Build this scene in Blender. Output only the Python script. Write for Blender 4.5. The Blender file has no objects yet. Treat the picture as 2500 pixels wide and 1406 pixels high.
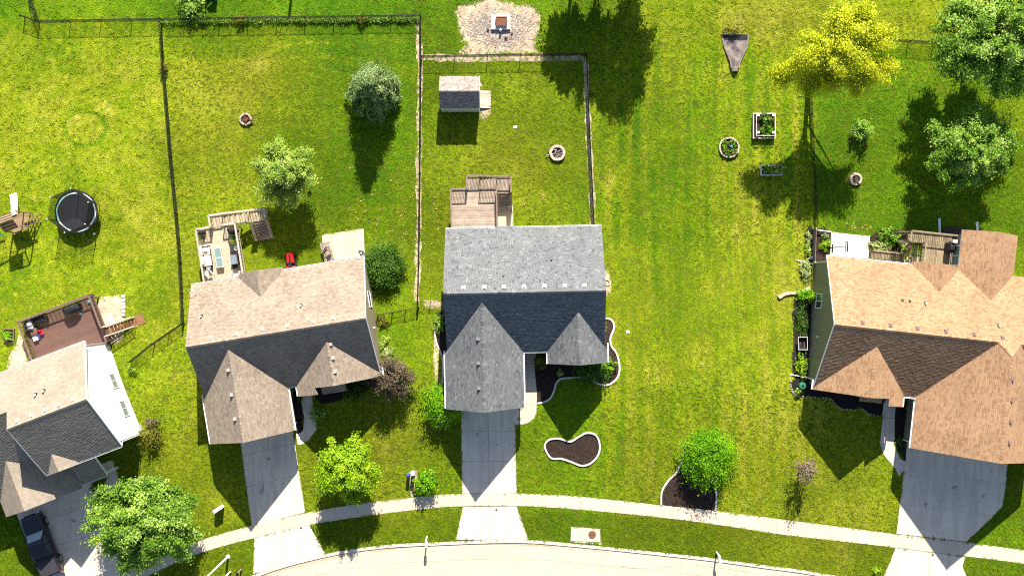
import bpy, bmesh, math, random
import numpy as np
from mathutils import Vector, Matrix
R = math.radians
rnd = random.Random(7)
rng = np.random.default_rng(11)

# ------------------------------------------------------------------ camera, world, sun, exposure
SC = bpy.context.scene
FPX, CH = 2666.0, 98.0            # focal length in photo pixels, flying height
cam = bpy.data.cameras.new('drone_camera')
cam.sensor_width = 36.0
cam.lens = 36.0 * FPX / 2500.0
cam.clip_start, cam.clip_end = 1.0, 2000.0
camo = bpy.data.objects.new('drone_camera', cam)
SC.collection.objects.link(camo)
camo.location = (0, 0, CH)
SC.camera = camo
SUN_EL, SUN_DX = 37.3, 0.11      # elevation, sideways lean of the light (sun stands beyond the top edge)
wd = bpy.data.worlds.new('World'); SC.world = wd; wd.use_nodes = True
nt = wd.node_tree
sky = nt.nodes.new('ShaderNodeTexSky'); sky.sky_type = 'NISHITA'; sky.sun_disc = False
sky.sun_elevation = R(SUN_EL); sky.sun_rotation = math.atan2(SUN_DX, 1.0)
nt.links.new(sky.outputs[0], nt.nodes['Background'].inputs[0])
nt.nodes['Background'].inputs[1].default_value = 0.07
sl = bpy.data.lights.new('sun', 'SUN'); sl.energy = 5.0; sl.angle = R(0.53); sl.color = (1.0, 0.93, 0.82)
so = bpy.data.objects.new('sun', sl); SC.collection.objects.link(so)
sd = Vector((SUN_DX, 1.0, 0)).normalized() * math.cos(R(SUN_EL)) + Vector((0, 0, math.sin(R(SUN_EL))))
so.rotation_euler = (-sd).to_track_quat('-Z', 'Y').to_euler()
so.location = (20, 120, 90)
vs = SC.view_settings
vs.view_transform = 'Standard'; vs.look = 'None'; vs.gamma = 1.0; vs.use_curve_mapping = False
vs.exposure = 1.4
SC.cycles.use_denoising = False
SC.cycles.filter_width = 1.1
SC.cycles.max_bounces = 6

# ------------------------------------------------------------------ places
def zg(y):
    if y <= -9: return -0.055 * (-9 - max(y, -40))
    if y >= 5: return -2.3
    t = (y + 9) / 14.0
    return -2.3 * t * t * (3 - 2 * t)
def P(px, py, z): return Vector(((px - 1250) / FPX * (CH - z), (703 - py) / FPX * (CH - z), z))
def G(px, py, h=0.0, dz=0.0):
    """ground point under something seen at photo pixel px,py at height h above the ground"""
    z = 0.0
    for _ in range(8): z = zg((703 - py) / FPX * (CH - z - h))
    p = P(px, py, z + h); p.z = z + dz
    return p
class Fr:
    def __init__(s, o, deg): s.o = Vector((o[0], o[1], 0)); s.c, s.s = math.cos(R(deg)), math.sin(R(deg)); s.deg = deg
    def w(s, u, v, z=0.0): return Vector((s.o.x + u * s.c - v * s.s, s.o.y + u * s.s + v * s.c, z))
    def l(s, p): dx, dy = p.x - s.o.x, p.y - s.o.y; return (dx * s.c + dy * s.s, -dx * s.s + dy * s.c)
    def px(s, x, y, z): return s.l(P(x, y, z))
W0 = Fr((0, 0), 0)

# ------------------------------------------------------------------ objects
COL = SC.collection
def link(o, parent=None):
    COL.objects.link(o)
    if parent is not None: o.parent = parent
    return o
def org(o):
    v = Vector((0, 0, 0))
    while o is not None: v = v + o.location; o = o.parent
    return v
def tag(o, label=None, cat=None, group=None, kind=None):
    if label: o['label'] = label
    if cat: o['category'] = cat
    if group: o['group'] = group
    if kind: o['kind'] = kind
    return o
def thing(name, loc, label, cat, group=None):
    o = bpy.data.objects.new(name, None); link(o); o.location = loc; o.empty_display_size = 0.2
    return tag(o, label, cat, group)
class MB:
    def __init__(s, fr=W0): s.v = []; s.f = []; s.r = []; s.fr = fr
    def add(s, vs_, fs, r=None, raw=False):
        b = len(s.v)
        for p in vs_: s.v.append(tuple(p) if raw else tuple(s.fr.w(p[0], p[1], p[2])))
        for q in fs: s.f.append([b + i for i in q]); s.r.append(rnd.random() if r is None else r)
        return s
    def box(s, u0, u1, v0, v1, z0, z1, r=None):
        return s.add([(u0, v0, z0), (u1, v0, z0), (u1, v1, z0), (u0, v1, z0), (u0, v0, z1), (u1, v0, z1), (u1, v1, z1), (u0, v1, z1)],
                     [(0, 3, 2, 1), (4, 5, 6, 7), (0, 1, 5, 4), (1, 2, 6, 5), (2, 3, 7, 6), (3, 0, 4, 7)], r)
    def loft(s, rings, cap=True, r=None, raw=False):
        n = len(rings[0]); vv = [p for q in rings for p in q]; ff = []
        for k in range(len(rings) - 1):
            for i in range(n):
                j = (i + 1) % n; ff.append((k * n + i, k * n + j, (k + 1) * n + j, (k + 1) * n + i))
        if cap: ff.append(tuple(range(n))[::-1]); ff.append(tuple((len(rings) - 1) * n + i for i in range(n)))
        return s.add(vv, ff, r, raw)
    def beam(s, p, q, w, h, raw=False, r=None):
        """bar from p to q; w sideways, h upwards, centred on the line"""
        a = Vector(p) if raw else s.fr.w(*p); b = Vector(q) if raw else s.fr.w(*q)
        d = (b - a).normalized()
        sd_ = d.cross(Vector((0, 0, 1)))
        if sd_.length < 1e-3: sd_ = Vector((s.fr.c, s.fr.s, 0))
        sd_.normalize(); up = sd_.cross(d).normalized()
        rg = lambda c: [c + sd_ * x * w / 2 + up * y * h / 2 for x, y in ((-1, -1), (1, -1), (1, 1), (-1, 1))]
        return s.loft([rg(a), rg(b)], True, r, True)
    def tube(s, p, q, r0, n=6, r1=None, raw=False, r=None):
        a = Vector(p) if raw else s.fr.w(*p); b = Vector(q) if raw else s.fr.w(*q)
        d = (b - a)
        if d.length < 1e-6: return s
        d.normalize(); x = d.orthogonal().normalized(); y = d.cross(x); r1 = r0 if r1 is None else r1
        rg = lambda c, rr: [c + (x * math.cos(t) + y * math.sin(t)) * rr for t in (2 * math.pi * i / n for i in range(n))]
        return s.loft([rg(a, r0), rg(b, r1)], True, r, True)
    def path(s, pts, rad, n=6, raw=True):
        for a, b in zip(pts, pts[1:]): s.tube(a, b, rad, n, raw=raw)
        return s
    def prism(s, poly, z0, z1, raw=False, r=None):
        f0 = z0 if callable(z0) else (lambda u, v: z0); f1 = z1 if callable(z1) else (lambda u, v: z1)
        n = len(poly)
        ar = sum(poly[i][0] * poly[(i + 1) % n][1] - poly[(i + 1) % n][0] * poly[i][1] for i in range(n))
        if ar < 0: poly = poly[::-1]
        vv = [(u, v, f0(u, v)) for u, v in poly] + [(u, v, f1(u, v)) for u, v in poly]
        ff = [tuple(range(n))[::-1], tuple(range(n, 2 * n))] + [(i, (i + 1) % n, n + (i + 1) % n, n + i) for i in range(n)]
        return s.add(vv, ff, r, raw)
    def lathe(s, c, prof, n=20, r=None):
        """prof: list of (radius, z) ; c in frame coords (u,v,z)"""
        rings = [[(c[0] + a * math.cos(2 * math.pi * i / n), c[1] + a * math.sin(2 * math.pi * i / n), c[2] + z) for i in range(n)] for a, z in prof]
        return s.loft(rings, True, r)
    def ball(s, c, rx, ry, rz, n=10, r=None):
        return s.lathe_e(c, rx, ry, rz, n, r)
    def lathe_e(s, c, rx, ry, rz, n, r):
        m = n // 2 + 1; rings = []
        for k in range(m):
            t = -math.pi / 2 + math.pi * k / (m - 1); cr = max(math.cos(t), 0.02)
            rings.append([(c[0] + rx * cr * math.cos(2 * math.pi * i / n), c[1] + ry * cr * math.sin(2 * math.pi * i / n), c[2] + rz * math.sin(t)) for i in range(n)])
        return s.loft(rings, True, r)
    def build(s, name, m, parent=None, smooth=False, kind=None):
        me = bpy.data.meshes.new(name)
        o0 = org(parent) if parent is not None else Vector((0, 0, 0))
        loc = Vector((0, 0, 0))
        if parent is None:
            a = np.array(s.v); loc = Vector(((a[:, 0].min() + a[:, 0].max()) / 2, (a[:, 1].min() + a[:, 1].max()) / 2, a[:, 2].min()))
            o0 = loc
        me.from_pydata([(x - o0.x, y - o0.y, z - o0.z) for x, y, z in s.v], [], s.f)
        at = me.attributes.new('rnd', 'FLOAT', 'FACE'); at.data.foreach_set('value', np.array(s.r, dtype=np.float32))
        if smooth: me.polygons.foreach_set('use_smooth', [True] * len(me.polygons))
        me.materials.append(m)
        o = bpy.data.objects.new(name, me); link(o, parent); o.location = loc
        if kind: o['kind'] = kind
        return o
def npmesh(name, verts, faces, rv, m, parent=None):
    """quads from numpy arrays; rv one number a face"""
    o0 = np.array(org(parent)) if parent is not None else np.zeros(3)
    me = bpy.data.meshes.new(name); nv, nf, k = len(verts), len(faces), faces.shape[1]
    me.vertices.add(nv); me.loops.add(nf * k); me.polygons.add(nf)
    me.vertices.foreach_set('co', (verts - o0).astype(np.float32).ravel())
    me.loops.foreach_set('vertex_index', faces.astype(np.int32).ravel())
    me.polygons.foreach_set('loop_start', np.arange(0, nf * k, k, dtype=np.int32))
    at = me.attributes.new('rnd', 'FLOAT', 'FACE'); at.data.foreach_set('value', rv.astype(np.float32))
    me.update(calc_edges=True); me.materials.append(m)
    return link(bpy.data.objects.new(name, me), parent)

# ------------------------------------------------------------------ materials
def nodes(name):
    m = bpy.data.materials.new(name); m.use_nodes = True; t = m.node_tree
    return m, t, t.nodes['Principled BSDF'], (lambda a, b: t.links.new(a, b))
def noise(t, pos, scale, detail=3.0, rough=0.55):
    n = t.nodes.new('ShaderNodeTexNoise'); n.inputs['Scale'].default_value = scale
    n.inputs['Detail'].default_value = detail; n.inputs['Roughness'].default_value = rough
    if pos is not None: t.links.new(pos, n.inputs['Vector'])
    return n.outputs['Fac']
def ramp(t, fac, stops, const=False):
    r = t.nodes.new('ShaderNodeValToRGB'); e = r.color_ramp.elements
    if const: r.color_ramp.interpolation = 'CONSTANT'
    while len(e) < len(stops): e.new(0.5)
    for x, (p, c) in zip(e, stops): x.position = p; x.color = (c[0], c[1], c[2], 1)
    t.links.new(fac, r.inputs[0]); return r.outputs[0]
def mix(t, a, b, fac, mode='MIX'):
    n = t.nodes.new('ShaderNodeMix'); n.data_type = 'RGBA'; n.blend_type = mode
    for s_, v in ((0, fac), (6, a), (7, b)):
        if hasattr(v, 'is_linked'): t.links.new(v, n.inputs[s_])
        else: n.inputs[s_].default_value = v if s_ == 0 else (v[0], v[1], v[2], 1)
    return n.outputs[2]
def pos(t): return t.nodes.new('ShaderNodeNewGeometry').outputs['Position']
def mat(name, c, rough=0.75, var=0.25, scale=3.0, fine=0.0, c2=None, spec=0.3, metal=0.0, bump=0.0, bscale=30.0, attr=0.0):
    m, t, b, L = nodes(name); p = pos(t)
    c2 = c2 or tuple(x * (1 - var) for x in c); c1 = tuple(min(1, x * (1 + var * 0.6)) for x in c)
    col = ramp(t, noise(t, p, scale), [(0.3, c2), (0.7, c1)])
    if fine: col = mix(t, col, ramp(t, noise(t, p, scale * 9, 2.0), [(0.35, tuple(1 - fine for _ in c)), (0.65, (1, 1, 1))]), 1.0, 'MULTIPLY')
    if attr:
        a = t.nodes.new('ShaderNodeAttribute'); a.attribute_name = 'rnd'
        col = mix(t, col, ramp(t, a.outputs['Fac'], [(0.0, (1 - attr,) * 3), (1.0, (1, 1, 1))]), 1.0, 'MULTIPLY')
    L(col, b.inputs['Base Color']); b.inputs['Roughness'].default_value = rough
    b.inputs['Specular IOR Level'].default_value = spec; b.inputs['Metallic'].default_value = metal
    if bump:
        bp = t.nodes.new('ShaderNodeBump'); bp.inputs['Strength'].default_value = bump; bp.inputs['Distance'].default_value = 0.02
        L(noise(t, p, bscale, 4.0), bp.inputs['Height']); L(bp.outputs[0], b.inputs['Normal'])
    return m
def shingle_mat(name, stops, big=0.2):
    m, t, b, L = nodes(name); p = pos(t)
    a = t.nodes.new('ShaderNodeAttribute'); a.attribute_name = 'rnd'
    col = ramp(t, a.outputs['Fac'], stops)
    col = mix(t, col, ramp(t, noise(t, p, 0.5, 4.0), [(0.3, (1 - big,) * 3), (0.7, (1, 1, 1))]), 1.0, 'MULTIPLY')
    col = mix(t, col, ramp(t, noise(t, p, 45, 2.0), [(0.3, (0.8,) * 3), (0.7, (1, 1, 1))]), 1.0, 'MULTIPLY')
    L(col, b.inputs['Base Color']); b.inputs['Roughness'].default_value = 0.95; b.inputs['Specular IOR Level'].default_value = 0.1
    return m
def leaf_mat(name, stops, trans=0.35):
    m, t, b, L = nodes(name)
    a = t.nodes.new('ShaderNodeAttribute'); a.attribute_name = 'rnd'
    col = ramp(t, a.outputs['Fac'], stops); L(col, b.inputs['Base Color'])
    b.inputs['Roughness'].default_value = 0.55; b.inputs['Specular IOR Level'].default_value = 0.1
    tr = t.nodes.new('ShaderNodeBsdfTranslucent'); L(col, tr.inputs[0])
    mx = t.nodes.new('ShaderNodeMixShader'); mx.inputs[0].default_value = trans
    L(b.outputs[0], mx.inputs[1]); L(tr.outputs[0], mx.inputs[2]); L(mx.outputs[0], t.nodes['Material Output'].inputs[0])
    return m
def glass_mat(name, c=(0.03, 0.05, 0.05)):
    m, t, b, L = nodes(name); b.inputs['Base Color'].default_value = (*c, 1); b.inputs['Roughness'].default_value = 0.06
    b.inputs['Specular IOR Level'].default_value = 0.8; return m
def wood_mat(name, c, c2, attr=0.35):
    m, t, b, L = nodes(name); p = pos(t)
    a = t.nodes.new('ShaderNodeObjectInfo')
    col = ramp(t, noise(t, p, 2.2, 5.0, 0.7), [(0.3, c2), (0.68, c)])
    col = mix(t, col, ramp(t, a.outputs['Random'], [(0.0, (1 - attr,) * 3), (1.0, (1, 1, 1))]), 1.0, 'MULTIPLY')
    col = mix(t, col, ramp(t, noise(t, p, 25, 3.0), [(0.3, (0.75,) * 3), (0.7, (1, 1, 1))]), 1.0, 'MULTIPLY')
    L(col, b.inputs['Base Color']); b.inputs['Roughness'].default_value = 0.8; b.inputs['Specular IOR Level'].default_value = 0.2
    return m
def siding_mat(name, c):
    m, t, b, L = nodes(name); p = pos(t)
    col = ramp(t, noise(t, p, 0.8), [(0.3, tuple(x * 0.92 for x in c)), (0.7, c)])
    w = t.nodes.new('ShaderNodeTexWave'); w.bands_direction = 'Z'; w.wave_profile = 'SAW'; w.inputs['Scale'].default_value = 2.6
    L(p, w.inputs['Vector']); bp = t.nodes.new('ShaderNodeBump'); bp.inputs['Strength'].default_value = 0.6; bp.inputs['Distance'].default_value = 0.02
    L(w.outputs['Fac'], bp.inputs['Height']); L(bp.outputs[0], b.inputs['Normal'])
    L(col, b.inputs['Base Color']); b.inputs['Roughness'].default_value = 0.6; return m
def concrete(name, c, c2, stain=(0.3, 0.22, 0.14), amt=0.25, streak=0.80):
    m, t, b, L = nodes(name); p = pos(t)
    a = t.nodes.new('ShaderNodeObjectInfo')
    col = ramp(t, noise(t, p, 0.45, 5.0, 0.6), [(0.3, c2), (0.7, c)])
    col = mix(t, col, ramp(t, a.outputs['Random'], [(0.0, (0.95,) * 3), (1.0, (1, 1, 1))]), 1.0, 'MULTIPLY')
    mp = t.nodes.new('ShaderNodeMapping'); mp.inputs['Scale'].default_value = (2.2, .22, 1); L(p, mp.inputs['Vector'])
    col = mix(t, col, ramp(t, noise(t, mp.outputs[0], 1.0, 4.0, .65), [(0.35, (streak,) * 3), (0.62, (1, 1, 1))]), 1.0, 'MULTIPLY')
    col = mix(t, col, stain, ramp(t, noise(t, p, 1.7, 6.0, 0.7), [(0.52, (0, 0, 0)), (0.8, (amt,) * 3)]))
    col = mix(t, col, ramp(t, noise(t, p, 30, 3.0), [(0.3, (0.86,) * 3), (0.7, (1, 1, 1))]), 1.0, 'MULTIPLY')
    L(col, b.inputs['Base Color']); b.inputs['Roughness'].default_value = 0.9; b.inputs['Specular IOR Level'].default_value = 0.15
    return m
M = {}
M['conc'] = concrete('concrete_pale', (0.60, 0.51, 0.41), (0.51, 0.43, 0.34), amt=0.3, streak=0.92)
M['conc_cool'] = concrete('concrete_grey', (0.74, 0.63, 0.51), (0.63, 0.54, 0.445), amt=0.3)
M['road'] = concrete('street_concrete', (0.61, 0.495, 0.37), (0.55, 0.445, 0.33), amt=0.2, streak=0.97)
M['patio'] = concrete('patio_concrete', (0.60, 0.49, 0.34), (0.52, 0.42, 0.29), amt=0.08)
M['soil'] = mat('bare_soil', (0.50, 0.385, 0.265), 0.95, 0.35, 1.2, 0.45, bump=0.8, bscale=9)
M['mulch'] = mat('mulch', (0.040, 0.024, 0.017), 0.95, 0.5, 3, 0.5, bump=1.0, bscale=14)
M['chip'] = mat('mulch_chips', (0.075, 0.042, 0.028), 0.9, 0.4, 2, 0, attr=0.8)
M['darkmulch'] = mat('dark_mulch', (0.022, 0.016, 0.014), 0.95, 0.5, 3, 0.5, bump=1.0, bscale=14)
M['darkchip'] = mat('dark_mulch_chips', (0.045, 0.03, 0.024), 0.9, 0.4, 2, 0, attr=0.8)
M['white'] = mat('white_paint', (0.80, 0.79, 0.77), 0.45, 0.05, 2, 0.05)
M['edge'] = concrete('edging_concrete', (0.68, 0.65, 0.60), (0.58, 0.55, 0.50), amt=0.1)
M['gutter'] = mat('gutter_white', (0.74, 0.74, 0.73), 0.4, 0.08, 2)
M['black'] = mat('black_metal', (0.012, 0.012, 0.013), 0.5, 0.2, 4)
M['wire'] = mat('black_vinyl_wire', (0.010, 0.011, 0.010), 0.6, 0.2, 4)
M['blackcloth'] = mat('black_cover', (0.014, 0.014, 0.016), 0.6, 0.3, 4, bump=0.4, bscale=8)
M['rubber'] = mat('rubber', (0.010, 0.010, 0.010), 0.85, 0.2, 4)
M['rust'] = mat('rusty_iron', (0.20, 0.075, 0.035), 0.85, 0.4, 6, 0.4, c2=(0.10, 0.05, 0.035))
M['iron'] = mat('dark_iron', (0.05, 0.045, 0.04), 0.8, 0.3, 8)
M['glass'] = glass_mat('window_glass')
M['glass_house'] = glass_mat('house_glass', (0.20, 0.25, 0.25))
M['glass_pale'] = glass_mat('pale_glass', (0.16, 0.24, 0.22))
M['deck_grey'] = wood_mat('weathered_wood', (0.52, 0.41, 0.33), (0.37, 0.275, 0.215))
M['deck_tan'] = wood_mat('pale_wood', (0.64, 0.51, 0.37), (0.50, 0.39, 0.27), 0.2)
M['deck_brown'] = wood_mat('brown_composite', (0.155, 0.085, 0.066), (0.125, 0.07, 0.055), 0.15)
M['deck_old'] = wood_mat('old_silver_wood', (0.40, 0.32, 0.205), (0.25, 0.19, 0.11))
M['rail_grey'] = wood_mat('rail_wood', (0.30, 0.225, 0.175), (0.19, 0.14, 0.11), 0.2)
M['rail_pale'] = wood_mat('rail_pale_wood', (0.58, 0.50, 0.40), (0.45, 0.37, 0.29), 0.2)
M['rail_brown'] = wood_mat('rail_brown', (0.20, 0.125, 0.10), (0.155, 0.095, 0.075), 0.1)
M['cedar'] = wood_mat('cedar', (0.38, 0.26, 0.15), (0.27, 0.17, 0.095), 0.3)
M['stairs_brown'] = wood_mat('stairs_cedar', (0.30, 0.15, 0.07), (0.20, 0.10, 0.05), 0.3)
M['bark'] = mat('bark', (0.13, 0.095, 0.07), 0.95, 0.4, 6, 0.3)
M['sh_grey'] = shingle_mat('shingles_sh_grey', [(0.00, (0.093, 0.096, 0.101)), (0.10, (0.121, 0.127, 0.131)), (0.20, (0.147, 0.155, 0.160)), (0.84, (0.156, 0.164, 0.169)), (0.92, (0.194, 0.200, 0.205)), (1.00, (0.226, 0.233, 0.234))])
M['sh_tan'] = shingle_mat('shingles_sh_tan', [(0.00, (0.228, 0.169, 0.124)), (0.20, (0.265, 0.210, 0.161)), (0.60, (0.288, 0.235, 0.182)), (1.00, (0.337, 0.278, 0.213))])
M['sh_orange'] = shingle_mat('shingles_sh_orange', [(0.00, (0.289, 0.163, 0.089)), (0.25, (0.343, 0.203, 0.116)), (0.45, (0.378, 0.234, 0.133)), (1.00, (0.409, 0.258, 0.151))])
M['sh_white'] = shingle_mat('shingles_beige', [(0.0, (0.285, 0.233, 0.180)), (0.4, (0.313, 0.261, 0.204)), (1.0, (0.352, 0.295, 0.233))])
M['sh_shed'] = shingle_mat('shingles_shed', [(0.0, (0.212, 0.175, 0.154)), (0.5, (0.281, 0.243, 0.220)), (1.0, (0.357, 0.316, 0.290))])
M['wall_tan'] = siding_mat('siding_tan', (0.34, 0.28, 0.19))
M['wall_olive'] = siding_mat('siding_olive', (0.175, 0.17, 0.125))
M['wall_white'] = siding_mat('siding_white', (0.82, 0.82, 0.80))
M['wall_grey'] = siding_mat('siding_grey', (0.40, 0.41, 0.42))
M['wall_shed'] = siding_mat('siding_pale_blue', (0.50, 0.56, 0.58))
M['door'] = mat('door_paint', (0.70, 0.69, 0.66), 0.5, 0.05, 2)
def tagname(o): return o

# ------------------------------------------------------------------ draped sheets and bans for grass
EX = []          # plan outlines where no grass grows
SOFT = []
def ban(poly, soft=0.03): EX.append(np.array([(p[0], p[1]) for p in poly])); SOFT.append(soft)
def drape(name, poly, dz, m, parent=None, kind=None, step=0.8, noban=False):
    bm = bmesh.new(); n = len(poly)
    ar = sum(poly[i][0] * poly[(i + 1) % n][1] - poly[(i + 1) % n][0] * poly[i][1] for i in range(n))
    pl = poly if ar > 0 else poly[::-1]
    f_ = bm.faces.new([bm.verts.new((p[0], p[1], 0)) for p in pl])
    bmesh.ops.triangulate(bm, faces=bm.faces[:])
    y0, y1 = min(p[1] for p in pl), max(p[1] for p in pl)
    a, b = max(y0, -10.0), min(y1, 6.0)
    y = math.floor(a / step) * step
    cuts = [-40.0] if y0 < -40 else []
    while y < b:
        if y > y0: cuts.append(y)
        y += step
    for c in cuts:
        bmesh.ops.bisect_plane(bm, geom=bm.verts[:] + bm.edges[:] + bm.faces[:], plane_co=(0, c, 0), plane_no=(0, 1, 0))
    o0 = org(parent) if parent is not None else Vector((0, 0, 0))
    for v in bm.verts: v.co.z = zg(v.co.y) + dz; v.co -= o0
    me = bpy.data.meshes.new(name); bm.to_mesh(me); bm.free(); me.materials.append(m)
    o = link(bpy.data.objects.new(name, me), parent)
    if kind: o['kind'] = kind
    if not noban: ban(pl, 0.2 if m == M['soil'] else 0.05)
    return o
def smooth(pts, n=6, closed=False):
    """Catmull-Rom through pts"""
    out = []; N = len(pts)
    g = lambda i: pts[i % N] if closed else pts[min(max(i, 0), N - 1)]
    for i in range(N if closed else N - 1):
        a, b, c, d = (Vector(g(i + k)[:2]) for k in (-1, 0, 1, 2))
        for k in range(n):
            t = k / n
            out.append(tuple(0.5 * ((2 * b) + (c - a) * t + (2 * a - 5 * b + 4 * c - d) * t * t + (3 * b - a - 3 * c + d) * t ** 3)))
    if not closed: out.append(tuple(pts[-1][:2]))
    return out
def gpx(pts): return [tuple(G(x, y)[:2]) for x, y in pts]
def offset(line, d):
    out = []
    for i, p in enumerate(line):
        a = Vector(line[max(i - 1, 0)]); b = Vector(line[min(i + 1, len(line) - 1)]); t = (b - a).normalized()
        out.append((p[0] - t.y * d, p[1] + t.x * d))
    return out
def strip(mb, la, lb, z0, z1):
    """a kerb-like solid between two polylines on the terrain"""
    rings = [[(a[0], a[1], zg(a[1]) + z0), (b[0], b[1], zg(b[1]) + z0), (b[0], b[1], zg(b[1]) + z1), (a[0], a[1], zg(a[1]) + z1)] for a, b in zip(la, lb)]
    return mb.loft(rings, True, raw=True)
def inside(poly, pts):
    x, y = pts[:, 0], pts[:, 1]; c = np.zeros(len(pts), bool); n = len(poly)
    for i in range(n):
        x0, y0 = poly[i]; x1, y1 = poly[(i + 1) % n]
        if y0 == y1: continue
        k = (y0 > y) != (y1 > y)
        c ^= k & (x < (x1 - x0) * (y - y0) / (y1 - y0) + x0)
    return c
def chips(poly, dens, m, parent, size=0.09, dz=0.0):
    a = np.array(poly); lo, hi = a.min(0), a.max(0)
    n = int((hi - lo).prod() * dens); p = lo + rng.random((n, 2)) * (hi - lo); p = p[inside(a, p)]
    mb = MB()
    for x, y in p:
        t = rnd.uniform(0, 6.28); l = size * rnd.uniform(0.5, 1.4); z = zg(y) + dz + 0.01
        mb.beam((x, y, z), (x + math.cos(t) * l, y + math.sin(t) * l, z + rnd.uniform(0.0, 0.05)), size * 0.35, 0.015, True)
    return mb.build('wood_chips', m, parent, kind='stuff')

# ================================================================== SETTING
CURB = smooth([(-400, 1960), (100, 1690), (400, 1508), (620, 1402), (792, 1352), (935, 1330), (1060, 1323), (1200, 1317.5), (1291, 1317.5), (1366, 1323), (1493, 1335), (1600, 1346), (1745, 1362), (1854, 1377), (1992, 1396), (2300, 1450), (2900, 1560)], 5)
CURB = gpx(CURB)
ROADW = 9.2
CURB2 = offset(CURB, -ROADW)
BIG = 300.0
tag(MB().box(-BIG, BIG, -BIG, BIG, -5.2, -5.0).build('ground', M['soil']), kind='structure')
M['lawn'] = None
m, t, b, L = nodes('lawn_thatch'); p_ = pos(t)
c_ = ramp(t, noise(t, p_, 0.25, 5.0, 0.65), [(0.3, (0.055, 0.085, 0.006)), (0.5, (0.10, 0.125, 0.010)), (0.72, (0.17, 0.165, 0.02))])
c_ = mix(t, c_, ramp(t, noise(t, p_, 7.0, 4.0), [(0.3, (0.55,) * 3), (0.7, (1, 1, 1))]), 1.0, 'MULTIPLY')
L(c_, b.inputs['Base Color']); b.inputs['Roughness'].default_value = 1.0; b.inputs['Specular IOR Level'].default_value = 0.05
M['lawn'] = m
lawn_poly = [(x, y) for x, y in CURB] + [(BIG, CURB[-1][1]), (BIG, BIG), (-BIG, BIG), (-BIG, CURB[0][1])]
drape('lawn', lawn_poly, 0.0, M['lawn'], kind='structure', noban=True)
lawn2 = [(x, y) for x, y in CURB2] + [(BIG, CURB2[-1][1]), (BIG, -BIG), (-BIG, -BIG), (-BIG, CURB2[0][1])]
drape('far_lawn', lawn2, 0.0, M['lawn'], kind='structure', noban=True)

# street: slabs between sawn joints, gutter pan and kerb
street = tag(bpy.data.objects.new('street', None), kind='structure'); link(street)
cl = [0.0]
for a, b_ in zip(CURB, CURB[1:]): cl.append(cl[-1] + math.dist(a, b_))
def at_len(line, s_):
    for i in range(len(cl) - 1):
        if s_ <= cl[i + 1]:
            k = (s_ - cl[i]) / (cl[i + 1] - cl[i]); a, b2 = line[i], line[i + 1]
            return (a[0] + (b2[0] - a[0]) * k, a[1] + (b2[1] - a[1]) * k)
    return line[-1]
G1 = offset(CURB, -0.28); G2 = offset(CURB, -1.75); CURBM = offset(CURB, -ROADW / 2); E1 = offset(CURB2, 0.28)
zr = lambda u, v: zg(v) - 0.05
def slab(name, poly, parent, m, top=0.022, th=0.12, zf=None):
    zf = zf or (lambda u, v: zg(v) + top)
    o = MB().prism(poly, lambda u, v: zf(u, v) - th, zf, raw=True).build(name, m, parent); return o
s_ = 0.6
joint0 = s_
while s_ < cl[-1] - 5:
    e_ = s_ + 4.42
    for la, lb in ((G1, G2), (G2, CURBM), (CURBM, E1)):
        a, b2, c2, d2 = at_len(la, s_ + 0.004), at_len(la, e_ - 0.004), at_len(lb, e_ - 0.004), at_len(lb, s_ + 0.004)
        md, me_ = at_len(la, (s_ + e_) / 2), at_len(lb, (s_ + e_) / 2)
        k = 0.008
        f2 = lambda p, q: (p[0] + (q[0] - p[0]) * k / 1.5, p[1] + (q[1] - p[1]) * k / 1.5)
        slab('slab', [f2(a, d2), f2(md, me_), f2(b2, c2), f2(c2, b2), f2(me_, md), f2(d2, a)], street, M['road'], zf=zr)
    s_ = e_
drape('street_bed', CURB + CURB2[::-1], -0.15, M['iron'], street, noban=True)
for nm, la, lb in (('kerb', CURB, G1), ('kerb', E1, CURB2)):
    mb = MB(); strip(mb, la, lb, -0.3, 0.03); mb.build(nm, M['conc_cool'], street)
ban(CURB + CURB2[::-1])

# pavement along the street
SW_T = gpx(smooth([(-60, 1585), (120, 1480), (240, 1424), (360, 1370), (480, 1321), (610, 1283), (748, 1251), (813, 1239), (896, 1226), (1060, 1208), (1127, 1205), (1262, 1203.5), (1424, 1212), (1600, 1231), (1745, 1246), (1909, 1267), (2120, 1294), (2189, 1303.5), (2359, 1323), (2500, 1342), (2700, 1370)], 4))
SW_B = gpx(smooth([(-40, 1620), (140, 1512), (255, 1456), (368, 1402), (484, 1351), (618, 1313), (755, 1281), (820, 1270), (922, 1255), (1060, 1239), (1130, 1235), (1262, 1234), (1424, 1244), (1600, 1261), (1745, 1279), (1909, 1304), (2120, 1328), (2185, 1336), (2357, 1357), (2500, 1375), (2700, 1404)], 4))
walk = tag(bpy.data.objects.new('pavement', None), kind='structure'); link(walk)
ml = [0.0]
MID = [((a[0] + b2[0]) / 2, (a[1] + b2[1]) / 2) for a, b2 in zip(SW_T, SW_B)]
for a, b2 in zip(MID, MID[1:]): ml.append(ml[-1] + math.dist(a, b2))
def at_ml(line, q):
    for i in range(len(ml) - 1):
        if q <= ml[i + 1]:
            k = (q - ml[i]) / (ml[i + 1] - ml[i]); a, b2 = line[i], line[i + 1]
            return (a[0] + (b2[0] - a[0]) * k, a[1] + (b2[1] - a[1]) * k)
    return line[-1]
q = 0.4
while q < ml[-1] - 1.3:
    e_ = q + 1.19; j = rnd.uniform(-0.004, 0.004)
    slab('slab', [at_ml(SW_T, q + 0.004), at_ml(SW_T, e_ - 0.004), at_ml(SW_B, e_ - 0.004), at_ml(SW_B, q + 0.004)], walk, M['conc'], top=0.03 + j)
    q = e_
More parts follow.
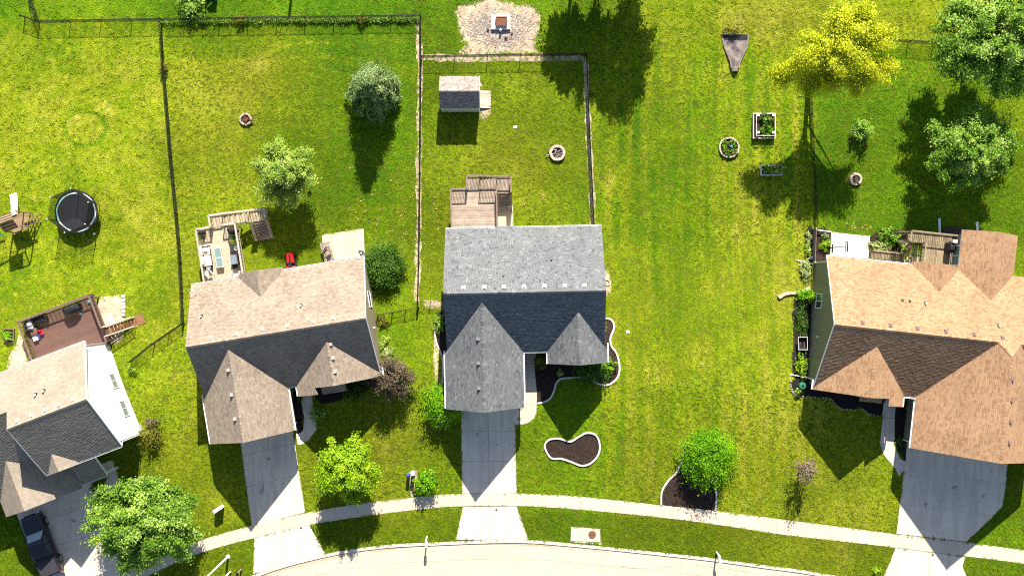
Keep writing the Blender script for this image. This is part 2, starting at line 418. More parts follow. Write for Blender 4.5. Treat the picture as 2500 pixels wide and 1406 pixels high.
ban(SW_T + SW_B[::-1])

def paved(name, quads, m, label=None, gap=0.012, top=0.026):
    """driveway or path: list of slab outlines in photo pixels"""
    o = tag(bpy.data.objects.new(name, None), kind='structure'); link(o)
    for qd in quads:
        pl = gpx(qd); ban(pl, 0.0); c = Vector((sum(p[0] for p in pl) / len(pl), sum(p[1] for p in pl) / len(pl)))
        pl = [tuple(Vector(p) + (c - Vector(p)).normalized() * gap) for p in pl]
        slab('slab', pl, o, m, top=top + rnd.uniform(-0.003, 0.003))
    return o
def lerp(a, b2, k): return (a[0] + (b2[0] - a[0]) * k, a[1] + (b2[1] - a[1]) * k)
def bands(l0, l1, r0, r1, ks, cols=2, mid=None):
    out = []
    for k0, k1 in zip(ks, ks[1:]):
        a, b2, c2, d2 = lerp(l0, l1, k0), lerp(r0, r1, k0), lerp(r0, r1, k1), lerp(l0, l1, k1)
        for c in range(cols):
            out.append([lerp(a, b2, c / cols), lerp(a, b2, (c + 1) / cols), lerp(d2, c2, (c + 1) / cols), lerp(d2, c2, c / cols)])
    return out
# beside the taupe house
paved('driveway', bands((583, 1050), (614, 1282), (711, 1018), (745.5, 1250), [0, 0.27, 0.6, 1.0]) + [[(620.6, 1313), (688, 1296), (707, 1375), (618, 1400)], [(688, 1296), (755, 1281), (795, 1351), (707, 1375)]], M['conc_cool'])
# grey house
paved('driveway', bands((1125, 960), (1127.5, 1204), (1257, 960), (1261.5, 1203), [0, 0.38, 0.68, 1.0]) + [[(1130, 1236), (1196, 1235.5), (1201, 1317), (1112, 1317)], [(1196, 1235.5), (1262, 1235), (1290, 1316), (1201, 1317)]], M['conc_cool'])
# tan house on the right
paved('driveway', bands((2215, 1075), (2188, 1302), (2330, 1095), (2276, 1312), [0, 0.36, 0.68, 1.0], 1) + [
    [(2330, 1095), (2462, 1110), (2456, 1180), (2306, 1160)], [(2306, 1160), (2456, 1180), (2448, 1235), (2424, 1261), (2291, 1240)], [(2291, 1240), (2424, 1261), (2359, 1322), (2276, 1312)],
    [(2186, 1337), (2270, 1347), (2264, 1424), (2150, 1424)], [(2270, 1347), (2357, 1358), (2350, 1380), (2372, 1436), (2264, 1424)]], M['conc_cool'])
# white house
paved('driveway', bands((30, 1225), (97, 1406), (214, 1150), (290, 1362), [0, 0.36, 0.68, 1.0], 3), M['conc_cool'])
paved('driveway', bands((97, 1406), (170, 1580), (290, 1362), (375, 1540), [0, 0.5, 1.0], 2), M['conc_cool'])
# oil drips and tyre smudges on the driveways
M['oil'] = mat('oil_stain', (0.40, 0.345, 0.285), 0.85, 0.3, 5, 0.3)
for x_, y_, r_, e_, a_ in ((640, 1195, .16, 3.2, 75), (655, 1120, .18, 1.3, 0), (690, 1180, .10, 1.5, 40), (1165, 1060, .13, 1.4, 20), (1215, 1085, .09, 1.6, 80), (1235, 1140, .07, 1.3, 0), (2330, 1190, .2, 1.5, 30), (2400, 1210, .14, 1.8, 60), (2260, 1230, .15, 1.4, 10), (2420, 1150, .1, 1.2, 0), (180, 1270, .16, 1.4, 20)):
    g = G(x_, y_); n = 18; mb = MB(); ca, sa = math.cos(R(a_)), math.sin(R(a_)); pp = []
    for k in range(n):
        q = r_ * rnd.uniform(.55, 1.15); t_ = 2 * math.pi * k / n; u_, v_ = q * e_ * math.cos(t_), q * math.sin(t_); pp.append((g.x + u_ * ca - v_ * sa, g.y + u_ * sa + v_ * ca))
    mb.add([(x2, y2, zg(y2) + .0325) for x2, y2 in pp], [tuple(range(n))], raw=True); tag(mb.build('oil_stain', M['oil']), kind='structure')
# front paths
paved('front_path', [[(731, 955), (762, 950), (766, 990), (738, 996)], [(738, 996), (766, 990), (771, 1018), (742, 1022)], [(742, 1022), (771, 1018), (773, 1048), (756, 1072), (740, 1043)], [(740, 1043), (756, 1072), (744, 1083), (727, 1086), (722, 1058)]], M['conc_cool'])
paved('front_path', [[(1281, 850), (1309, 850), (1310, 889), (1281, 889)], [(1281, 889), (1310, 889), (1311, 922), (1281, 923)], [(1281, 923), (1311, 922), (1311, 955), (1280, 955)], [(1280, 955), (1311, 955), (1311, 988), (1279, 985)],
    [(1279, 985), (1311, 988), (1311, 1003), (1305, 1021), (1290, 1032), (1268, 1038), (1268, 1000)]], M['conc'])
paved('front_path', [[(1257.5, 985), (1267, 985), (1267, 1037), (1258, 1037)]], M['conc_cool'])
paved('front_path', [[(2155, 975), (2193, 975), (2188, 1020), (2154, 1020)], [(2154, 1020), (2188, 1020), (2186, 1053), (2151, 1053)], [(2151, 1053), (2186, 1053), (2182, 1083), (2148, 1083)], [(2148, 1083), (2182, 1083), (2196, 1117), (2176, 1132), (2158, 1111)], [(2176, 1132), (2196, 1117), (2210, 1125), (2206, 1150), (2196, 1162)]], M['conc_cool'])
paved('front_path', [[(229, 1138), (275, 1122), (287, 1153), (262, 1162), (240, 1164)], [(262, 1162), (287, 1153), (291, 1183), (276, 1198), (250, 1192)], [(250, 1192), (276, 1198), (262, 1208), (232, 1204), (228, 1190)]], M['conc_cool'])
# patios
paved('patio', [[(785, 573), (837, 565), (850, 700), (800, 700)], [(837, 565), (888, 557), (893, 690), (850, 700)]], M['patio'])
paved('patio', [[(1214, 500), (1253, 500), (1254, 590), (1215, 590)]], M['patio'])
paved('patio', [[(2030, 566), (2077, 571), (2070, 650), (2026, 648)], [(2077, 571), (2124, 576), (2118, 656), (2070, 650)]], M['edge'])
# storm inlet by the kerb
inl = thing('storm_inlet', G(1430, 1304), 'pale concrete storm drain inlet with a round rusty cover at the kerb', 'storm drain')
pl = gpx([(1394, 1285), (1465, 1290), (1466, 1323), (1393, 1319)]); ban(pl)
MB().prism(pl, lambda u, v: zg(v) - 0.3, lambda u, v: zg(v) + 0.05, raw=True).build('lid_slab', M['conc'], inl)
pl = gpx([(1389, 1320), (1394, 1316), (1466, 1321), (1474, 1327), (1470, 1329), (1393, 1322)])
MB().prism(pl, lambda u, v: zg(v) - 0.10, lambda u, v: zg(v) + 0.02, raw=True).build('throat', M['conc_cool'], inl)
g = G(1445.5, 1304); MB().lathe((g.x, g.y, g.z + 0.045), [(0.34, 0), (0.34, 0.02), (0.31, 0.03), (0.30, 0.022), (0.02, 0.022)], 28).build('cover', M['rust'], inl)
for x, y, nm in ((1212, 1244, 'grey'), (735, 1288, 'taupe'), (2277, 1354, 'tan')):
    g = G(x, y); o = MB().lathe((g.x, g.y, g.z + 0.02), [(0.1, 0), (0.1, 0.02), (0.085, 0.026), (0.01, 0.024)], 14).build('valve_cover', M['rust'] if nm == 'taupe' else M['iron'])
    tag(o, 'small round iron valve cover in the driveway apron of the %s-roofed house' % nm, 'cover', 'iron valve covers in the driveway aprons')

# bare soil
drape('bare_soil', gpx(smooth([(1118, 60), (1112, 22), (1150, 6), (1205, -4), (1262, 8), (1312, 18), (1319, 60), (1309, 100), (1312, 126), (1330, 128), (1332, 134), (1250, 131), (1150, 134), (1120, 128), (1135, 108), (1125, 85)], 4, True)), 0.012, M['soil'], kind='structure')
def soilstrip(pts, w0, w1):
    l = gpx(pts); l2 = []
    for a, b2 in zip(l, l[1:]):
        n = max(2, int(math.dist(a, b2) / 0.7))
        l2 += [lerp(a, b2, k / n) for k in range(n)]
    l2.append(l[-1])
    A = [(p[0] + rnd.uniform(-.12, .12), p[1] + rnd.uniform(-.1, .1)) for p in offset(l2, w0)]; B = [(p[0] + rnd.uniform(-.12, .12), p[1] + rnd.uniform(-.1, .1)) for p in offset(l2, -w1)]
    drape('bare_soil', A + B[::-1], 0.013 + rnd.random() * 0.004, M['soil'], kind='structure')
soilstrip([(1028, 40), (1031, 140), (1030, 300), (1028, 480), (1027, 640), (1024, 742)], 0.0, 0.48)
soilstrip([(1034, 141), (1150, 144), (1290, 142), (1424, 140)], 0.3, 0.3)
soilstrip([(1428, 140), (1434, 250), (1440, 380), (1446, 480), (1447, 552)], 0.28, 0.28)
soilstrip([(1032, 742), (1085, 742)], 0.35, 0.4)
soilstrip([(391, 52), (391, 70)], 0.2, 0.2)
soilstrip([(1066, 800), (1066, 900), (1074, 960)], 0.25, 0.3)
drape('bare_soil', gpx(smooth([(1483, 655), (1492, 690), (1490, 720), (1478, 720), (1472, 680)], 3, True)), 0.012, M['soil'], kind='structure')
drape('bare_soil', gpx(smooth([(993, 1160), (1003, 1148), (1020, 1150), (1016, 1185), (1010, 1208), (1003, 1210), (1000, 1180)], 3, True)), 0.012, M['soil'], kind='structure')
drape('bare_soil', gpx(smooth([(240, 730), (275, 722), (300, 722), (302, 770), (300, 830), (255, 838), (238, 790)], 3, True)), 0.012, M['soil'], kind='structure')
drape('bare_soil', gpx(smooth([(48, 800), (66, 850), (72, 890), (20, 908), (22, 870), (40, 840)], 3, True)), 0.012, M['soil'], kind='structure')
drape('bare_soil', gpx(smooth([(1170, 200), (1180, 215), (1182, 222), (1200, 270), (1192, 285), (1178, 292), (1170, 280)], 3, True)), 0.012, M['soil'], kind='structure')
# bleached sticks and litter on the bare patch round the hatch
mb = MB()
for _ in range(3600):
    a = rnd.uniform(0, 6.28); d = abs(rnd.gauss(0, 1)); x = 1220 + math.cos(a) * d * 42; y = 70 + math.sin(a) * d * 26
    if not (1118 < x < 1315 and 12 < y < 126) or (1196 < x < 1248 and 30 < y < 76): continue
    g = G(x, y); t_ = rnd.uniform(0, 6.28); l_ = rnd.uniform(0.08, 0.5); z = g.z + 0.03
    mb.beam((g.x, g.y, z), (g.x + math.cos(t_) * l_, g.y + math.sin(t_) * l_, z + rnd.uniform(-0.01, 0.07)), rnd.uniform(0.012, 0.035), 0.015, True)
M['stick'] = mat('bleached_sticks', (0.62, 0.53, 0.45), 0.9, 0.3, 2, 0, attr=0.6)
tag(mb.build('dry_sticks', M['stick']), 'bleached dry sticks strewn over the bare ground', 'sticks', kind='stuff')

# mulch beds with poured white edging
def bed(name, pts, label, edge_ranges=None, dark=False, w=0.16, closed=True, dens=26, sm=5, edgelabel=None, emat='edge'):
    l = gpx(smooth(pts, sm, closed))
    o = drape(name, l, 0.03, M['darkmulch' if dark else 'mulch'], kind='structure')
    chips(l, dens, M['darkchip' if dark else 'chip'], o, dz=0.03)
    return o, l
def edging(pts, label, closed=False, w=0.15, sm=5, h=0.13):
    l = gpx(smooth(pts, sm, closed))
    if closed: l = l + [l[0]]
    th = thing('bed_edging', (l[0][0], l[0][1], zg(l[0][1])), label, 'edging')
    A, B = offset(l, w / 2), offset(l, -w / 2)
    if closed: A[-1] = A[0]; B[-1] = B[0]
    k = max(2, sm)
    for i in range(0, len(l) - 1, k):
        j = min(i + k, len(l) - 1)
        mb = MB(); strip(mb, A[i:j + 1], B[i:j + 1], -0.05, h + rnd.uniform(-.004, .004)); mb.build('kerb_piece', M['edge'], th)
    ban(A + B[::-1])
kid = [(1330, 1090), (1340, 1073), (1365, 1070), (1392, 1077), (1412, 1066), (1433, 1056), (1455, 1062), (1464, 1085), (1460, 1110), (1442, 1130), (1420, 1136), (1395, 1127), (1370, 1119), (1345, 1117)]
bed('mulch_bed', kid, '', dens=40)
edging(kid, 'white concrete edging round the kidney-shaped mulch bed on the lawn', True, h=0.15)
bed('mulch_bed', [(1614, 1231), (1617, 1195), (1634, 1172), (1656, 1150), (1668, 1120), (1730, 1120), (1745, 1165), (1750, 1200), (1746, 1245), (1680, 1238)], '', sm=3)
edging([(1614, 1232), (1616, 1198), (1632, 1172), (1652, 1152), (1664, 1122), (1672, 1090)], 'white concrete edging curving along the left of the pavement-side mulch bed')
edging([(1738, 1160), (1746, 1185), (1749, 1215), (1746, 1245)], 'short white concrete edging right of the pavement-side mulch bed')
GB = [(1479, 776), (1494, 782), (1499, 800), (1490, 825), (1493, 845), (1505, 862), (1512, 890), (1510, 915), (1497, 932), (1478, 940), (1460, 936), (1440, 926), (1422, 920), (1395, 922), (1370, 924), (1358, 935), (1352, 955), (1343, 972), (1328, 981), (1312, 984)]
bed('mulch_bed', GB + [(1311, 960), (1311, 840), (1400, 835), (1475, 835)], '', dark=False, sm=2, dens=30)
edging(GB, 'white concrete edging winding round the front bed of the grey-roofed house')
LB = [(1064, 768), (1062, 790), (1062, 815), (1067, 840), (1076, 860), (1081, 885), (1081, 915), (1078, 945)]
bed('mulch_bed', LB + [(1100, 945), (1100, 768)], '', dark=True, sm=2)
edging(LB[1:], 'weathered concrete edging along the left bed of the grey-roofed house', w=0.13)
bed('mulch_bed', [(721, 1030), (738, 1022), (741, 1040), (738, 1052), (724, 1058)], '', dark=True, sm=3)
bed('mulch_bed', [(716, 945), (730, 945), (738, 1000), (742, 1022), (722, 1030)], '', dark=True, sm=2)
bed('mulch_bed', [(770, 940), (850, 930), (925, 905), (935, 930), (870, 962), (800, 985), (772, 975)], '', dark=True, sm=3)
OB = [(1930, 928), (1932, 950), (1938, 962), (1952, 966), (1990, 970), (2025, 972), (2038, 985), (2055, 997), (2080, 1000), (2105, 998), (2118, 1008), (2150, 1016)]
bed('mulch_bed', OB + [(2156, 985), (2150, 960), (1990, 925)], '', dark=True, sm=2)
bed('mulch_bed', [(1937, 740), (1936, 800), (1935, 850), (1937, 925), (1990, 925), (1992, 740)], '', dark=True, sm=2)
bed('mulch_bed', [(1968, 560), (1986, 560), (1986, 640), (1970, 640)], '', dark=True, sm=2)
bed('mulch_bed', [(2188, 975), (2212, 975), (2211, 1122), (2200, 1110), (2186, 1090), (2184, 1060)], '', dark=True, sm=2)
bed('mulch_bed', [(1990, 560), (2030, 566), (2028, 645), (1988, 640)], '', sm=2)
bed('mulch_bed', [(2124, 578), (2150, 562), (2200, 560), (2222, 575), (2222, 615), (2124, 612)], '', sm=2)
# fieldstone edging of the right-hand house: stone by stone
l = gpx(smooth(OB, 4)); th = thing('stone_edging', (l[0][0], l[0][1], zg(l[0][1])), 'row of rounded fieldstones edging the front bed of the tan-roofed house', 'edging')
M['stone'] = mat('fieldstone', (0.36, 0.31, 0.27), 0.9, 0.4, 2.5, 0.3)
dist = 0
for a, b2 in zip(l, l[1:]):
    n = max(1, int(math.dist(a, b2) / 0.2))
    for k in range(n):
        p = lerp(a, b2, k / n); MB().ball((p[0] + rnd.uniform(-.03, .03), p[1] + rnd.uniform(-.03, .03), zg(p[1]) + 0.05), rnd.uniform(.08, .13), rnd.uniform(.08, .12), rnd.uniform(.06, .1), 7).build('stone', M['stone'], th, True)

# cracks, gutter stain
M['crack'] = mat('crack_tar', (0.16, 0.12, 0.08), 0.95, 0.3, 3); M['stain'] = mat('gutter_silt', (0.42, 0.31, 0.19), 0.95, 0.25, 2)
def crack(pts, w, m, name='crack', zf=None):
    l = gpx(pts); l2 = []
    for a, b2 in zip(l, l[1:]):
        n = max(1, int(math.dist(a, b2) / .35)); l2 += [lerp(a, b2, k / n) for k in range(n)]
    l2 = [(p[0] + rnd.uniform(-.03, .03), p[1] + rnd.uniform(-.04, .04)) for p in l2] + [l[-1]]
    A, B = offset(l2, w / 2), offset(l2, -w / 2)
    A = [lerp(p, q, rnd.uniform(0, .35)) for p, q in zip(A, B)]
    mb = MB(); zz = lambda p: zg(p[1]) - 0.0465
    mb.add([(p[0], p[1], zz(p)) for p in A] + [(p[0], p[1], zz(p)) for p in B], [(i, i + 1, len(A) + i + 1, len(A) + i) for i in range(len(A) - 1)], raw=True)
    mb.build(name, m, street)
crack([(1500, 1378), (1545, 1386), (1612, 1388), (1650, 1380), (1690, 1378), (1730, 1384), (1800, 1392), (1855, 1402)], .03, M['crack'])
crack([(1366, 1337), (1430, 1343), (1492, 1349)], .03, M['crack'])
crack([(1418, 1345), (1419, 1396)], .025, M['crack'])
for pts in ([(640, 1408), (700, 1388), (790, 1366), (860, 1352)], [(905, 1346), (1000, 1334), (1060, 1330), (1110, 1328)], [(1112, 1328), (1150, 1326), (1215, 1327), (1270, 1328), (1330, 1332), (1362, 1336)]): crack(pts, .16, M['stain'], 'silt_stain')

# ================================================================== HOUSES
def clip(poly, rect):
    """convex poly (2d) clipped to an axis rectangle"""
    for ax, lim, sg in ((0, rect[0], 1), (0, rect[1], -1), (1, rect[2], 1), (1, rect[3], -1)):
        out = []
        for i in range(len(poly)):
            a, b2 = poly[i], poly[(i + 1) % len(poly)]
            ia, ib = sg * (a[ax] - lim) >= 0, sg * (b2[ax] - lim) >= 0
            if ia: out.append(a)
            if ia != ib:
                k = (lim - a[ax]) / (b2[ax] - a[ax]); out.append((a[0] + (b2[0] - a[0]) * k, a[1] + (b2[1] - a[1]) * k))
        poly = out
        if len(poly) < 3: return None
    return poly
def shingles(fr, poly, m, parent, expo=0.15, tab=(0.16, 0.34), lift=0.022, name='shingles'):
    """lapped shingle tabs over a planar convex roof face (u,v,z); lower edges stand proud"""
    w = [fr.w(*p) for p in poly]
    n = Vector((0, 0, 0))
    for i in range(1, len(w) - 1): n += (w[i] - w[0]).cross(w[i + 1] - w[0])
    n.normalize()
    if n.z < 0: n = -n
    e = Vector((0, 0, 1)).cross(n).normalized(); s_ = n.cross(e).normalized()
    if s_.z < 0: s_ = -s_
    o = w[0]; p2 = [((q_ - o).dot(e), (q_ - o).dot(s_)) for q_ in w]
    x0, x1 = min(p[0] for p in p2), max(p[0] for p in p2); y0, y1 = min(p[1] for p in p2), max(p[1] for p in p2)
    vv, ff, rr = [], [], []
    y = y0; row = 0
    while y < y1:
        ye = min(y + expo, y1); strip_ = clip(p2, (x0 - 1, x1 + 1, y, ye))
        if strip_:
            a, b2 = min(p[0] for p in strip_), max(p[0] for p in strip_)
            x = a - rnd.uniform(0, tab[1])
            while x < b2:
                xe = x + rnd.uniform(*tab); c = clip(strip_, (x, xe - 0.008, y, ye)); x = xe
                if not c: continue
                k = len(vv); r_ = rnd.random(); lf = lift * rnd.uniform(0.75, 1.15)
                for q_ in c:
                    h = 0.004 + lf * (1 - (q_[1] - y) / expo)
                    vv.append(o + e * q_[0] + s_ * q_[1] + n * h)
                for q_ in c: vv.append(o + e * q_[0] + s_ * q_[1] - n * 0.012)
                m_ = len(c); ff.append([k + i for i in range(m_)]); rr.append(r_)
                for i in range(m_):
                    j = (i + 1) % m_; ff.append([k + i, k + m_ + i, k + m_ + j, k + j]); rr.append(r_)
        y = ye; row += 1
    mb = MB(); mb.v = [tuple(q_) for q_ in vv]; mb.f = ff; mb.r = rr
    ar = (w[1] - w[0]).cross(w[2] - w[0])
    return mb.build(name, m, parent, kind='stuff')
def slabface(mb, poly, th=0.14):
    up = [(p[0], p[1], p[2] - 0.012) for p in poly]; dn = [(p[0], p[1], p[2] - th) for p in poly]; n = len(poly)
    mb.add(up + dn, [tuple(range(n)), tuple(range(2 * n - 1, n - 1, -1))] + [(i, n + i, n + (i + 1) % n, (i + 1) % n) for i in range(n)])
def caps(fr, a, b2, wd_, drop, m, parent, wd2=None, drop2=None):
    """ridge caps from a to b: folded tiles"""
    A, B = fr.w(*a), fr.w(*b2); d = (B - A); n = max(1, int(d.length / 0.3)); d = d / n
    sd_ = Vector((d.y, -d.x, 0)).normalized(); mb = MB()
    for i in range(n):
        p, q_ = A + d * i, A + d * (i + 1.0); u0, u1 = Vector((0, 0, .045)), Vector((0, 0, .028))
        L_, R_ = sd_ * wd_ - Vector((0, 0, drop)), -sd_ * wd_ - Vector((0, 0, drop))
        mb.add([p + u0, q_ + u1, p + L_ + u0, q_ + L_ + u1, p + R_ + u0, q_ + R_ + u1], [(0, 2, 3, 1), (0, 1, 5, 4), (0, 4, 2)], rnd.random(), True)
    mb.build('ridge_caps', m, parent, kind='stuff')
def gable(mb, fr, ax, a0, a1, b0, bm, b1, ze0, zr_, ze1, zb):
    """house body with a pitched top; ax 'u' = ridge along u"""
    prof = [(b0, zb), (b1, zb), (b1, ze1), (bm, zr_), (b0, ze0)]
    rg = lambda a: [((a, b_, z) if ax == 'u' else (b_, a, z)) for b_, z in prof]
    mb.loft([rg(a0), rg(a1)])
def window(par, fr, ax, c, s0, s1, z0, z1, out, panes=2, glass='glass', fm='white', fw=0.07):
    """window in a wall plane: ax 'u' -> wall at u=c, spans v s0..s1; out = sign of the outward normal"""
    def bx(mb, a0, a1, y0, y1, d0, d1):
        lo, hi = sorted((c + out * d0, c + out * d1))
        if ax == 'u': mb.box(lo, hi, a0, a1, y0, y1)
        else: mb.box(a0, a1, lo, hi, y0, y1)
    mb = MB(fr)
    bx(mb, s0 - fw, s1 + fw, z1, z1 + fw, 0, .05); bx(mb, s0 - fw, s1 + fw, z0 - fw, z0, 0, .06)
    bx(mb, s0 - fw, s0, z0, z1, 0, .05); bx(mb, s1, s1 + fw, z0, z1, 0, .05)
    for k in range(1, panes):
        x = s0 + (s1 - s0) * k / panes; bx(mb, x - .025, x + .025, z0, z1, 0, .045)
    w_ = mb.build('window', M[fm], par)
    for k in range(panes):
        a, b2 = s0 + (s1 - s0) * k / panes + .025 * (k > 0), s0 + (s1 - s0) * (k + 1) / panes - .025 * (k < panes - 1)
        mb = MB(fr); bx(mb, a, b2, z0, z1, 0.005, .022); mb.build('pane', M[glass], w_)
    return w_
def garage_door(par, fr, v, u0, u1, z0, z1):
    mb = MB(fr); mb.box(u0 - .1, u1 + .1, v - .04, v, z0, z1 + .12); d = mb.build('garage_door', M['white'], par)
    n = max(2, round((u1 - u0) / 0.8))
    for r_ in range(4):
        for k in range(n):
            a, b2 = u0 + (u1 - u0) * k / n, u0 + (u1 - u0) * (k + 1) / n; h = (z1 - z0) / 4
            MB(fr).box(a + .05, b2 - .05, v - .06, v - .041, z0 + h * r_ + .06, z0 + h * (r_ + 1) - .06).build('door_panel', M['door'], d)
def gutter(par, fr, a, b2, z, w=0.12, hang=0.0):
    mb = MB(fr); A, B = fr.w(a[0], a[1], z), fr.w(b2[0], b2[1], z)
    d = (B - A).normalized(); sd_ = Vector((d.y, -d.x, 0)) * w
    for k0, k1, h0, h1 in ((0.0, 0.15, -.12, 0.0), (0.85, 1.0, -.12, 0.005), (0.15, 0.85, -.12, -.09)):
        rg = lambda c: [c + sd_ * k0 + Vector((0, 0, h0)), c + sd_ * k1 + Vector((0, 0, h0)), c + sd_ * k1 + Vector((0, 0, h1)), c + sd_ * k0 + Vector((0, 0, h1))]
        mb.loft([rg(A), rg(B)], True, None, True)
    g_ = mb.build('gutter', M['gutter'], par)
    if hang:
        n = int((B - A).length / hang); mb = MB()
        for i in range(1, n):
            c = A + (B - A) * i / n; mb.beam(c + Vector((0, 0, .002)), c + sd_ + Vector((0, 0, .002)), .035, .02, True)
        if n > 1: mb.build('hangers', M['gutter'], g_, kind='stuff')
    return g_
def downspout(par, pts, r=0.04): MB().path(pts, r, 4).build('downspout', M['gutter'], par)
def onroof(fr, fz, x, y):
    z = 4.0
    for _ in range(12):
        u, v = fr.px(x, y, z); z = fz(u, v)
    return u, v, z
def boxvent(par, fr, fz, x, y, m, s=0.24, h=0.17):
    u, v, z = onroof(fr, fz, x, y)
    zz = [fz(u + a * s / 2, v + b_ * s / 2) for a, b_ in ((-1, -1), (1, -1), (1, 1), (-1, 1))]
    mb = MB(fr); top = z + h
    mb.add([(u - s / 2, v - s / 2, zz[0] - .02), (u + s / 2, v - s / 2, zz[1] - .02), (u + s / 2, v + s / 2, zz[2] - .02), (u - s / 2, v + s / 2, zz[3] - .02),
            (u - s / 2, v - s / 2, max(top, zz[0] + .1)), (u + s / 2, v - s / 2, max(top, zz[1] + .1)), (u + s / 2, v + s / 2, max(zz[2] + .06, top)), (u - s / 2, v + s / 2, max(top, zz[3] + .06))],
           [(4, 5, 6, 7), (0, 1, 5, 4), (1, 2, 6, 5), (2, 3, 7, 6), (3, 0, 4, 7)])
    v_ = mb.build('roof_vent', m, par)
    mb = MB(fr); k = s / 2 + .05
    mb.add([(u - k, v - k, fz(u - k, v - k) + .03), (u + k, v - k, fz(u + k, v - k) + .03), (u + k, v + k, fz(u + k, v + k) + .03), (u - k, v + k, fz(u - k, v + k) + .03)], [(0, 1, 2, 3)])
    mb.build('flashing', m, v_)
def pipe(par, fr, fz, x, y, m, r=0.05, h=0.36):
    u, v, z = onroof(fr, fz, x, y)
    p = MB(fr).tube((u, v, z - .05), (u, v, z + h), r, 10).build('vent_pipe', m, par)
    MB(fr).lathe((u, v, z), [(r * 2.2, -.06), (r * 1.9, .03), (r * 1.1, .10), (r, .10)], 10).build('flashing', M['black'], p)
M['vent_pale'] = mat('vent_beige', (0.36, 0.32, 0.28), 0.6, 0.1, 3)
M['vent_grey'] = mat('vent_grey', (0.16, 0.16, 0.165), 0.6, 0.1, 3)
M['vent_white'] = mat('vent_galvanised', (0.45, 0.45, 0.44), 0.5, 0.1, 3)
M['vent_brown'] = mat('vent_brown', (0.20, 0.125, 0.11), 0.6, 0.1, 3)
M['fascia_dark'] = mat('underlay', (0.06, 0.055, 0.05), 0.9, 0.1, 3)
ZE = 2.9

def faces(house, fr, polys, smat, basemat='gutter'):
    mb = MB(fr)
    for p in polys: slabface(mb, p)
    roof = mb.build('roof', M[basemat], house)
    for p in polys: shingles(fr, p, M[smat], roof)
    return roof

# ---------------------------------------------------------------- grey-roofed house, middle
FG = Fr((-5.747, -0.479), 1.15)
hg = thing('grey_house', FG.w(6.8, 0, zg(0)), 'house with grey shingle roof and two front gables in the middle', 'house')
mf = lambda u, v: 6.8 - 0.75 * (-v) if v < 0 else 6.8 - 0.6964 * v
gz = lambda u, v: 6.2 - abs(u - 3.21) * 0.9706
sz = lambda u, v: 5.47 - abs(u - 11.34) * 0.985
polys = [
    [(0, 0, 6.8), (13.62, 0, 6.8), (13.67, 5.6, 2.9), (0.05, 5.6, 2.9)],
    [(0, -5.2, 2.9), (13.7, -5.2, 2.9), (13.62, 0, 6.8), (0, 0, 6.8)],
    [(-.19, -10.06, 2.9), (3.21, -10.06, 6.2), (3.21, -.8, 6.2), (-.19, -5.2, 2.9)],
    [(3.21, -10.06, 6.2), (6.61, -10.06, 2.9), (6.61, -5.2, 2.9), (3.21, -.8, 6.2)],
    [(8.75, -6.3, 2.92), (11.34, -6.3, 5.47), (11.34, -1.78, 5.47), (8.75, -5.2, 2.92)],
    [(11.34, -6.3, 5.47), (13.95, -6.3, 2.9), (13.95, -5.2, 2.9), (11.34, -1.78, 5.47)],
    [(4.44, 5.6, 2.9), (5.96, 5.6, 2.9), (5.96, 5.75, 2.8), (4.44, 5.75, 2.8)]]
rg_ = faces(hg, FG, polys, 'sh_grey')
caps(FG, (0, 0, 6.8), (13.62, 0, 6.8), .15, .10, M['sh_grey'], rg_)
caps(FG, (3.21, -10.06, 6.2), (3.21, -.9, 6.2), .15, .12, M['sh_grey'], rg_)
caps(FG, (11.34, -6.3, 5.47), (11.34, -1.9, 5.47), .15, .12, M['sh_grey'], rg_)
mb = MB(FG)
gable(mb, FG, 'u', .2, 13.45, 5.2, 0, -4.85, 3.0, 6.58, 2.95, -2.9)
gable(mb, FG, 'v', -9.8, -3, .15, 3.21, 6.27, 2.95, 6.0, 2.95, -1.2)
gable(mb, FG, 'v', -6.05, -3, 9.1, 11.34, 13.6, 3.0, 5.25, 3.0, -1.2)
mb.build('wall', M['wall_grey'], hg)
garage_door(hg, FG, -9.8, .9, 5.5, -.02, 2.15)
MB(FG).box(7.2, 8.15, -4.91, -4.852, .1, 2.2).build('door', M['door'], hg)
window(hg, FG, 'v', -6.05, 10.3, 12.4, .7, 2.1, -1); window(hg, FG, 'v', 5.2, 8, 9.6, .8, 2.1, 1); window(hg, FG, 'v', 5.2, 1.2, 3.0, 0.2, 2.2, 1)
for a, b2 in (((0.05, 5.61), (4.4, 5.61)), ((6.0, 5.61), (13.67, 5.61))): gutter(hg, FG, b2, a, 2.86, hang=0.6)
gutter(hg, FG, (-.2, -5.0), (-.2, -10.0), 2.86); gutter(hg, FG, (6.62, -10.0), (6.62, -5.32), 2.86); gutter(hg, FG, (6.62, -5.2), (8.74, -5.2), 2.86); gutter(hg, FG, (8.74, -5.32), (8.74, -6.3), 2.86); gutter(hg, FG, (13.96, -6.3), (13.96, -4.6), 2.86)
downspout(hg, [FG.w(13.98, -5.7, 2.8), FG.w(13.6, -5.7, 2.3), FG.w(13.65, -5.7, -.5), FG.w(14.4, -5.7, -.58)])
for x in (1131.5, 1182.5, 1230, 1279.5, 1329, 1379, 1427): boxvent(hg, FG, mf, x, 702 - (x - 1131) * 0.018, M['vent_white'], .23, .2)
for x, y in ((1167, 827), (1168, 886), (1169, 947)): boxvent(hg, FG, gz, x, y, M['vent_grey'], .26, .2)
pipe(hg, FG, mf, 1346.5, 632, M['vent_white']); pipe(hg, FG, mf, 1229.5, 671, M['vent_white'], .045, .3)
ban([FG.w(u, v)[:2] for u, v in ((.2, 5.2), (13.45, 5.2), (13.45, -4.85), (13.6, -6.05), (9.1, -6.05), (9.1, -4.85), (6.27, -4.85), (6.27, -9.8), (.15, -9.8))])

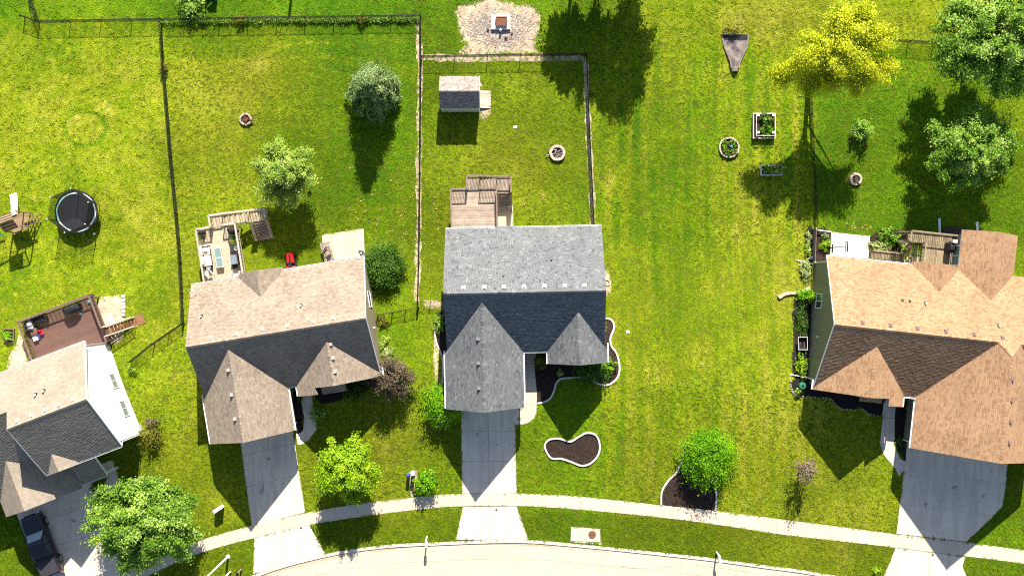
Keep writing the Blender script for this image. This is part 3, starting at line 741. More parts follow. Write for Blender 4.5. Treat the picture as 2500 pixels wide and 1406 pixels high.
# ---------------------------------------------------------------- taupe-roofed house, left of the middle
FT = Fr((-27.316, -4.926), 9.16)
ht = thing('taupe_house', FT.w(7.6, 0, zg(-4)), 'house with taupe speckled shingle roof and tan siding between the wood deck and patio', 'house')
tf = lambda u, v: 6.8 + 0.796 * v if v < 0 else 6.8 - 0.75 * v
tg = lambda u, v: 6.2 - abs(u - 3.38) * 0.892
ts = lambda u, v: 5.65 - abs(u - 11.55) * 0.74
polys = [
    [(0.05, 0, 6.8), (15.26, 0, 6.8), (15.45, 5.2, 2.9), (0.2, 5.2, 2.9)],
    [(-.1, -4.9, 2.9), (15.2, -4.9, 2.9), (15.26, 0, 6.8), (0.05, 0, 6.8)],
    [(-.32, -8.72, 2.9), (3.38, -8.72, 6.2), (3.38, -.75, 6.2), (-.32, -4.9, 2.9)],
    [(3.38, -8.72, 6.2), (7.1, -8.72, 2.88), (7.1, -4.9, 2.88), (3.38, -.75, 6.2)],
    [(7.9, -5.25, 2.95), (11.55, -5.25, 5.65), (11.55, -1.44, 5.65), (7.9, -4.85, 2.95)],
    [(11.55, -5.25, 5.65), (15.4, -5.25, 2.8), (15.4, -4.85, 2.8), (11.55, -1.44, 5.65)],
    [(7.9, -5.85, 2.95), (9.85, -5.85, 4.39), (9.65, -5.25, 4.25), (7.9, -5.25, 2.95)],
    [(4.42, 5.5, 2.92), (6.35, 5.5, 4.45), (6.35, 3.13, 4.45), (4.42, 5.15, 2.92)],
    [(6.35, 5.5, 4.45), (8.28, 5.5, 2.92), (8.28, 5.15, 2.92), (6.35, 3.13, 4.45)]]
rt = faces(ht, FT, polys, 'sh_tan')
caps(FT, (0.05, 0, 6.8), (15.26, 0, 6.8), .15, .10, M['sh_tan'], rt)
caps(FT, (3.38, -8.72, 6.2), (3.38, -.85, 6.2), .15, .12, M['sh_tan'], rt)
caps(FT, (11.55, -5.25, 5.65), (11.55, -1.5, 5.65), .15, .1, M['sh_tan'], rt)
mb = MB(FT)
gable(mb, FT, 'u', .2, 15.12, 4.8, 0, -4.5, 3.0, 6.58, 3.0, -2.9)
gable(mb, FT, 'v', -8.45, -3, .05, 3.38, 6.7, 2.95, 5.98, 2.95, -1.2)
gable(mb, FT, 'v', -5.0, -3, 8.2, 11.55, 15.0, 3.0, 5.4, 2.9, -1.2)
mb.build('wall', M['wall_tan'], ht)
# low roof of the bay window below the front gable
bp = [(9.9, -6.05, 2.35), (12.0, -6.05, 2.35), (12.0, -5.2, 2.95), (9.9, -5.2, 2.95)]
mb = MB(FT); slabface(mb, bp); bo = mb.build('bay_roof', M['gutter'], ht); shingles(FT, bp, M['sh_tan'], bo)
MB(FT).box(10.1, 11.8, -5.75, -5.0, -1, 2.4).build('bay', M['wall_tan'], ht)
garage_door(ht, FT, -8.45, .8, 5.7, -.35, 1.85)
MB(FT).box(7.2, 8.1, -4.56, -4.502, .05, 2.15).build('door', M['door'], ht)
window(ht, FT, 'v', 4.8, 8.8, 10.4, .6, 2.0, 1); window(ht, FT, 'v', 4.8, 11.5, 13.4, -1.8, .2, 1)
window(ht, FT, 'u', 15.12, .9, 2.2, .5, 1.9, 1, 2)
MB(FT).tube((15.12, -1.0, 1.6), (15.28, -1.0, 1.6), .06, 8).build('wall_vent', M['white'], ht)
gutter(ht, FT, (4.4, 5.21), (0.2, 5.21), 2.86, hang=0); gutter(ht, FT, (15.45, 5.21), (8.35, 5.21), 2.86, hang=.65)
gutter(ht, FT, (-.33, -4.4), (-.33, -8.7), 2.86); gutter(ht, FT, (7.11, -8.7), (7.11, -5.0), 2.84); gutter(ht, FT, (7.11, -4.9), (7.88, -4.9), 2.86); gutter(ht, FT, (7.88, -5.0), (7.88, -5.8), 2.9); gutter(ht, FT, (15.42, -5.2), (15.42, -4.5), 2.78)
for k in ((0.06, 15.22),):
    for a, b2 in (((15.30, 0, 6.74), (15.49, 5.2, 2.84)), ((15.30, 0, 6.74), (15.24, -4.9, 2.84))): MB(FT).beam(a, b2, .04, .2).build('rake_trim', M['white'], ht)
downspout(ht, [FT.w(15.4, 5.2, 2.8), FT.w(15.17, 4.7, 2.4), FT.w(15.17, 4.7, -1.9)]); downspout(ht, [FT.w(15.4, -4.6, 2.7), FT.w(15.17, -4.4, 2.3), FT.w(15.17, -4.4, -.3), FT.w(15.9, -4.4, -.4)])
downspout(ht, [FT.w(6.75, -7.4, 2.8), FT.w(6.75, -8.3, 1.2), FT.w(6.75, -8.3, -.2)])
for x, y in ((515, 824), (577, 815), (640, 803.5), (702, 795), (765, 785), (814, 776)): boxvent(ht, FT, tf, x, y, M['vent_pale'], .24, .14)
for x, y in ((558, 903), (566, 963), (574, 1022)): boxvent(ht, FT, tg, x, y, M['vent_pale'], .25, .2)
for x, y in ((808, 840), (813, 874), (818, 907)): boxvent(ht, FT, ts, x, y, M['vent_pale'], .25, .2)
pipe(ht, FT, tf, 735, 746, M['white'], .075, .3); pipe(ht, FT, tf, 492, 772, M['white'], .075, .3)
ban([FT.w(u, v)[:2] for u, v in ((.2, 4.8), (15.1, 4.8), (15.1, -4.5), (15, -5), (8.2, -5), (8.2, -4.5), (6.7, -4.5), (6.7, -8.45), (.05, -8.45))])
u, v, z = onroof(FT, tf, 482, 708)
an = thing('tv_antenna', FT.w(u, v, z), 'thin grey tv antenna on the roof corner above the wood deck', 'antenna')
mb = MB(FT); mb.tube((u, v, z - .02), (u, v, z + .9), .02, 6); mb.build('mast', M['vent_white'], an)
mb = MB(FT); mb.tube((u - .5, v - .2, z + .85), (u + .5, v + .2, z + .85), .014, 5)
for k in range(5): mb.tube((u - .45 + k * .22 - .12, v - .18 + k * .09 + .3, z + .85), (u - .45 + k * .22 + .12, v - .18 + k * .09 - .3, z + .85), .01, 5)
mb.build('elements', M['vent_white'], an)

# ---------------------------------------------------------------- tan-roofed house, right edge
FO = Fr((26.956, -3.031), -6.16)
ho = thing('tan_house', FO.w(9, 0, zg(-2)), 'large house with tan shingle roof and olive siding at the right edge', 'house')
of = lambda u, v: 6.8 + 0.71 * v if v < 0 else 6.8 - 0.667 * v
og = lambda u, v: 7.5 - abs(u - 14.75) * 0.782
os_ = lambda u, v: 5.75 - abs(u - 4.05) * 0.72
polys = [
    [(0, 0, 6.8), (24, 0, 6.8), (24, 5.85, 2.9), (-.15, 5.85, 2.9)],
    [(-.05, -5.5, 2.9), (24, -5.5, 2.9), (24, 0, 6.8), (0, 0, 6.8)],
    [(-.1, -5.85, 2.78), (4.05, -5.85, 5.75), (4.05, -1.48, 5.75), (-.1, -5.5, 2.78)],
    [(4.05, -5.85, 5.75), (7.65, -5.85, 3.16), (7.65, -5.4, 3.16), (4.05, -1.48, 5.75)],
    [(6.1, -6.5, 4.27), (7.7, -6.5, 3.12), (7.7, -5.85, 3.12), (6.1, -5.85, 4.27)],
    [(8.87, -10.0, 2.9), (14.75, -10.0, 7.5), (14.75, -1.05, 7.5), (13.85, 0, 6.8), (8.87, -5.5, 2.9)],
    [(14.75, -10.0, 7.5), (20.6, -10.0, 2.92), (20.6, -5.5, 2.92), (15.65, 0, 6.8), (14.75, -1.05, 7.5)],
    [(13.85, 0, 6.8), (15.65, 0, 6.8), (14.75, -1.05, 7.5)],
    [(7.3, 6.15, 2.85), (9.35, 6.15, 4.32), (9.35, 3.72, 4.32), (7.3, 5.85, 2.85)],
    [(9.35, 6.15, 4.32), (11.45, 6.15, 2.85), (11.45, 5.85, 2.85), (9.35, 3.72, 4.32)],
    [(11.35, 9.38, 2.85), (13.75, 9.38, 4.5), (13.75, 3.45, 4.5), (11.35, 5.85, 2.85)],
    [(13.75, 9.38, 4.5), (16.2, 9.38, 2.85), (16.2, 5.85, 2.85), (13.75, 3.45, 4.5)]]
ro = faces(ho, FO, polys, 'sh_orange')
caps(FO, (0, 0, 6.8), (13.8, 0, 6.8), .15, .10, M['sh_orange'], ro); caps(FO, (14.75, -10, 7.5), (14.75, -1.1, 7.5), .15, .11, M['sh_orange'], ro)
caps(FO, (4.05, -5.85, 5.75), (4.05, -1.55, 5.75), .15, .1, M['sh_orange'], ro); caps(FO, (9.35, 6.15, 4.32), (9.35, 3.8, 4.32), .15, .1, M['sh_orange'], ro); caps(FO, (13.75, 9.38, 4.5), (13.75, 3.6, 4.5), .15, .1, M['sh_orange'], ro)
caps(FO, (13.85, 0, 6.8), (14.75, -1.05, 7.5), .13, .05, M['sh_orange'], ro)
mb = MB(FO)
gable(mb, FO, 'u', .08, 23.8, 5.5, 0, -5.1, 2.95, 6.58, 3.0, -2.9)
gable(mb, FO, 'v', -5.6, -3, .3, 4.05, 7.2, 2.9, 5.5, 3.2, -1.2)
gable(mb, FO, 'v', -9.7, -2, 9.3, 14.75, 20.2, 3.0, 7.25, 3.0, -1.2)
gable(mb, FO, 'v', 9.1, 3, 11.75, 13.75, 15.8, 2.9, 4.25, 2.9, -2.9)
mb.build('wall', M['wall_olive'], ho)
bp = [(4.2, -6.45, 2.35), (6.1, -6.45, 2.35), (6.1, -5.8, 2.85), (4.2, -5.8, 2.85)]
mb = MB(FO); slabface(mb, bp); bo = mb.build('bay_roof', M['gutter'], ho); shingles(FO, bp, M['sh_orange'], bo)
MB(FO).box(4.35, 5.95, -6.2, -5.6, -1, 2.4).build('bay', M['wall_olive'], ho)
garage_door(ho, FO, -9.7, 9.9, 14.6, -.15, 2.1); garage_door(ho, FO, -9.7, 15.4, 18.4, -.15, 2.1)
MB(FO).box(7.5, 8.5, -5.16, -5.102, .05, 2.15).build('door', M['door'], ho)
window(ho, FO, 'u', .08, 1.3, 2.5, .35, 1.95, -1, 2); window(ho, FO, 'u', 11.75, 6.4, 8.0, .3, 2.3, -1, 2, 'glass_pale', fw=.1)
window(ho, FO, 'v', -5.6, 1.6, 3.4, .7, 2.0, -1)
MB(FO).box(-.02, .08, -1.35, -1.15, 1.9, 2.1).build('wall_vent', M['white'], ho)
gutter(ho, FO, (7.3, 5.86), (-.15, 5.86), 2.86, hang=.62); gutter(ho, FO, (11.34, 5.95), (11.34, 9.38), 2.8); gutter(ho, FO, (16.21, 9.38), (16.21, 5.9), 2.8)
gutter(ho, FO, (8.86, -5.6), (8.86, -10.0), 2.86); gutter(ho, FO, (7.7, -5.6), (8.84, -5.6), 2.98); gutter(ho, FO, (7.71, -6.5), (7.71, -5.75), 3.08); gutter(ho, FO, (-.11, -5.0), (-.11, -5.85), 2.74)
for a, b2 in (((-.03, 0, 6.74), (-.19, 5.85, 2.84)), ((-.03, 0, 6.74), (-.09, -5.5, 2.84))): MB(FO).beam(a, b2, .04, .2).build('rake_trim', M['white'], ho)
for a, c in (((-.1, 5.85), 5.35), ((-.1, -5.7), -5.0)): downspout(ho, [FO.w(a[0], a[1], 2.75), FO.w(.0, c, 2.3), FO.w(.0, c, zg(FO.w(0, c).y) + .2), FO.w(-1.5, c + .1, zg(FO.w(0, c).y) + .08)], .055)
downspout(ho, [FO.w(8.9, -9.9, 2.75), FO.w(9.22, -9.6, 2.3), FO.w(9.22, -9.6, -.1)], .055)
for x, y in ((2106, 787), (2173.5, 793.5), (2240, 801.5), (2309, 808.5), (2378, 816), (2447, 824)): boxvent(ho, FO, of, x, y, M['vent_brown'], .26, .16)
for x, y in ((2472, 925), (2470, 976), (2467, 1028), (2464, 1080)): boxvent(ho, FO, og, x, y, M['vent_brown'], .26, .2)
for x, y in ((2203, 733), (2221, 735)): boxvent(ho, FO, of, x, y, M['fascia_dark'], .14, .12)
pipe(ho, FO, of, 2258.5, 740, M['white'], .06, .32); pipe(ho, FO, of, 2437.5, 794, M['white'], .06, .32)
ban([FO.w(u, v)[:2] for u, v in ((.1, 5.5), (11.75, 5.5), (11.75, 9.1), (15.8, 9.1), (15.8, 5.5), (23.8, 5.5), (23.8, -5.1), (20.2, -5.1), (20.2, -9.7), (9.3, -9.7), (9.3, -5.1), (.1, -5.6))])

# ---------------------------------------------------------------- white-sided house, lower left
FW = Fr((-41.043, -11.458), 20.83)
hw = thing('white_house', FW.w(2, 0, zg(-12)), 'two-storey house with white siding and beige shingle roof at the left edge', 'house')
wf = lambda u, v: 9.2 + 0.783 * v if v < 0 else 9.2 - 0.76 * v
polys = [
    [(-.04, 0, 9.2), (6.85, 0, 9.2), (7.0, 4.73, 5.6), (-.04, 4.73, 5.6)],
    [(-.04, -4.6, 5.6), (6.8, -4.6, 5.6), (6.85, 0, 9.2), (-.04, 0, 9.2)],
    [(-12, 1.38, 8.15), (-.04, 1.38, 8.15), (-.04, 4.73, 5.6), (-12, 4.73, 5.6)],
    [(-12, -5.4, 2.9), (0.0, -5.4, 2.9), (0.0, 1.38, 8.15), (-12, 1.38, 8.15)],
    [(-5.8, -6.85, 2.9), (-2.95, -6.85, 5.3), (-2.95, -2.3, 5.3), (-5.8, -5.4, 2.9)],
    [(-2.95, -6.85, 5.3), (1.35, -6.85, 2.9), (1.35, -5.3, 2.9), (0.0, -3.86, 3.65), (-2.95, -2.3, 5.3)],
    [(1.35, -6.55, 2.75), (3.62, -6.55, 2.75), (3.62, -4.5, 4.0), (1.35, -4.5, 4.0)],
    [(.3, -4.75, 5.7), (1.55, -4.75, 6.75), (1.55, -3.13, 6.75), (.3, -4.5, 5.7)],
    [(1.55, -4.75, 6.75), (2.85, -4.75, 5.7), (2.85, -4.5, 5.7), (1.55, -3.13, 6.75)]]
rw = faces(hw, FW, polys, 'sh_white')
caps(FW, (-.04, 0, 9.2), (6.85, 0, 9.2), .15, .11, M['sh_white'], rw)
mb = MB(FW)
gable(mb, FW, 'u', .05, 6.75, 4.35, 0, -4.2, 5.65, 8.95, 5.7, -2.9)
gable(mb, FW, 'u', -11.8, .0, 4.35, 1.38, -5.0, 5.65, 7.9, 3.0, -2.9)
gable(mb, FW, 'v', -6.6, -3, -5.4, -2.95, .9, 3.0, 5.1, 3.0, -1.6)
mb.build('wall', M['wall_white'], hw)
for u in (1.5, 3.4): MB(FW).box(u, u + .16, -6.4, -6.24, -.8, 2.7).build('porch_column', M['white'], hw)
garage_door(hw, FW, -6.6, -4.9, .3, -.6, 1.6)
MB(FW).box(2.2, 3.1, -4.26, -4.202, .0, 2.1).build('door', M['door'], hw)
window(hw, FW, 'u', 6.75, .35, 1.55, 1.3, 2.4, 1, 2, 'glass_house'); window(hw, FW, 'u', 6.75, -2.3, -1.0, 1.3, 2.4, 1, 2, 'glass_house')
MB(FW).box(6.75, 6.9, -4.0, -3.4, -.5, .5).build('meter_box', M['vent_white'], hw)
gutter(hw, FW, (7.0, 4.74), (-12, 4.74), 5.56, hang=.9); gutter(hw, FW, (-.04, -4.61), (6.8, -4.61), 5.56); gutter(hw, FW, (1.35, -6.56), (3.62, -6.56), 2.7); gutter(hw, FW, (-5.8, -6.86), (-5.8, -5.6), 2.86)
for a, b2 in (((6.89, 0, 9.12), (7.04, 4.73, 5.52)), ((6.89, 0, 9.12), (6.84, -4.6, 5.52)), ((3.66, -4.5, 3.95), (3.66, -6.55, 2.7)), ((-.07, 0, 9.1), (-.07, -4.6, 5.5))): MB(FW).beam(a, b2, .05, .22).build('rake_trim', M['white'], hw)
downspout(hw, [FW.w(6.8, -4.65, 5.5), FW.w(6.8, -4.3, 5.1), FW.w(6.8, -4.3, .0)]); downspout(hw, [FW.w(6.9, 4.75, 5.5), FW.w(6.8, 4.45, 5.1), FW.w(6.8, 4.45, -1.4)])
downspout(hw, [FW.w(3.6, -6.55, 2.65), FW.w(3.6, -6.4, 2.4), FW.w(3.6, -6.4, -.3)])
for x, y in ((42, 1027), (76, 1013.5), (109, 1001), (143, 988), (177, 975.5)): boxvent(hw, FW, wf, x, y, M['vent_pale'], .24, .13)
for x, y in ((87, 964), (107, 954.5)): pipe(hw, FW, wf, x, y, M['white'], .09, .32)
ban([FW.w(u, v)[:2] for u, v in ((-11.8, 4.35), (6.75, 4.35), (6.75, -4.2), (3.6, -4.2), (.9, -6.6), (-5.4, -6.6), (-11.8, -5.0))])

# ---------------------------------------------------------------- shed
FS = Fr(G(1122, 272)[:2], 0.0)
zs = zg(18)
u0, _ = FS.px(1073, 200, zs + 2.4); u1, _ = FS.px(1170.5, 200, zs + 2.4)
_, vr = FS.px(1120, 222.5, zs + 3.35); _, vb = FS.px(1120, 187, zs + 2.3); _, vf = FS.px(1120, 265, zs + 2.3)
sh = thing('garden_shed', FS.w((u0 + u1) / 2, vr, zs), 'pale blue garden shed with brown shingle roof inside the fenced yard', 'shed')
polys = [[(u0, vr, zs + 3.35), (u1, vr, zs + 3.35), (u1, vb, zs + 2.3), (u0, vb, zs + 2.3)], [(u0, vf, zs + 2.3), (u1, vf, zs + 2.3), (u1, vr, zs + 3.35), (u0, vr, zs + 3.35)]]
rs = faces(sh, FS, polys, 'sh_shed')
mb = MB(FS); gable(mb, FS, 'u', u0 + .08, u1 - .06, vb - .12, vr, vf + .03, zs + 2.28, zs + 3.25, zs + 2.28, zs - .1); mb.build('wall', M['wall_shed'], sh)
MB(FS).box(u1 - .06, u1 - .02, vr - .75, vr + .75, zs + .1, zs + 2.0).build('double_door', M['white'], sh)
for a, b2 in (((u1 + .02, vr, zs + 3.28), (u1 + .02, vb, zs + 2.23)), ((u1 + .02, vr, zs + 3.28), (u1 + .02, vf, zs + 2.23))): MB(FS).beam(a, b2, .04, .14).build('rake_trim', M['white'], sh)
rmp = thing('shed_ramp', G(1185, 243), 'small grey plank ramp at the door of the garden shed', 'ramp')
p0, p1 = G(1172, 222), G(1198, 265); n = 6
for k in range(n):
    a = p1.y + (p0.y - p1.y) * k / n; b2 = p1.y + (p0.y - p1.y) * (k + 1) / n - .025
    MB().add([(p0.x, a, zs + .22), (p1.x, a, zs + .04), (p1.x, b2, zs + .04), (p0.x, b2, zs + .22), (p0.x, a, zs + .26), (p1.x, a, zs + .08), (p1.x, b2, zs + .08), (p0.x, b2, zs + .26)], [(0, 3, 2, 1), (4, 5, 6, 7), (0, 1, 5, 4), (1, 2, 6, 5), (2, 3, 7, 6), (3, 0, 4, 7)]).build('plank', M['rail_pale'], rmp)
for y in (p0.y - .15, p1.y + .15): MB().beam((p0.x, y, zs + .1), (p1.x, y, zs + .0), .05, .2, True).build('joist', M['rail_grey'], rmp)
ban([FS.w(u, v)[:2] for u, v in ((u0, vb), (u1, vb), (u1, vf), (u0, vf))])

# ================================================================== FENCES
def wires(mb, a, b2, z0a, z0b, h, sp=0.10, r=0.0052):
    """chain-link wires in the vertical plane a-b (plan), both diagonals"""
    L_ = math.dist(a, b2); n = int((L_ + h) / sp); dx, dy = (b2[0] - a[0]) / L_, (b2[1] - a[1]) / L_
    nx, ny = -dy * r, dx * r
    zb_ = lambda s_: z0a + (z0b - z0a) * s_ / L_ + .04
    for sg in (1, -1):
        for i in range(1, n):
            s0 = i * sp - h; s1 = i * sp; t0, t1 = 0.0, 1.0
            if s0 < 0: t0 = -s0 / h
            if s1 > L_: t1 = (L_ - s0) / h
            if t1 <= t0: continue
            p = s0 + t0 * h; q_ = s0 + t1 * h; hp, hq = (t0 * h, t1 * h) if sg > 0 else (h - t0 * h, h - t1 * h)
            A = Vector((a[0] + dx * p, a[1] + dy * p, zb_(p) + hp)); B = Vector((a[0] + dx * q_, a[1] + dy * q_, zb_(q_) + hq))
            e_ = Vector((nx, ny, 0)); f_ = Vector((-dx * r * .7 * sg, -dy * r * .7 * sg, r * .7))
            mb.add([A + e_, A + f_, A - e_ - f_ * .5, B + e_, B + f_, B - e_ - f_ * .5], [(0, 1, 4, 3), (1, 2, 5, 4), (2, 0, 3, 5)], 0.5, True)
def fence(pts, label, h=1.15, sp=3.0, thick=0.036, gates=()):
    """pts: photo pixels of the top rail"""
    l = [G(x, y, h) for x, y in pts]
    th = thing('chain_link_fence', l[0], label, 'fence')
    for i, (a, b2) in enumerate(zip(l, l[1:])):
        n = max(1, round(math.dist(a[:2], b2[:2]) / sp)); mbw = MB()
        for k in range(n + (i == len(l) - 2)):
            p = a.lerp(b2, k / n); p.z = zg(p.y); ends = (k == 0 and True) or k == n
            MB().tube((p.x, p.y, p.z - .2), (p.x, p.y, p.z + h + (.06 if ends else .02)), thick * (1.35 if ends else 1), 7, raw=True).build('post', M['wire'], th)
        for k in range(n):
            p, q_ = a.lerp(b2, k / n), a.lerp(b2, (k + 1) / n); p.z, q_.z = zg(p.y), zg(q_.y)
            MB().tube((p.x, p.y, p.z + h), (q_.x, q_.y, q_.z + h), thick * .55, 6, raw=True).build('top_rail', M['wire'], th)
            wires(mbw, p[:2], q_[:2], p.z, q_.z, h - .05)
        mbw.build('wire_mesh', M['wire'], th, kind='stuff')
    return th
fence([(85, 50), (388, 45), (1024, 36)], 'black chain-link fence along the back of the two left yards', sp=2.75)
fence([(48, 36), (85, 50), (64, -14), (60, -40)], 'short black chain-link corner leading out of the top left', sp=1.6)
fence([(386, 52), (390, 120), (411, 380), (425, 520), (434, 640), (441, 792)], 'black chain-link fence between the trampoline yard and the taupe-roofed house', sp=2.6)
fence([(1025, 36), (1026, 140), (1024, 420), (1021, 640), (1018, 752)], 'black chain-link fence left of the garden shed', sp=2.9)
fence([(1028, 136), (1432, 130)], 'black chain-link fence behind the garden shed', sp=2.75)
fence([(1433, 131), (1441, 330), (1452, 560)], 'black chain-link fence right of the stone fire pit', sp=2.9)
fence([(1018, 737), (1080, 735)], 'short black chain-link fence beside the left wall of the grey-roofed house', sp=1.2)
fence([(441, 790), (368, 840), (312, 884)], 'low black chain-link fence slanting down to the white-sided house', sp=2.0)
fence([(1992, 84), (2165, 94), (2350, 107)], 'black chain-link fence behind the yellow tree', sp=2.7)
fence([(1981, 205), (1992, 420), (1997, 572)], 'black chain-link fence in the shade of the yellow tree', .8, 2.9, .022)
# cross fence with a gate beside the taupe house
l0 = [G(918, 768, 1.15), G(955, 763, 1.15), G(988, 757, 1.15), G(1020, 750, 1.15)]
gt = thing('chain_link_gate', l0[1], 'black chain-link gate and side panels right of the taupe-roofed house', 'gate')
for p in l0: MB().tube((p.x, p.y, p.z - .2), (p.x, p.y, p.z + 1.25), .04, 7, raw=True).build('post', M['wire'], gt)
for k, (a, b2) in enumerate(zip(l0, l0[1:])):
    for hh in ((.1, .6, 1.15) if k == 1 else (1.15,)): MB().tube((a.x, a.y, a.z + hh), (b2.x, b2.y, b2.z + hh), .022, 6, raw=True).build('rail', M['wire'], gt)
    mb = MB(); wires(mb, a[:2], b2[:2], a.z, b2.z, 1.08); mb.build('wire_mesh', M['wire'], gt, kind='stuff')

# ================================================================== DECKS
def rail(par, fr, p, q_, z0, z1, m, h=1.0, gap=0.125, tw=0.12, bal=True, post=True):
    """railing from p to q (frame coords), deck heights z0,z1"""
    L_ = math.dist(p, q_)
    for k in (0, 1):
        if post: MB(fr).box(*[x for c in ((lerp(p, q_, k)[0] - .045, lerp(p, q_, k)[0] + .045), (lerp(p, q_, k)[1] - .045, lerp(p, q_, k)[1] + .045)) for x in c], (z0, z1)[k] - .15, (z0, z1)[k] + h).build('rail_post', m, par)
    MB(fr).beam((*p, z0 + h), (*q_, z1 + h), tw, .045).build('top_rail', m, par)
    if bal:
        MB(fr).beam((*p, z0 + .1), (*q_, z1 + .1), .05, .07).build('bottom_rail', m, par)
        mb = MB(fr); n = int(L_ / gap)
        for i in range(1, n):
            a = lerp(p, q_, i / n); za = z0 + (z1 - z0) * i / n; mb.beam((*a, za + .1), (*a, za + h), .035, .035)
        if n > 1: mb.build('balusters', m, par, kind='stuff')
def boards(par, fr, u0, u1, v0, v1, z, m, along='u', bw=0.14, gap=0.014):
    n = max(1, round(((v1 - v0) if along == 'u' else (u1 - u0)) / bw))
    for i in range(n):
        mb = MB(fr); j = rnd.uniform(-.003, .003)
        if along == 'u':
            a = v0 + (v1 - v0) * i / n; mb.box(u0, u1, a, a + (v1 - v0) / n - gap, z - .04, z + j)
        else:
            a = u0 + (u1 - u0) * i / n; mb.box(a, a + (u1 - u0) / n - gap, v0, v1, z - .04, z + j)
        mb.build('board', m, par)
def skirt(par, fr, u0, u1, v0, v1, z, m):
    for a in ((u0, u1, v0, v0 + .05), (u0, u1, v1 - .05, v1), (u0, u0 + .05, v0 + .05, v1 - .05), (u1 - .05, u1, v0 + .05, v1 - .05)): MB(fr).box(*a, z - .28, z - .042).build('rim_joist', m, par)
    for u in (u0 + .1, u1 - .2):
        for v in (v0 + .1, v1 - .2):
            w = fr.w(u, v); MB(fr).box(u, u + .12, v, v + .12, zg(w.y) - .2, z - .28).build('support_post', m, par)
def stairs(par, fr, a, b2, c, d, z0, z1, n, m, axis):
    """treads between (a..b along the run) and (c..d across)"""
    for i in range(n):
        k0, k1 = a + (b2 - a) * i / n, a + (b2 - a) * (i + 1) / n; z = z0 + (z1 - z0) * (i + 1) / (n + 1); lo, hi = sorted((k0, k1))
        mb = MB(fr); (mb.box(lo, hi - .02, c, d, z - .045, z) if axis == 'u' else mb.box(c, d, lo, hi - .02, z - .045, z)); mb.build('tread', m, par)
    for e_ in (c + .03, d - .03):
        p, q_ = ((a, e_, z0 - .12), (b2, e_, z1 - .05)) if axis == 'u' else ((e_, a, z0 - .12), (e_, b2, z1 - .05))
        MB(fr).beam(p, q_, .045, .26).build('stringer', m, par)

# ---- grey house: weathered deck, walkway, two flights
Z = 0.15; zt = Z + 1.0
x = lambda px, py, z=zt: FG.px(px, py, z)
ul, vt = x(1100.5, 461); ur, _ = x(1212, 461); wl, vw = x(1139, 429); lr, _ = x(1247, 429)
dk = thing('wood_deck', FG.w(ul, 5.6, zg(6)), 'weathered grey wooden deck with stairs behind the grey-roofed house', 'deck')
vtop = vt - .05; vw0 = vw - .05; ua, ub = x(1171.5, 450)[0], x(1213, 450)[0]
boards(dk, FG, ul + .03, ur - .03, 5.0, vtop, Z, M['deck_grey'], 'u', .145)
skirt(dk, FG, ul + .03, ur - .03, 5.1, vtop, Z, M['rail_grey'])
boards(dk, FG, wl, ua, vtop + .012, vw0, Z, M['deck_grey'], 'v', .145)
zl = Z - 0.9; zq = zg(FG.w(lr, vt).y)
stairs(dk, FG, ua, ub, vtop + .05, vw0, Z, zl, 5, M['deck_grey'], 'u')
va = x(1230, 472, zl)[1]; vbm = x(1230, 518, zq)[1]
boards(dk, FG, ub, lr - .05, va, vw0, zl, M['deck_grey'], 'v', .145)
skirt(dk, FG, ub, lr - .05, va, vw0, zl, M['rail_grey'])
stairs(dk, FG, va, vbm, ub + .05, lr - .05, zl, zq, 7, M['deck_grey'], 'v')
mr = M['rail_grey']
rail(dk, FG, (ul, 5.2), (ul, vt), Z, Z, mr); rail(dk, FG, (ul, vt), (wl, vt), Z, Z, mr); rail(dk, FG, (wl, vt), (wl, vw), Z, Z, mr, post=False)
rail(dk, FG, (wl, vw), (ua, vw), Z, Z, mr); rail(dk, FG, (ua, vw), (ub, vw), Z, zl, mr); rail(dk, FG, (ub, vw), (lr, vw), zl, zl, mr)
rail(dk, FG, (ua, vt), (ur, vt), Z, Z, mr); rail(dk, FG, (ur, vt), (ur, 5.2), Z, Z, mr); rail(dk, FG, (lr, vw), (lr, va), zl, zl, mr); rail(dk, FG, (lr, va), (lr, vbm), zl, zq, mr); rail(dk, FG, (ub, va), (ub, vbm), zl, zq, mr)

# ---- taupe house: pale deck
Z = 0.0; zt = Z + 1.0; fr = FT; mr = M['rail_pale']; mdk = M['deck_tan']
x = lambda px, py, z=zt: FT.px(px, py, z)
ul, vt = x(477, 559); ur, _ = x(573, 547); wl, vw = x(508, 523); wm, v2 = x(542, 550); lr, _ = x(638, 509); vt = (vt + v2) / 2
vw = (vw + x(637, 509)[1]) / 2
dk = thing('wood_deck', FT.w(ul, 5.2, zg(2)), 'pale wooden deck with patio furniture behind the taupe-roofed house', 'deck')
DT = dict(ul=ul, ur=ur, vt=vt, z=Z)
boards(dk, FT, ul + .03, ur - .03, 4.7, vt - .05, Z, mdk, 'u', .145); skirt(dk, FT, ul + .03, ur - .03, 4.85, vt - .05, Z, mr)
boards(dk, FT, wl + .03, wm, vt - .03, vw - .05, Z, mdk, 'v', .145)
us = x(608, 520, Z - .5)[0]; zl = Z - 1.0; zq = zg(FT.w(lr, vt).y)
stairs(dk, FT, wm, us, vt + .02, vw - .05, Z, zl, 5, mdk, 'u')
boards(dk, FT, us, lr - .03, vt + .02, vw - .05, zl, mdk, 'v', .145); skirt(dk, FT, us, lr - .03, vt + .02, vw - .05, zl, mr)
vb_ = x(648, 584, zq + .3)[1]; ua, ub = x(620, 548, zl)[0], x(648, 540, zl)[0]
ua, ub = us + .1, lr - .03
stairs(dk, FT, vt, vb_, ua, ub, zl, zq, 7, M['deck_grey'], 'v')
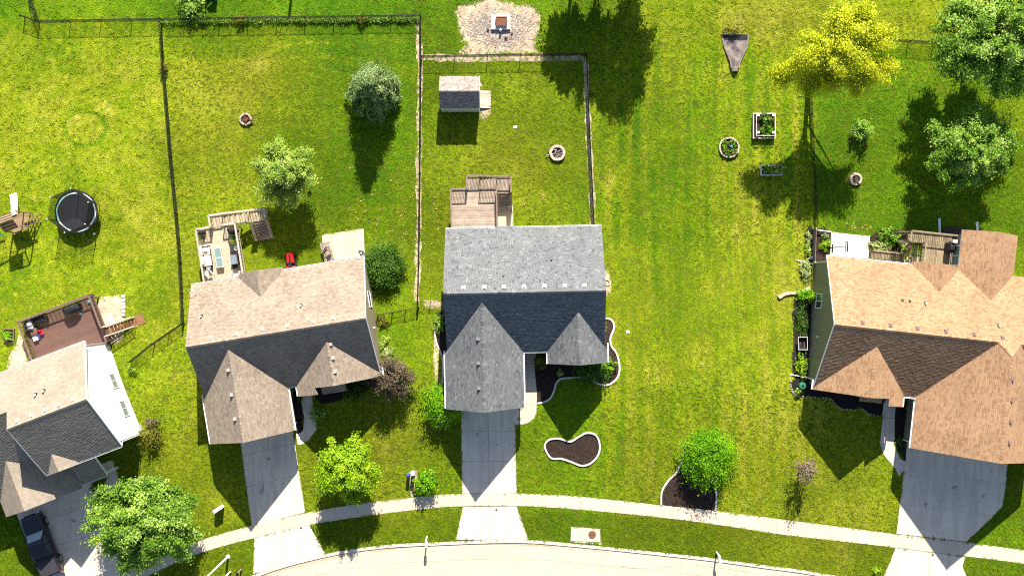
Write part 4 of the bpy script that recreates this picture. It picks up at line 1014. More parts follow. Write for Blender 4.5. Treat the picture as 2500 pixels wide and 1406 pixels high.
rail(dk, FT, (ul, 4.9), (ul, vt), Z, Z, mr, tw=.15); rail(dk, FT, (ul, vt), (wl, vt), Z, Z, mr, tw=.15); rail(dk, FT, (wl, vt), (wl, vw), Z, Z, mr, tw=.15, post=False); rail(dk, FT, (wl, vw), (wm, vw), Z, Z, mr, tw=.15)
rail(dk, FT, (wm, vw), (us, vw), Z, zl, mr, tw=.15); rail(dk, FT, (us, vw), (lr, vw), zl, zl, mr, tw=.15); rail(dk, FT, (lr, vw), (lr, vt), zl, zl, mr, tw=.12); rail(dk, FT, (lr, vt), (lr, vb_), zl, zq, mr, tw=.12)
rail(dk, FT, (wm, vt), (ur, vt), Z, Z, mr, tw=.15); rail(dk, FT, (ur, vt), (ur, 4.9), Z, Z, mr, tw=.16); rail(dk, FT, (us, vt), (us, vb_), zl, zq, mr, tw=.12)

# ---- white house: brown composite deck
Z = 0.2; zt = Z + 1.0; mr = M['rail_brown']; mdk = M['deck_brown']
x = lambda px, py, z=zt: FW.px(px, py, z)
ul, vt = x(42, 786); ur, v2 = x(216, 720.5); vt = (vt + v2) / 2
dk = thing('composite_deck', FW.w(ul, 4.5, zg(-3)), 'dark brown deck with railings behind the white-sided house', 'deck')
DW = dict(ul=ul, ur=ur, vt=vt, z=Z)
boards(dk, FW, ul + .03, ur - .03, 4.2, vt - .05, Z, mdk, 'u', .15, .012); skirt(dk, FW, ul + .03, ur - .03, 4.4, vt - .05, Z, mr)
rail(dk, FW, (ul, 4.5), (ul, vt), Z, Z, mr, tw=.16); rail(dk, FW, (ul, vt), (ur, vt), Z, Z, mr, tw=.16)
s0 = x(242, 801); s1 = x(250, 823)
rail(dk, FW, (ur, vt), (ur, s0[1]), Z, Z, mr, tw=.16); rail(dk, FW, (ur, s1[1]), (ur, 4.5), Z, Z, mr, tw=.16)
zq = zg(FW.w(ur + 3, s1[1]).y); ue = FW.px(327, 778, zq + .4)[0]
stairs(dk, FW, ur, ue, s1[1] + .05, s0[1] - .05, Z, zq, 8, M['stairs_brown'], 'u')
for v in (s0[1], s1[1]):
    rail(dk, FW, (ur, v), (ue, v), Z, zq + .1, M['rail_pale'], tw=.10, post=False)
MB(FW).box(ue, ue + .75, s1[1], s0[1], zq, zq + .12).build('landing', M['stairs_brown'], dk)

# ---- tan house: old deck, lower walk, lattice
Z = 0.1; zt = Z + .95; mr = M['deck_old']; mdk = M['deck_old']
x = lambda px, py, z=zt: FO.px(px, py, z)
ul, vt = x(2226, 563); ur = 11.68; ui = x(2250, 600, Z)[0]; vm = x(2224, 589)[1]
dk = thing('wood_deck', FO.w(ul, 6, zg(3)), 'old silvery wooden deck in the corner of the tan-roofed house', 'deck')
boards(dk, FO, ui, ur, 5.2, vm, Z, mdk, 'v', .145); boards(dk, FO, ul + .03, ur, vm + .01, vt - .05, Z, mdk, 'v', .145); skirt(dk, FO, ul + .03, ur, vm, vt - .05, Z, mr)
rail(dk, FO, (ul, vt), (ur, vt), Z, Z, mr, gap=.16); rail(dk, FO, (ul, vt), (ul, vm), Z, Z, mr); rail(dk, FO, (ui, vm), (ui, 5.4), Z, Z, mr)
zq = zg(3); a0, b0 = x(2124, 612, zq + .6), x(2208, 640, zq + .6)
zw = zq + .9
boards(dk, FO, a0[0], b0[0] - .2, b0[1], a0[1], zw, mdk, 'v', .145); skirt(dk, FO, a0[0], b0[0] - .2, b0[1], a0[1], zw, mr)
rail(dk, FO, (a0[0], a0[1]), (b0[0] - .3, a0[1]), zw, zw, mr, h=.85)
stairs(dk, FO, b0[0] - .2, ui - .05, a0[1] - 1.3, a0[1] + .1, zw, Z, 6, M['deck_grey'], 'u')
rail(dk, FO, (b0[0] - .3, a0[1] + .1), (ul + .05, a0[1] + .55), zw, Z - .1, mr, h=.9)
# lattice screens
for (p, q_) in (((ul - .9, vt - .1), (ul, vt - .1)), ((ul - .75, vm), (ul - .05, vm - .2)), ((ui - .55, vm - .3), (ui - .55, 5.6))):
    mb = MB(FO); L_ = math.dist(p, q_); zz = Z - .6
    n = int(L_ / .16)
    for i in range(n + 1): c = lerp(p, q_, i / max(n, 1)); mb.beam((*c, zz), (*c, zz + 1.3), .05, .02)
    for i in range(9): mb.beam((*p, zz + i * .16), (*q_, zz + i * .16), .02, .05)
    mb.build('lattice', mr, dk, kind='stuff')

# ================================================================== THINGS ON DECKS AND PATIOS
M['cush'] = mat('cream_cushion', (0.66, 0.60, 0.50), 0.9, 0.12, 4, bump=.3, bscale=6)
M['cushw'] = mat('white_cushion', (0.72, 0.73, 0.75), 0.9, 0.1, 4, bump=.3, bscale=6)
M['wicker'] = mat('dark_wicker', (0.03, 0.025, 0.022), 0.7, 0.3, 8)
M['steel'] = mat('brushed_steel', (0.45, 0.50, 0.55), 0.3, 0.1, 4, metal=.7)
M['red'] = mat('red_paint', (0.55, 0.012, 0.015), 0.35, 0.15, 4)
M['redplastic'] = mat('red_plastic', (0.65, 0.02, 0.05), 0.45, 0.1, 4)
M['blue'] = mat('blue_plastic', (0.03, 0.07, 0.35), 0.4, 0.1, 4)
M['cyan'] = mat('light_blue_plastic', (0.10, 0.45, 0.62), 0.4, 0.1, 4)
M['taupemesh'] = mat('taupe_mesh', (0.27, 0.23, 0.19), 0.8, 0.1, 4)
M['silver'] = mat('pale_metal', (0.6, 0.6, 0.58), 0.4, 0.1, 4)
M['green'] = mat('green_plastic', (0.02, 0.16, 0.07), 0.5, 0.2, 4)
def rbox(fr, u0, u1, v0, v1, z0, z1, r=0.06):
    """cushion-like box: narrower at top and bottom edges"""
    mb = MB(fr); k = min(r, (u1 - u0) / 3, (v1 - v0) / 3)
    o8 = lambda d: [(u0 + k + d, v0 + d), (u1 - k - d, v0 + d), (u1 - d, v0 + k + d), (u1 - d, v1 - k - d), (u1 - k - d, v1 - d), (u0 + k + d, v1 - d), (u0 + d, v1 - k - d), (u0 + d, v0 + k + d)]
    kz = min(k, (z1 - z0) / 3)
    mb.loft([[(u, v, z) for u, v in o8(d)] for d, z in ((kz, z0), (0, z0 + kz), (0, z1 - kz), (kz * .8, z1))]); return mb
def covered_grill(fr, u, v, z, a, wd_, dp, label):
    f2 = Fr(fr.w(u, v)[:2], fr.deg + a); t_ = thing('covered_grill', fr.w(u, v, z), label, 'grill')
    o8 = lambda w_, d_, zz: [(x_ * w_ + rnd.uniform(-.02, .02), y_ * d_ + rnd.uniform(-.02, .02), zz) for x_, y_ in ((-.5, -.35), (-.35, -.5), (.35, -.5), (.5, -.35), (.5, .35), (.35, .5), (-.35, .5), (-.5, .35))]
    MB(f2).loft([o8(wd_ * 1.02, dp * 1.02, z), o8(wd_, dp, z + .5), o8(wd_ * .97, dp * .95, z + .82), o8(wd_ * .72, dp * .85, z + .95), o8(wd_ * .6, dp * .6, z + 1.12), o8(wd_ * .4, dp * .3, z + 1.16)]).build('cover', M['blackcloth'], t_)
    MB(f2).beam((-wd_ * .45, -dp * .5, z + .72), (wd_ * .45, -dp * .5, z + .72), .02, .05).build('drawstring', M['black'], t_)
# taupe deck
fr = FT; Z = DT['z']; X = lambda px, py, z=Z + .4: FT.px(px, py, z)
u, v = X(566, 562, Z + .8); covered_grill(FT, u, v, Z, 8, .8, .62, 'black covered grill at the top of the pale wooden deck')
u, v = X(571, 634, Z + .9)
t_ = thing('gas_grill', FT.w(u, v, Z), 'steel lidded gas grill against the right rail of the pale deck', 'grill')
MB(FT).box(u - .3, u + .3, v - .45, v + .45, Z + .1, Z + .75).build('cabinet', M['black'], t_)
MB(FT).loft([[(u + a * .3, v + b_ * .42, Z + .75) for a, b_ in ((-1, -1), (1, -1), (1, 1), (-1, 1))], [(u + a * .3, v + b_ * .42, Z + .95) for a, b_ in ((-1, -1), (1, -1), (1, 1), (-1, 1))], [(u + .05 + a * .18, v + b_ * .40, Z + 1.1) for a, b_ in ((-1, -1), (1, -1), (1, 1), (-1, 1))]]).build('lid', M['steel'], t_)
MB(FT).beam((u - .34, v - .35, Z + .92), (u - .34, v + .35, Z + .92), .03, .03).build('handle', M['silver'], t_)
for s_ in (-1, 1): MB(FT).box(u - .25, u + .25, v + s_ * .62 - .16, v + s_ * .62 + .16, Z + .78, Z + .82).build('side_shelf', M['black'], t_)
for a in (-.2, .2):
    for b_ in (-.38, .38): MB(FT).tube((u + a, v + b_ - .02, Z + .06), (u + a, v + b_ + .02, Z + .06), .06, 8).build('wheel', M['rubber'], t_)
u, v = X(502.5, 624)
t_ = thing('outdoor_sofa', FT.w(u, v, Z), 'two-seat outdoor sofa with cream cushions on the pale deck', 'sofa')
MB(FT).box(u - .38, u + .42, v - .85, v + .85, Z + .04, Z + .28).build('base', M['wicker'], t_)
for s_ in (0, 1):
    rbox(FT, u - .2, u + .42, v - .82 + s_ * .83, v - .02 + s_ * .83, Z + .28, Z + .44).build('seat_cushion', M['cush'], t_, True)
    rbox(FT, u - .42, u - .18, v - .82 + s_ * .83, v - .02 + s_ * .83, Z + .40, Z + .82).build('back_cushion', M['cush'], t_, True)
for s_ in (-1, 1): MB(FT).box(u - .4, u + .42, v + s_ * .88 - .04, v + s_ * .88 + .04, Z + .04, Z + .6).build('arm', M['silver'], t_)
rbox(FT, u - .1, u + .25, v + .3, v + .7, Z + .45, Z + .62).build('pillow', M['cushw'], t_, True)
u, v = X(534, 629)
t_ = thing('glass_table', FT.w(u, v, Z), 'long low glass-topped table beside the cream sofa', 'table')
for a, b_ in ((0, .43), (0, -.43)): MB(FT).box(u - .28, u + .28, v + b_ - .405, v + b_ + .405, Z + .43, Z + .45).build('glass_top', M['glass_pale'], t_)
for a, b2 in (((-.3, -.86), (.3, -.86)), ((-.3, .86), (.3, .86)), ((-.3, -.86), (-.3, .86)), ((.3, -.86), (.3, .86)), ((-.28, 0), (.28, 0))): MB(FT).beam((u + a[0], v + a[1], Z + .43), (u + b2[0], v + b2[1], Z + .43), .05, .05).build('frame_bar', M['silver'], t_)
for a in (-.27, .27):
    for b_ in (-.8, .8): MB(FT).box(u + a - .02, u + a + .02, v + b_ - .02, v + b_ + .02, Z, Z + .41).build('leg', M['silver'], t_)
def armchair(fr, u, v, z, a, label, cm='cush', frm='silver'):
    f2 = Fr(fr.w(u, v)[:2], fr.deg + a); t_ = thing('patio_chair', fr.w(u, v, z), label, 'chair', None)
    rbox(f2, -.3, .3, -.3, .3, z + .34, z + .47).build('seat', M[cm], t_, True)
    mb = MB(f2); mb.loft([[(-.3, .24, z + .44), (.3, .24, z + .44), (.3, .34, z + .44), (-.3, .34, z + .44)], [(-.3, .38, z + .9), (.3, .38, z + .9), (.3, .45, z + .9), (-.3, .45, z + .9)]]); mb.build('backrest', M[cm], t_)
    for s_ in (-1, 1):
        MB(f2).path([f2.w(s_ * .34, -.3, z), f2.w(s_ * .36, -.3, z + .6), f2.w(s_ * .36, .3, z + .64), f2.w(s_ * .33, .4, z + .9)], .02, 6).build('arm', M[frm], t_)
        MB(f2).tube((s_ * .3, .3, z), (s_ * .34, .32, z + .62), .02, 6).build('leg', M[frm], t_)
armchair(FT, *X(509, 669), Z, -60, 'cream cushioned armchair near the house end of the pale deck')
armchair(FT, *X(578, 670), Z, 70, 'cream cushioned armchair tucked by the grill and house wall')
u, v = X(508, 650); t_ = thing('ottoman', FT.w(u, v, Z), 'square ottoman with pale cushion below the cream sofa', 'ottoman')
MB(FT).box(u - .32, u + .32, v - .32, v + .32, Z + .03, Z + .3).build('base', M['wicker'], t_); rbox(FT, u - .22, u + .22, v - .25, v + .22, Z + .3, Z + .42).build('cushion', M['cushw'], t_, True)
u, v = X(491, 568); t_ = thing('covered_bundle', FT.w(u, v, Z), 'dark folded cushion bundle in the upper left deck corner', 'bundle')
for k in range(3): rbox(FT, u - .35 + k * .06, u + .35, v - .14, v + .14, Z + .02 + k * .16, Z + .18 + k * .16).build('cushion', M['wicker'], t_, True)
def potted(fr, u, v, z, r, h, leafm, label, n=260, flowers=None, potm='stone', ls=.09, cat='potted plant'):
    t_ = thing('potted_plant', fr.w(u, v, z), label, cat)
    MB(fr).lathe((u, v, z), [(r * .7, 0), (r, h), (r * .9, h), (r * .85, h - .03)], 14).build('pot', M[potm], t_)
    w_ = fr.w(u, v, z + h + r * .5); foliage('foliage', t_, np.array(w_), (r * 1.5, r * 1.5, r * 1.2), n, ls, M[leafm], 8)
    if flowers:
        for (a, b_, c_) in flowers: MB(fr).ball((u + a, v + b_, z + h + c_), .11, .11, .09, 8).build('blossom', M['redplastic'], t_, True)
def foliage(name, par, c, rad, n, ls, m, clumps=20, shell=.55, lobes=None, flat=.5, shape='round', clump_r=.2, kind=None):
    """leaf-sized faces gathered in clumps through a crown volume"""
    rad = np.array(rad); C_ = []
    bumps = rng.normal(size=(9, 3)); bumps /= np.linalg.norm(bumps, axis=1)[:, None]; amp = rng.uniform(-.22, .22, 9)
    K = clumps
    ki = np.arange(K) + .5; ph = np.arccos(1 - 2 * ki / K); th_ = math.pi * (1 + 5 ** .5) * ki
    d = np.stack([np.cos(th_) * np.sin(ph), np.sin(th_) * np.sin(ph), np.cos(ph)], 1) + rng.normal(size=(K, 3)) * (1.1 / math.sqrt(K)); d /= np.linalg.norm(d, axis=1)[:, None]
    if shape == 'cone':
        t_ = rng.random(K) ** 1.25; a = rng.random(K) * 6.283; rr = (1.02 - t_) ** .75 * (.55 + .45 * rng.random(K) ** .5) * np.where(t_ < .12, .85, 1.0)
        cc = np.stack([np.cos(a) * rr, np.sin(a) * rr, t_ * 2 - 1], 1)
    elif lobes is not None:
        cc = []
        L_ = np.array(lobes)
        w_ = L_[:, 3] ** 2; pick = rng.choice(len(L_), K, p=w_ / w_.sum())
        r0 = shell + (1 - shell) * rng.random(K) ** .5
        cc = L_[pick, :3] + d * r0[:, None] * L_[pick, 3:4] * np.array([1, 1, .7])
    else:
        f_ = 1 + (np.clip(d @ bumps.T - .5, 0, 1) * 2 * amp).sum(1)
        r0 = shell + (1 - shell) * rng.random(K) ** .6
        cc = d * (r0 * f_)[:, None]
    pick = rng.integers(0, K, n)
    dn_ = cc / (np.linalg.norm(cc, axis=1)[:, None] + 1e-6)
    off = rng.normal(size=(n, 3)) * clump_r * rng.uniform(.5, 1.3, K)[pick][:, None] * .8
    off += dn_[pick] * (rng.normal(size=(n, 1)) * clump_r * .9)
    q_ = cc[pick] + off
    out = q_ / (np.linalg.norm(q_, axis=1)[:, None] + 1e-6)
    nr = out * .55 + rng.normal(size=(n, 3)) * .55 + np.array([0, 0, flat]); nr /= np.linalg.norm(nr, axis=1)[:, None]
    p = q_ * rad + c
    tt = np.cross(nr, rng.normal(size=(n, 3))); tt /= np.linalg.norm(tt, axis=1)[:, None]; bb = np.cross(nr, tt)
    s_ = ls * rng.uniform(.6, 1.3, n)[:, None]
    V = np.stack([p + tt * s_, p + bb * s_ * .55, p - tt * s_ * .8, p - bb * s_ * .55], 1).reshape(-1, 3)
    F = np.arange(n * 4).reshape(-1, 4)
    tint = rng.random(K)[pick] * .6 + rng.random(n) * .4
    o = npmesh(name, V, F, tint, m, par)
    if kind: o['kind'] = kind
    return o, cc * rad + c
def leafset(name, a, b_, c_, tr=.24): M[name] = leaf_mat(name, [(0.0, a), (.5, b_), (1.0, c_)], tr)
leafset('lf_mid', (.05, .13, .008), (.17, .31, .03), (.44, .58, .13))
leafset('lf_dark', (.025, .07, .006), (.055, .125, .012), (.11, .20, .03))
leafset('lf_blue', (.055, .105, .025), (.15, .23, .065), (.38, .46, .20))
leafset('lf_lime', (.14, .27, .008), (.24, .40, .012), (.38, .52, .03))
leafset('lf_soft', (.16, .27, .03), (.30, .42, .06), (.50, .60, .16))
leafset('lf_yellow', (.26, .34, .010), (.54, .58, .018), (.82, .82, .08), .35)
leafset('lf_bright', (.055, .17, .003), (.12, .30, .005), (.26, .47, .015))
leafset('lf_purple', (.05, .04, .026), (.11, .08, .052), (.21, .17, .10), .15)
leafset('lf_dry', (.13, .085, .06), (.21, .155, .115), (.30, .24, .18), .2)
leafset('lf_pale', (.22, .28, .07), (.34, .40, .14), (.48, .52, .24))
leafset('lf_olive', (.10, .11, .012), (.17, .17, .02), (.25, .22, .03))
u, v = X(571, 586); potted(FT, u, v, Z, .22, .3, 'lf_bright', 'potted plant with red blossoms at the deck rail below the covered grill', flowers=((-.28, -.05, .3), (.22, -.1, .25)))
u, v = X(494, 584); potted(FT, u, v, Z, .14, .22, 'lf_dry', 'small dried brown potted plant at the left deck rail', 120)
u, v = X(576, 606); t_ = thing('bucket', FT.w(u, v, Z), 'pale grey bucket by the rail between flowers and steel grill', 'bucket'); MB(FT).lathe((u, v, Z), [(.13, 0), (.19, .36), (.17, .36), (.13, .06)], 16).build('body', M['silver'], t_, True)
# patio things beside the taupe house
zp = zg(2) + .03
def folding(px, py, a, label):
    p = G(px, py, .35); armchair(W0, p.x, p.y, zg(p.y) + .026, a, label, 'taupemesh', 'cedar')
folding(797, 600, 100, 'taupe mesh chair at the upper left of the concrete patio'); folding(801, 616, 60, 'taupe mesh chair, middle one on the concrete patio'); folding(806, 633, 30, 'taupe mesh chair nearest the roof on the concrete patio')
p = G(883, 620); t_ = thing('laundry_crate', (p.x, p.y, zg(p.y) + .026), 'white crate of odds and ends at the right patio edge', 'crate')
z = zg(p.y) + .026
MB(W0).box(p.x - .3, p.x + .3, p.y - .35, p.y + .35, z, z + .06).build('bottom', M['white'], t_)
for a in ((-.3, .3, -.35, -.31), (-.3, .3, .31, .35), (-.3, -.26, -.31, .31), (.26, .3, -.31, .31)): MB(W0).box(p.x + a[0], p.x + a[1], p.y + a[2], p.y + a[3], z + .06, z + .4).build('side', M['white'], t_)
for k in range(5): rbox(W0, p.x - .2 + .08 * k, p.x + .0 + .05 * k, p.y - .25 + .1 * k, p.y - .05 + .1 * k, z + .1, z + .35 + .05 * (k % 3), .03).build('bundle', M['black' if k % 2 else 'cushw'], t_, True)
# riding mower
p = G(709, 640, .5); fm = Fr(p[:2], 5); z = zg(p.y)
t_ = thing('riding_mower', (p.x, p.y, z), 'red riding mower parked against the back of the taupe-roofed house', 'mower')
o6 = lambda w_, y0, y1, zz: [(-w_ * .6, y1, zz), (w_ * .6, y1, zz), (w_, y1 - .2, zz), (w_, y0, zz), (-w_, y0, zz), (-w_, y1 - .2, zz)]
MB(fm).loft([o6(.33, -.1, .85, z + .3), o6(.33, -.1, .85, z + .55), o6(.25, -.05, .78, z + .72)]).build('hood', M['red'], t_, False)
MB(fm).box(-.09, .09, -.04, .7, z + .72, z + .74).build('hood_stripe', M['black'], t_)
MB(fm).box(-.5, .5, -.35, .25, z + .12, z + .28).build('cutting_deck', M['black'], t_)
MB(fm).box(-.4, .4, -.95, -.35, z + .3, z + .5).build('fender', M['red'], t_)
rbox(fm, -.24, .24, -.85, -.4, z + .5, z + .62).build('seat', M['black'], t_, True); rbox(fm, -.24, .24, -.95, -.83, z + .58, z + .95).build('seat_back', M['black'], t_, True)
MB(fm).lathe((0, -.18, z + .86), [(.18, 0), (.19, .02), (.17, .04), (.15, .02)], 16).build('steering_wheel', M['black'], t_)
MB(fm).tube((0, 0, z + .6), (0, -.18, z + .86), .025, 6).build('steering_column', M['black'], t_)
for s_ in (-1, 1):
    MB(fm).tube((s_ * .33, .55, z + .17), (s_ * .47, .55, z + .17), .17, 14).build('front_wheel', M['rubber'], t_); MB(fm).tube((s_ * .36, -.65, z + .24), (s_ * .58, -.65, z + .24), .24, 14).build('rear_wheel', M['rubber'], t_)
# white house deck things
Z = DW['z']; X = lambda px, py, z=Z + .4: FW.px(px, py, z)
u, v = X(172, 754, Z + .8); covered_grill(FW, u, v, Z, 2, 1.5, .62, 'large black covered grill on the brown composite deck')
def seat_unit(px, py, a, w_, label, cm):
    u, v = X(px, py); f2 = Fr(FW.w(u, v)[:2], FW.deg + a); t_ = thing('wicker_sofa', FW.w(u, v, Z), label, 'sofa')
    MB(f2).box(-w_ / 2, w_ / 2, -.35, .35, Z + .03, Z + .3).build('base', M['wicker'], t_); MB(f2).box(-w_ / 2, w_ / 2, .26, .38, Z + .3, Z + .72).build('backrest', M['wicker'], t_)
    for s_ in (-1, 1): MB(f2).box(s_ * (w_ / 2 - .05) - .05, s_ * (w_ / 2 - .05) + .05, -.35, .26, Z + .3, Z + .58).build('arm', M['wicker'], t_)
    rbox(f2, -w_ / 2 + .1, w_ / 2 - .1, -.34, .25, Z + .3, Z + .42).build('seat_cushion', M[cm], t_, True)
seat_unit(96, 780, 0, 1.3, 'black wicker seat under the upper left rail of the brown deck', 'wicker')
seat_unit(72, 793, 70, .95, 'black wicker seat with white cushion in the left corner of the brown deck', 'cushw')
u, v = X(82, 811); t_ = thing('wicker_ottoman', FW.w(u, v, Z), 'square dark brown ottoman below the wicker seats', 'ottoman'); MB(FW).box(u - .33, u + .33, v - .33, v + .33, Z + .03, Z + .32).build('base', M['wicker'], t_); rbox(FW, u - .33, u + .33, v - .33, v + .33, Z + .32, Z + .42).build('cushion', M['deck_brown'], t_, True)
u, v = X(98, 812); t_ = thing('toy_chair', FW.w(u, v, Z), 'small red toy chair on the brown deck', 'toy'); rbox(FW, u - .2, u + .2, v - .2, v + .2, Z + .2, Z + .28).build('seat', M['redplastic'], t_, True); rbox(FW, u - .2, u + .2, v + .15, v + .23, Z + .26, Z + .55).build('backrest', M['redplastic'], t_, True)
for a in (-.15, .15):
    for b_ in (-.15, .15): MB(FW).tube((u + a, v + b_, Z), (u + a, v + b_, Z + .2), .025, 6).build('leg', M['redplastic'], t_)
u, v = X(91, 820); t_ = thing('toy_slide', FW.w(u, v, Z), 'small blue toy with curved top beside the red toy chair', 'toy'); rbox(FW, u - .14, u + .14, v - .2, v + .2, Z, Z + .3).build('body', M['blue'], t_, True); MB(FW).tube((u - .15, v, Z + .3), (u + .15, v, Z + .3), .06, 8).build('bar', M['blue'], t_)
u, v = X(85, 826); t_ = thing('toy_box', FW.w(u, v, Z), 'white toy box at the left rail of the brown deck', 'box'); MB(FW).box(u - .2, u + .2, v - .18, v + .18, Z, Z + .28).build('body', M['white'], t_); MB(FW).box(u - .22, u + .22, v - .2, v + .2, Z + .28, Z + .32).build('lid', M['cushw'], t_)
u, v = X(196, 765, Z + .15); tag(MB(FW).ball((u, v, Z + .12), .12, .12, .12, 12).build('toy_ball', M['cyan'], None, True), 'light blue ball on the brown deck beside the covered grill', 'ball')
u, v = X(216, 736, Z + .3); t_ = thing('toy_watering_can', FW.w(u, v, Z), 'pale blue watering can in the upper right deck corner', 'can'); MB(FW).lathe((u, v, Z), [(.12, 0), (.14, .2), (.08, .26)], 12).build('body', M['cyan'], t_); MB(FW).tube((u + .1, v, Z + .08), (u + .32, v + .08, Z + .28), .025, 6).build('spout', M['cyan'], t_); MB(FW).tube((u - .12, v, Z + .2), (u + .02, v, Z + .36), .02, 6).build('handle', M['cyan'], t_)

# ================================================================== YARD THINGS
def gp(px, py, h=0.0):
    p = G(px, py, h); return p
# trampoline
p = G(186, 518, 1.05); z = p.z; rT = 1.88
t_ = thing('trampoline', p, 'round black trampoline with teal rim pad and safety net', 'trampoline'); f2 = Fr(p[:2], 0); ZT = z + 1.05
M['mesh_mat'] = mat('jump_mat', (0.012, 0.012, 0.016), 0.7, 0.2, 2); M['teal'] = mat('teal_pad', (0.22, 0.45, 0.42), 0.5, 0.15, 2); M['padpale'] = mat('pale_pad', (0.55, 0.72, 0.74), 0.5, 0.1, 2)
MB(f2).lathe((0, 0, ZT), [(0.02, -.01), (rT - .2, -.01), (rT - .2, .0), (.02, .0)], 40).build('jump_mat', M['mesh_mat'], t_)
def ringpart(r0, r1, h, a0, a1, m, name):
    n = max(2, int((a1 - a0) / 9)); rg = []
    for i in range(n + 1):
        a = R(a0 + (a1 - a0) * i / n); c, s_ = math.cos(a), math.sin(a); rg.append([(r0 * c, r0 * s_, ZT + .005), (r1 * c, r1 * s_, ZT - .03), (r1 * c, r1 * s_, ZT + h - .02), (r0 * c, r0 * s_, ZT + h)])
    MB(f2).loft(rg).build(name, m, t_)
for k in range(12): ringpart(rT - .2, rT - .06, .045, k * 30, k * 30 + 29, M['teal'] if 4 <= k <= 6 else M['padpale'], 'rim_pad')
for k in range(6): ringpart(rT - .06, rT + .1, .04, k * 60, k * 60 + 60, M['black'], 'frame_rail')
tips = []
for k in range(6):
    a = R(22 + k * 60); c, s_ = math.cos(a), math.sin(a)
    MB(f2).tube((c * 1.95, s_ * 1.95, z), (c * 1.98, s_ * 1.98, z + 2.95), .025, 7).build('net_pole', M['black'], t_)
    MB(f2).lathe((c * 1.98, s_ * 1.98, z + 2.95), [(.05, 0), (.06, .05), (.02, .1)], 8).build('pole_cap', M['padpale'], t_)
    MB(f2).path([f2.w(c * 1.9, s_ * 1.9, z + .95), f2.w(c * 1.95, s_ * 1.95, z + .04), f2.w(math.cos(a + .5) * 1.95, math.sin(a + .5) * 1.95, z + .04), f2.w(math.cos(a + .5) * 1.9, math.sin(a + .5) * 1.9, z + .95)], .025, 6).build('leg', M['black'], t_)
    tips.append((c * 1.98, s_ * 1.98))
mb = MB(f2)
for k in range(6):
    a, b2 = tips[k], tips[(k + 1) % 6]; wires(mb, f2.w(*a)[:2], f2.w(*b2)[:2], ZT, ZT, 1.8, .08, .0055)
mb.build('safety_net', M['wire'], t_, kind='stuff')
p = G(230, 571, .12); tag(MB().ball((p.x, p.y, p.z + .13), .13, .13, .13, 12).build('play_ball', M['white'], None, True), 'white ball on the grass just below the trampoline', 'ball')
# wooden playset
p = G(62, 545); z = p.z; t_ = thing('wooden_playset', p, 'cedar playset tower with white slide and swing beam at the left edge', 'playset'); f2 = Fr(p[:2], 20)
ce = M['cedar']
for a in (-.75, .75):
    for b_ in (-.7, .7): MB(f2).box(a - .05, a + .05, b_ - .05, b_ + .05, z - .1, z + 3.0).build('corner_post', ce, t_)
boards(t_, f2, -.8, .8, -.75, .75, z + 1.35, ce, 'u', .2, .02)
for a, b2 in (((-.75, -.7), (.75, -.7)), ((.75, -.7), (.75, .7)), ((-.75, -.7), (-.75, .7)), ((-.75, .7), (.75, .7))):
    MB(f2).beam((*a, z + 2.95), (*b2, z + 2.95), .06, .1).build('top_beam', ce, t_); MB(f2).beam((*a, z + 1.3), (*b2, z + 1.3), .06, .12).build('floor_beam', ce, t_)
for s_, lab in ((-1, 0), (1, 0)):
    n = 6
    for k in range(n): MB(f2).add([(-.82, s_ * (.02 + .13 * k) if False else s_ * (.75 - .125 * k), z + 2.95 + .12 * k), (.5, s_ * (.75 - .125 * k), z + 2.95 + .12 * k), (.5, s_ * (.63 - .125 * k), z + 3.07 + .12 * k), (-.82, s_ * (.63 - .125 * k), z + 3.07 + .12 * k)], [(0, 1, 2, 3)]).build('roof_board', ce if k % 2 else M['wicker'], t_)
for k in range(3): MB(f2).box(.45 + k * .3, .68 + k * .3, -.55, -.25, z + 1.36, z + 1.42).build('ladder_panel', M['black'], t_)
mb = MB(f2)
mb.loft([[(-.35, .75, z + 1.4), (.2, .75, z + 1.4), (.2, .75, z + 1.48), (-.35, .75, z + 1.48)], [(-.35, 1.5, z + .75), (.2, 1.5, z + .75), (.2, 1.5, z + .83), (-.35, 1.5, z + .83)], [(-.35, 2.5, z + .12), (.2, 2.5, z + .12), (.2, 2.5, z + .2), (-.35, 2.5, z + .2)], [(-.35, 2.9, z + .1), (.2, 2.9, z + .1), (.2, 2.9, z + .16), (-.35, 2.9, z + .16)]])
mb.build('slide', M['white'], t_)
for a in (-.38, .2): MB(f2).path([f2.w(a, .75, z + 1.55), f2.w(a, 1.5, z + .9), f2.w(a, 2.5, z + .26), f2.w(a, 2.9, z + .2)], .04, 6).build('slide_rim', M['white'], t_)
MB(f2).beam((-.75, 0, z + 2.5), (-4.6, -1.0, z + 2.5), .1, .16).build('swing_beam', ce, t_)
for s_ in (-1, 1): MB(f2).beam((-4.5, -1.0, z + 2.5), (-4.7, -1.0 + s_ * 1.0, z - .1), .08, .08).build('swing_leg', ce, t_)
for k in (1.5, 2.6, 3.6):
    for d in (-.2, .2): MB(f2).tube((-.75 - k + d, -k / 3.85, z + 2.45), (-.75 - k + d, -k / 3.85, z + .55), .012, 5).build('swing_chain', M['black'], t_)
    MB(f2).box(-.75 - k - .25, -.75 - k + .25, -k / 3.85 - .1, -k / 3.85 + .1, z + .5, z + .55).build('swing_seat', M['green'], t_)
for a in (-.4, 0, .4): MB(f2).beam((.8, a, z + 1.3), (1.5, a, z), .06, .08).build('climb_rail', ce, t_)
for k in range(4): MB(f2).beam((.9 + k * .17, -.45, z + 1.1 - k * .3), (.9 + k * .17, .45, z + 1.1 - k * .3), .06, .05).build('rung', ce, t_)

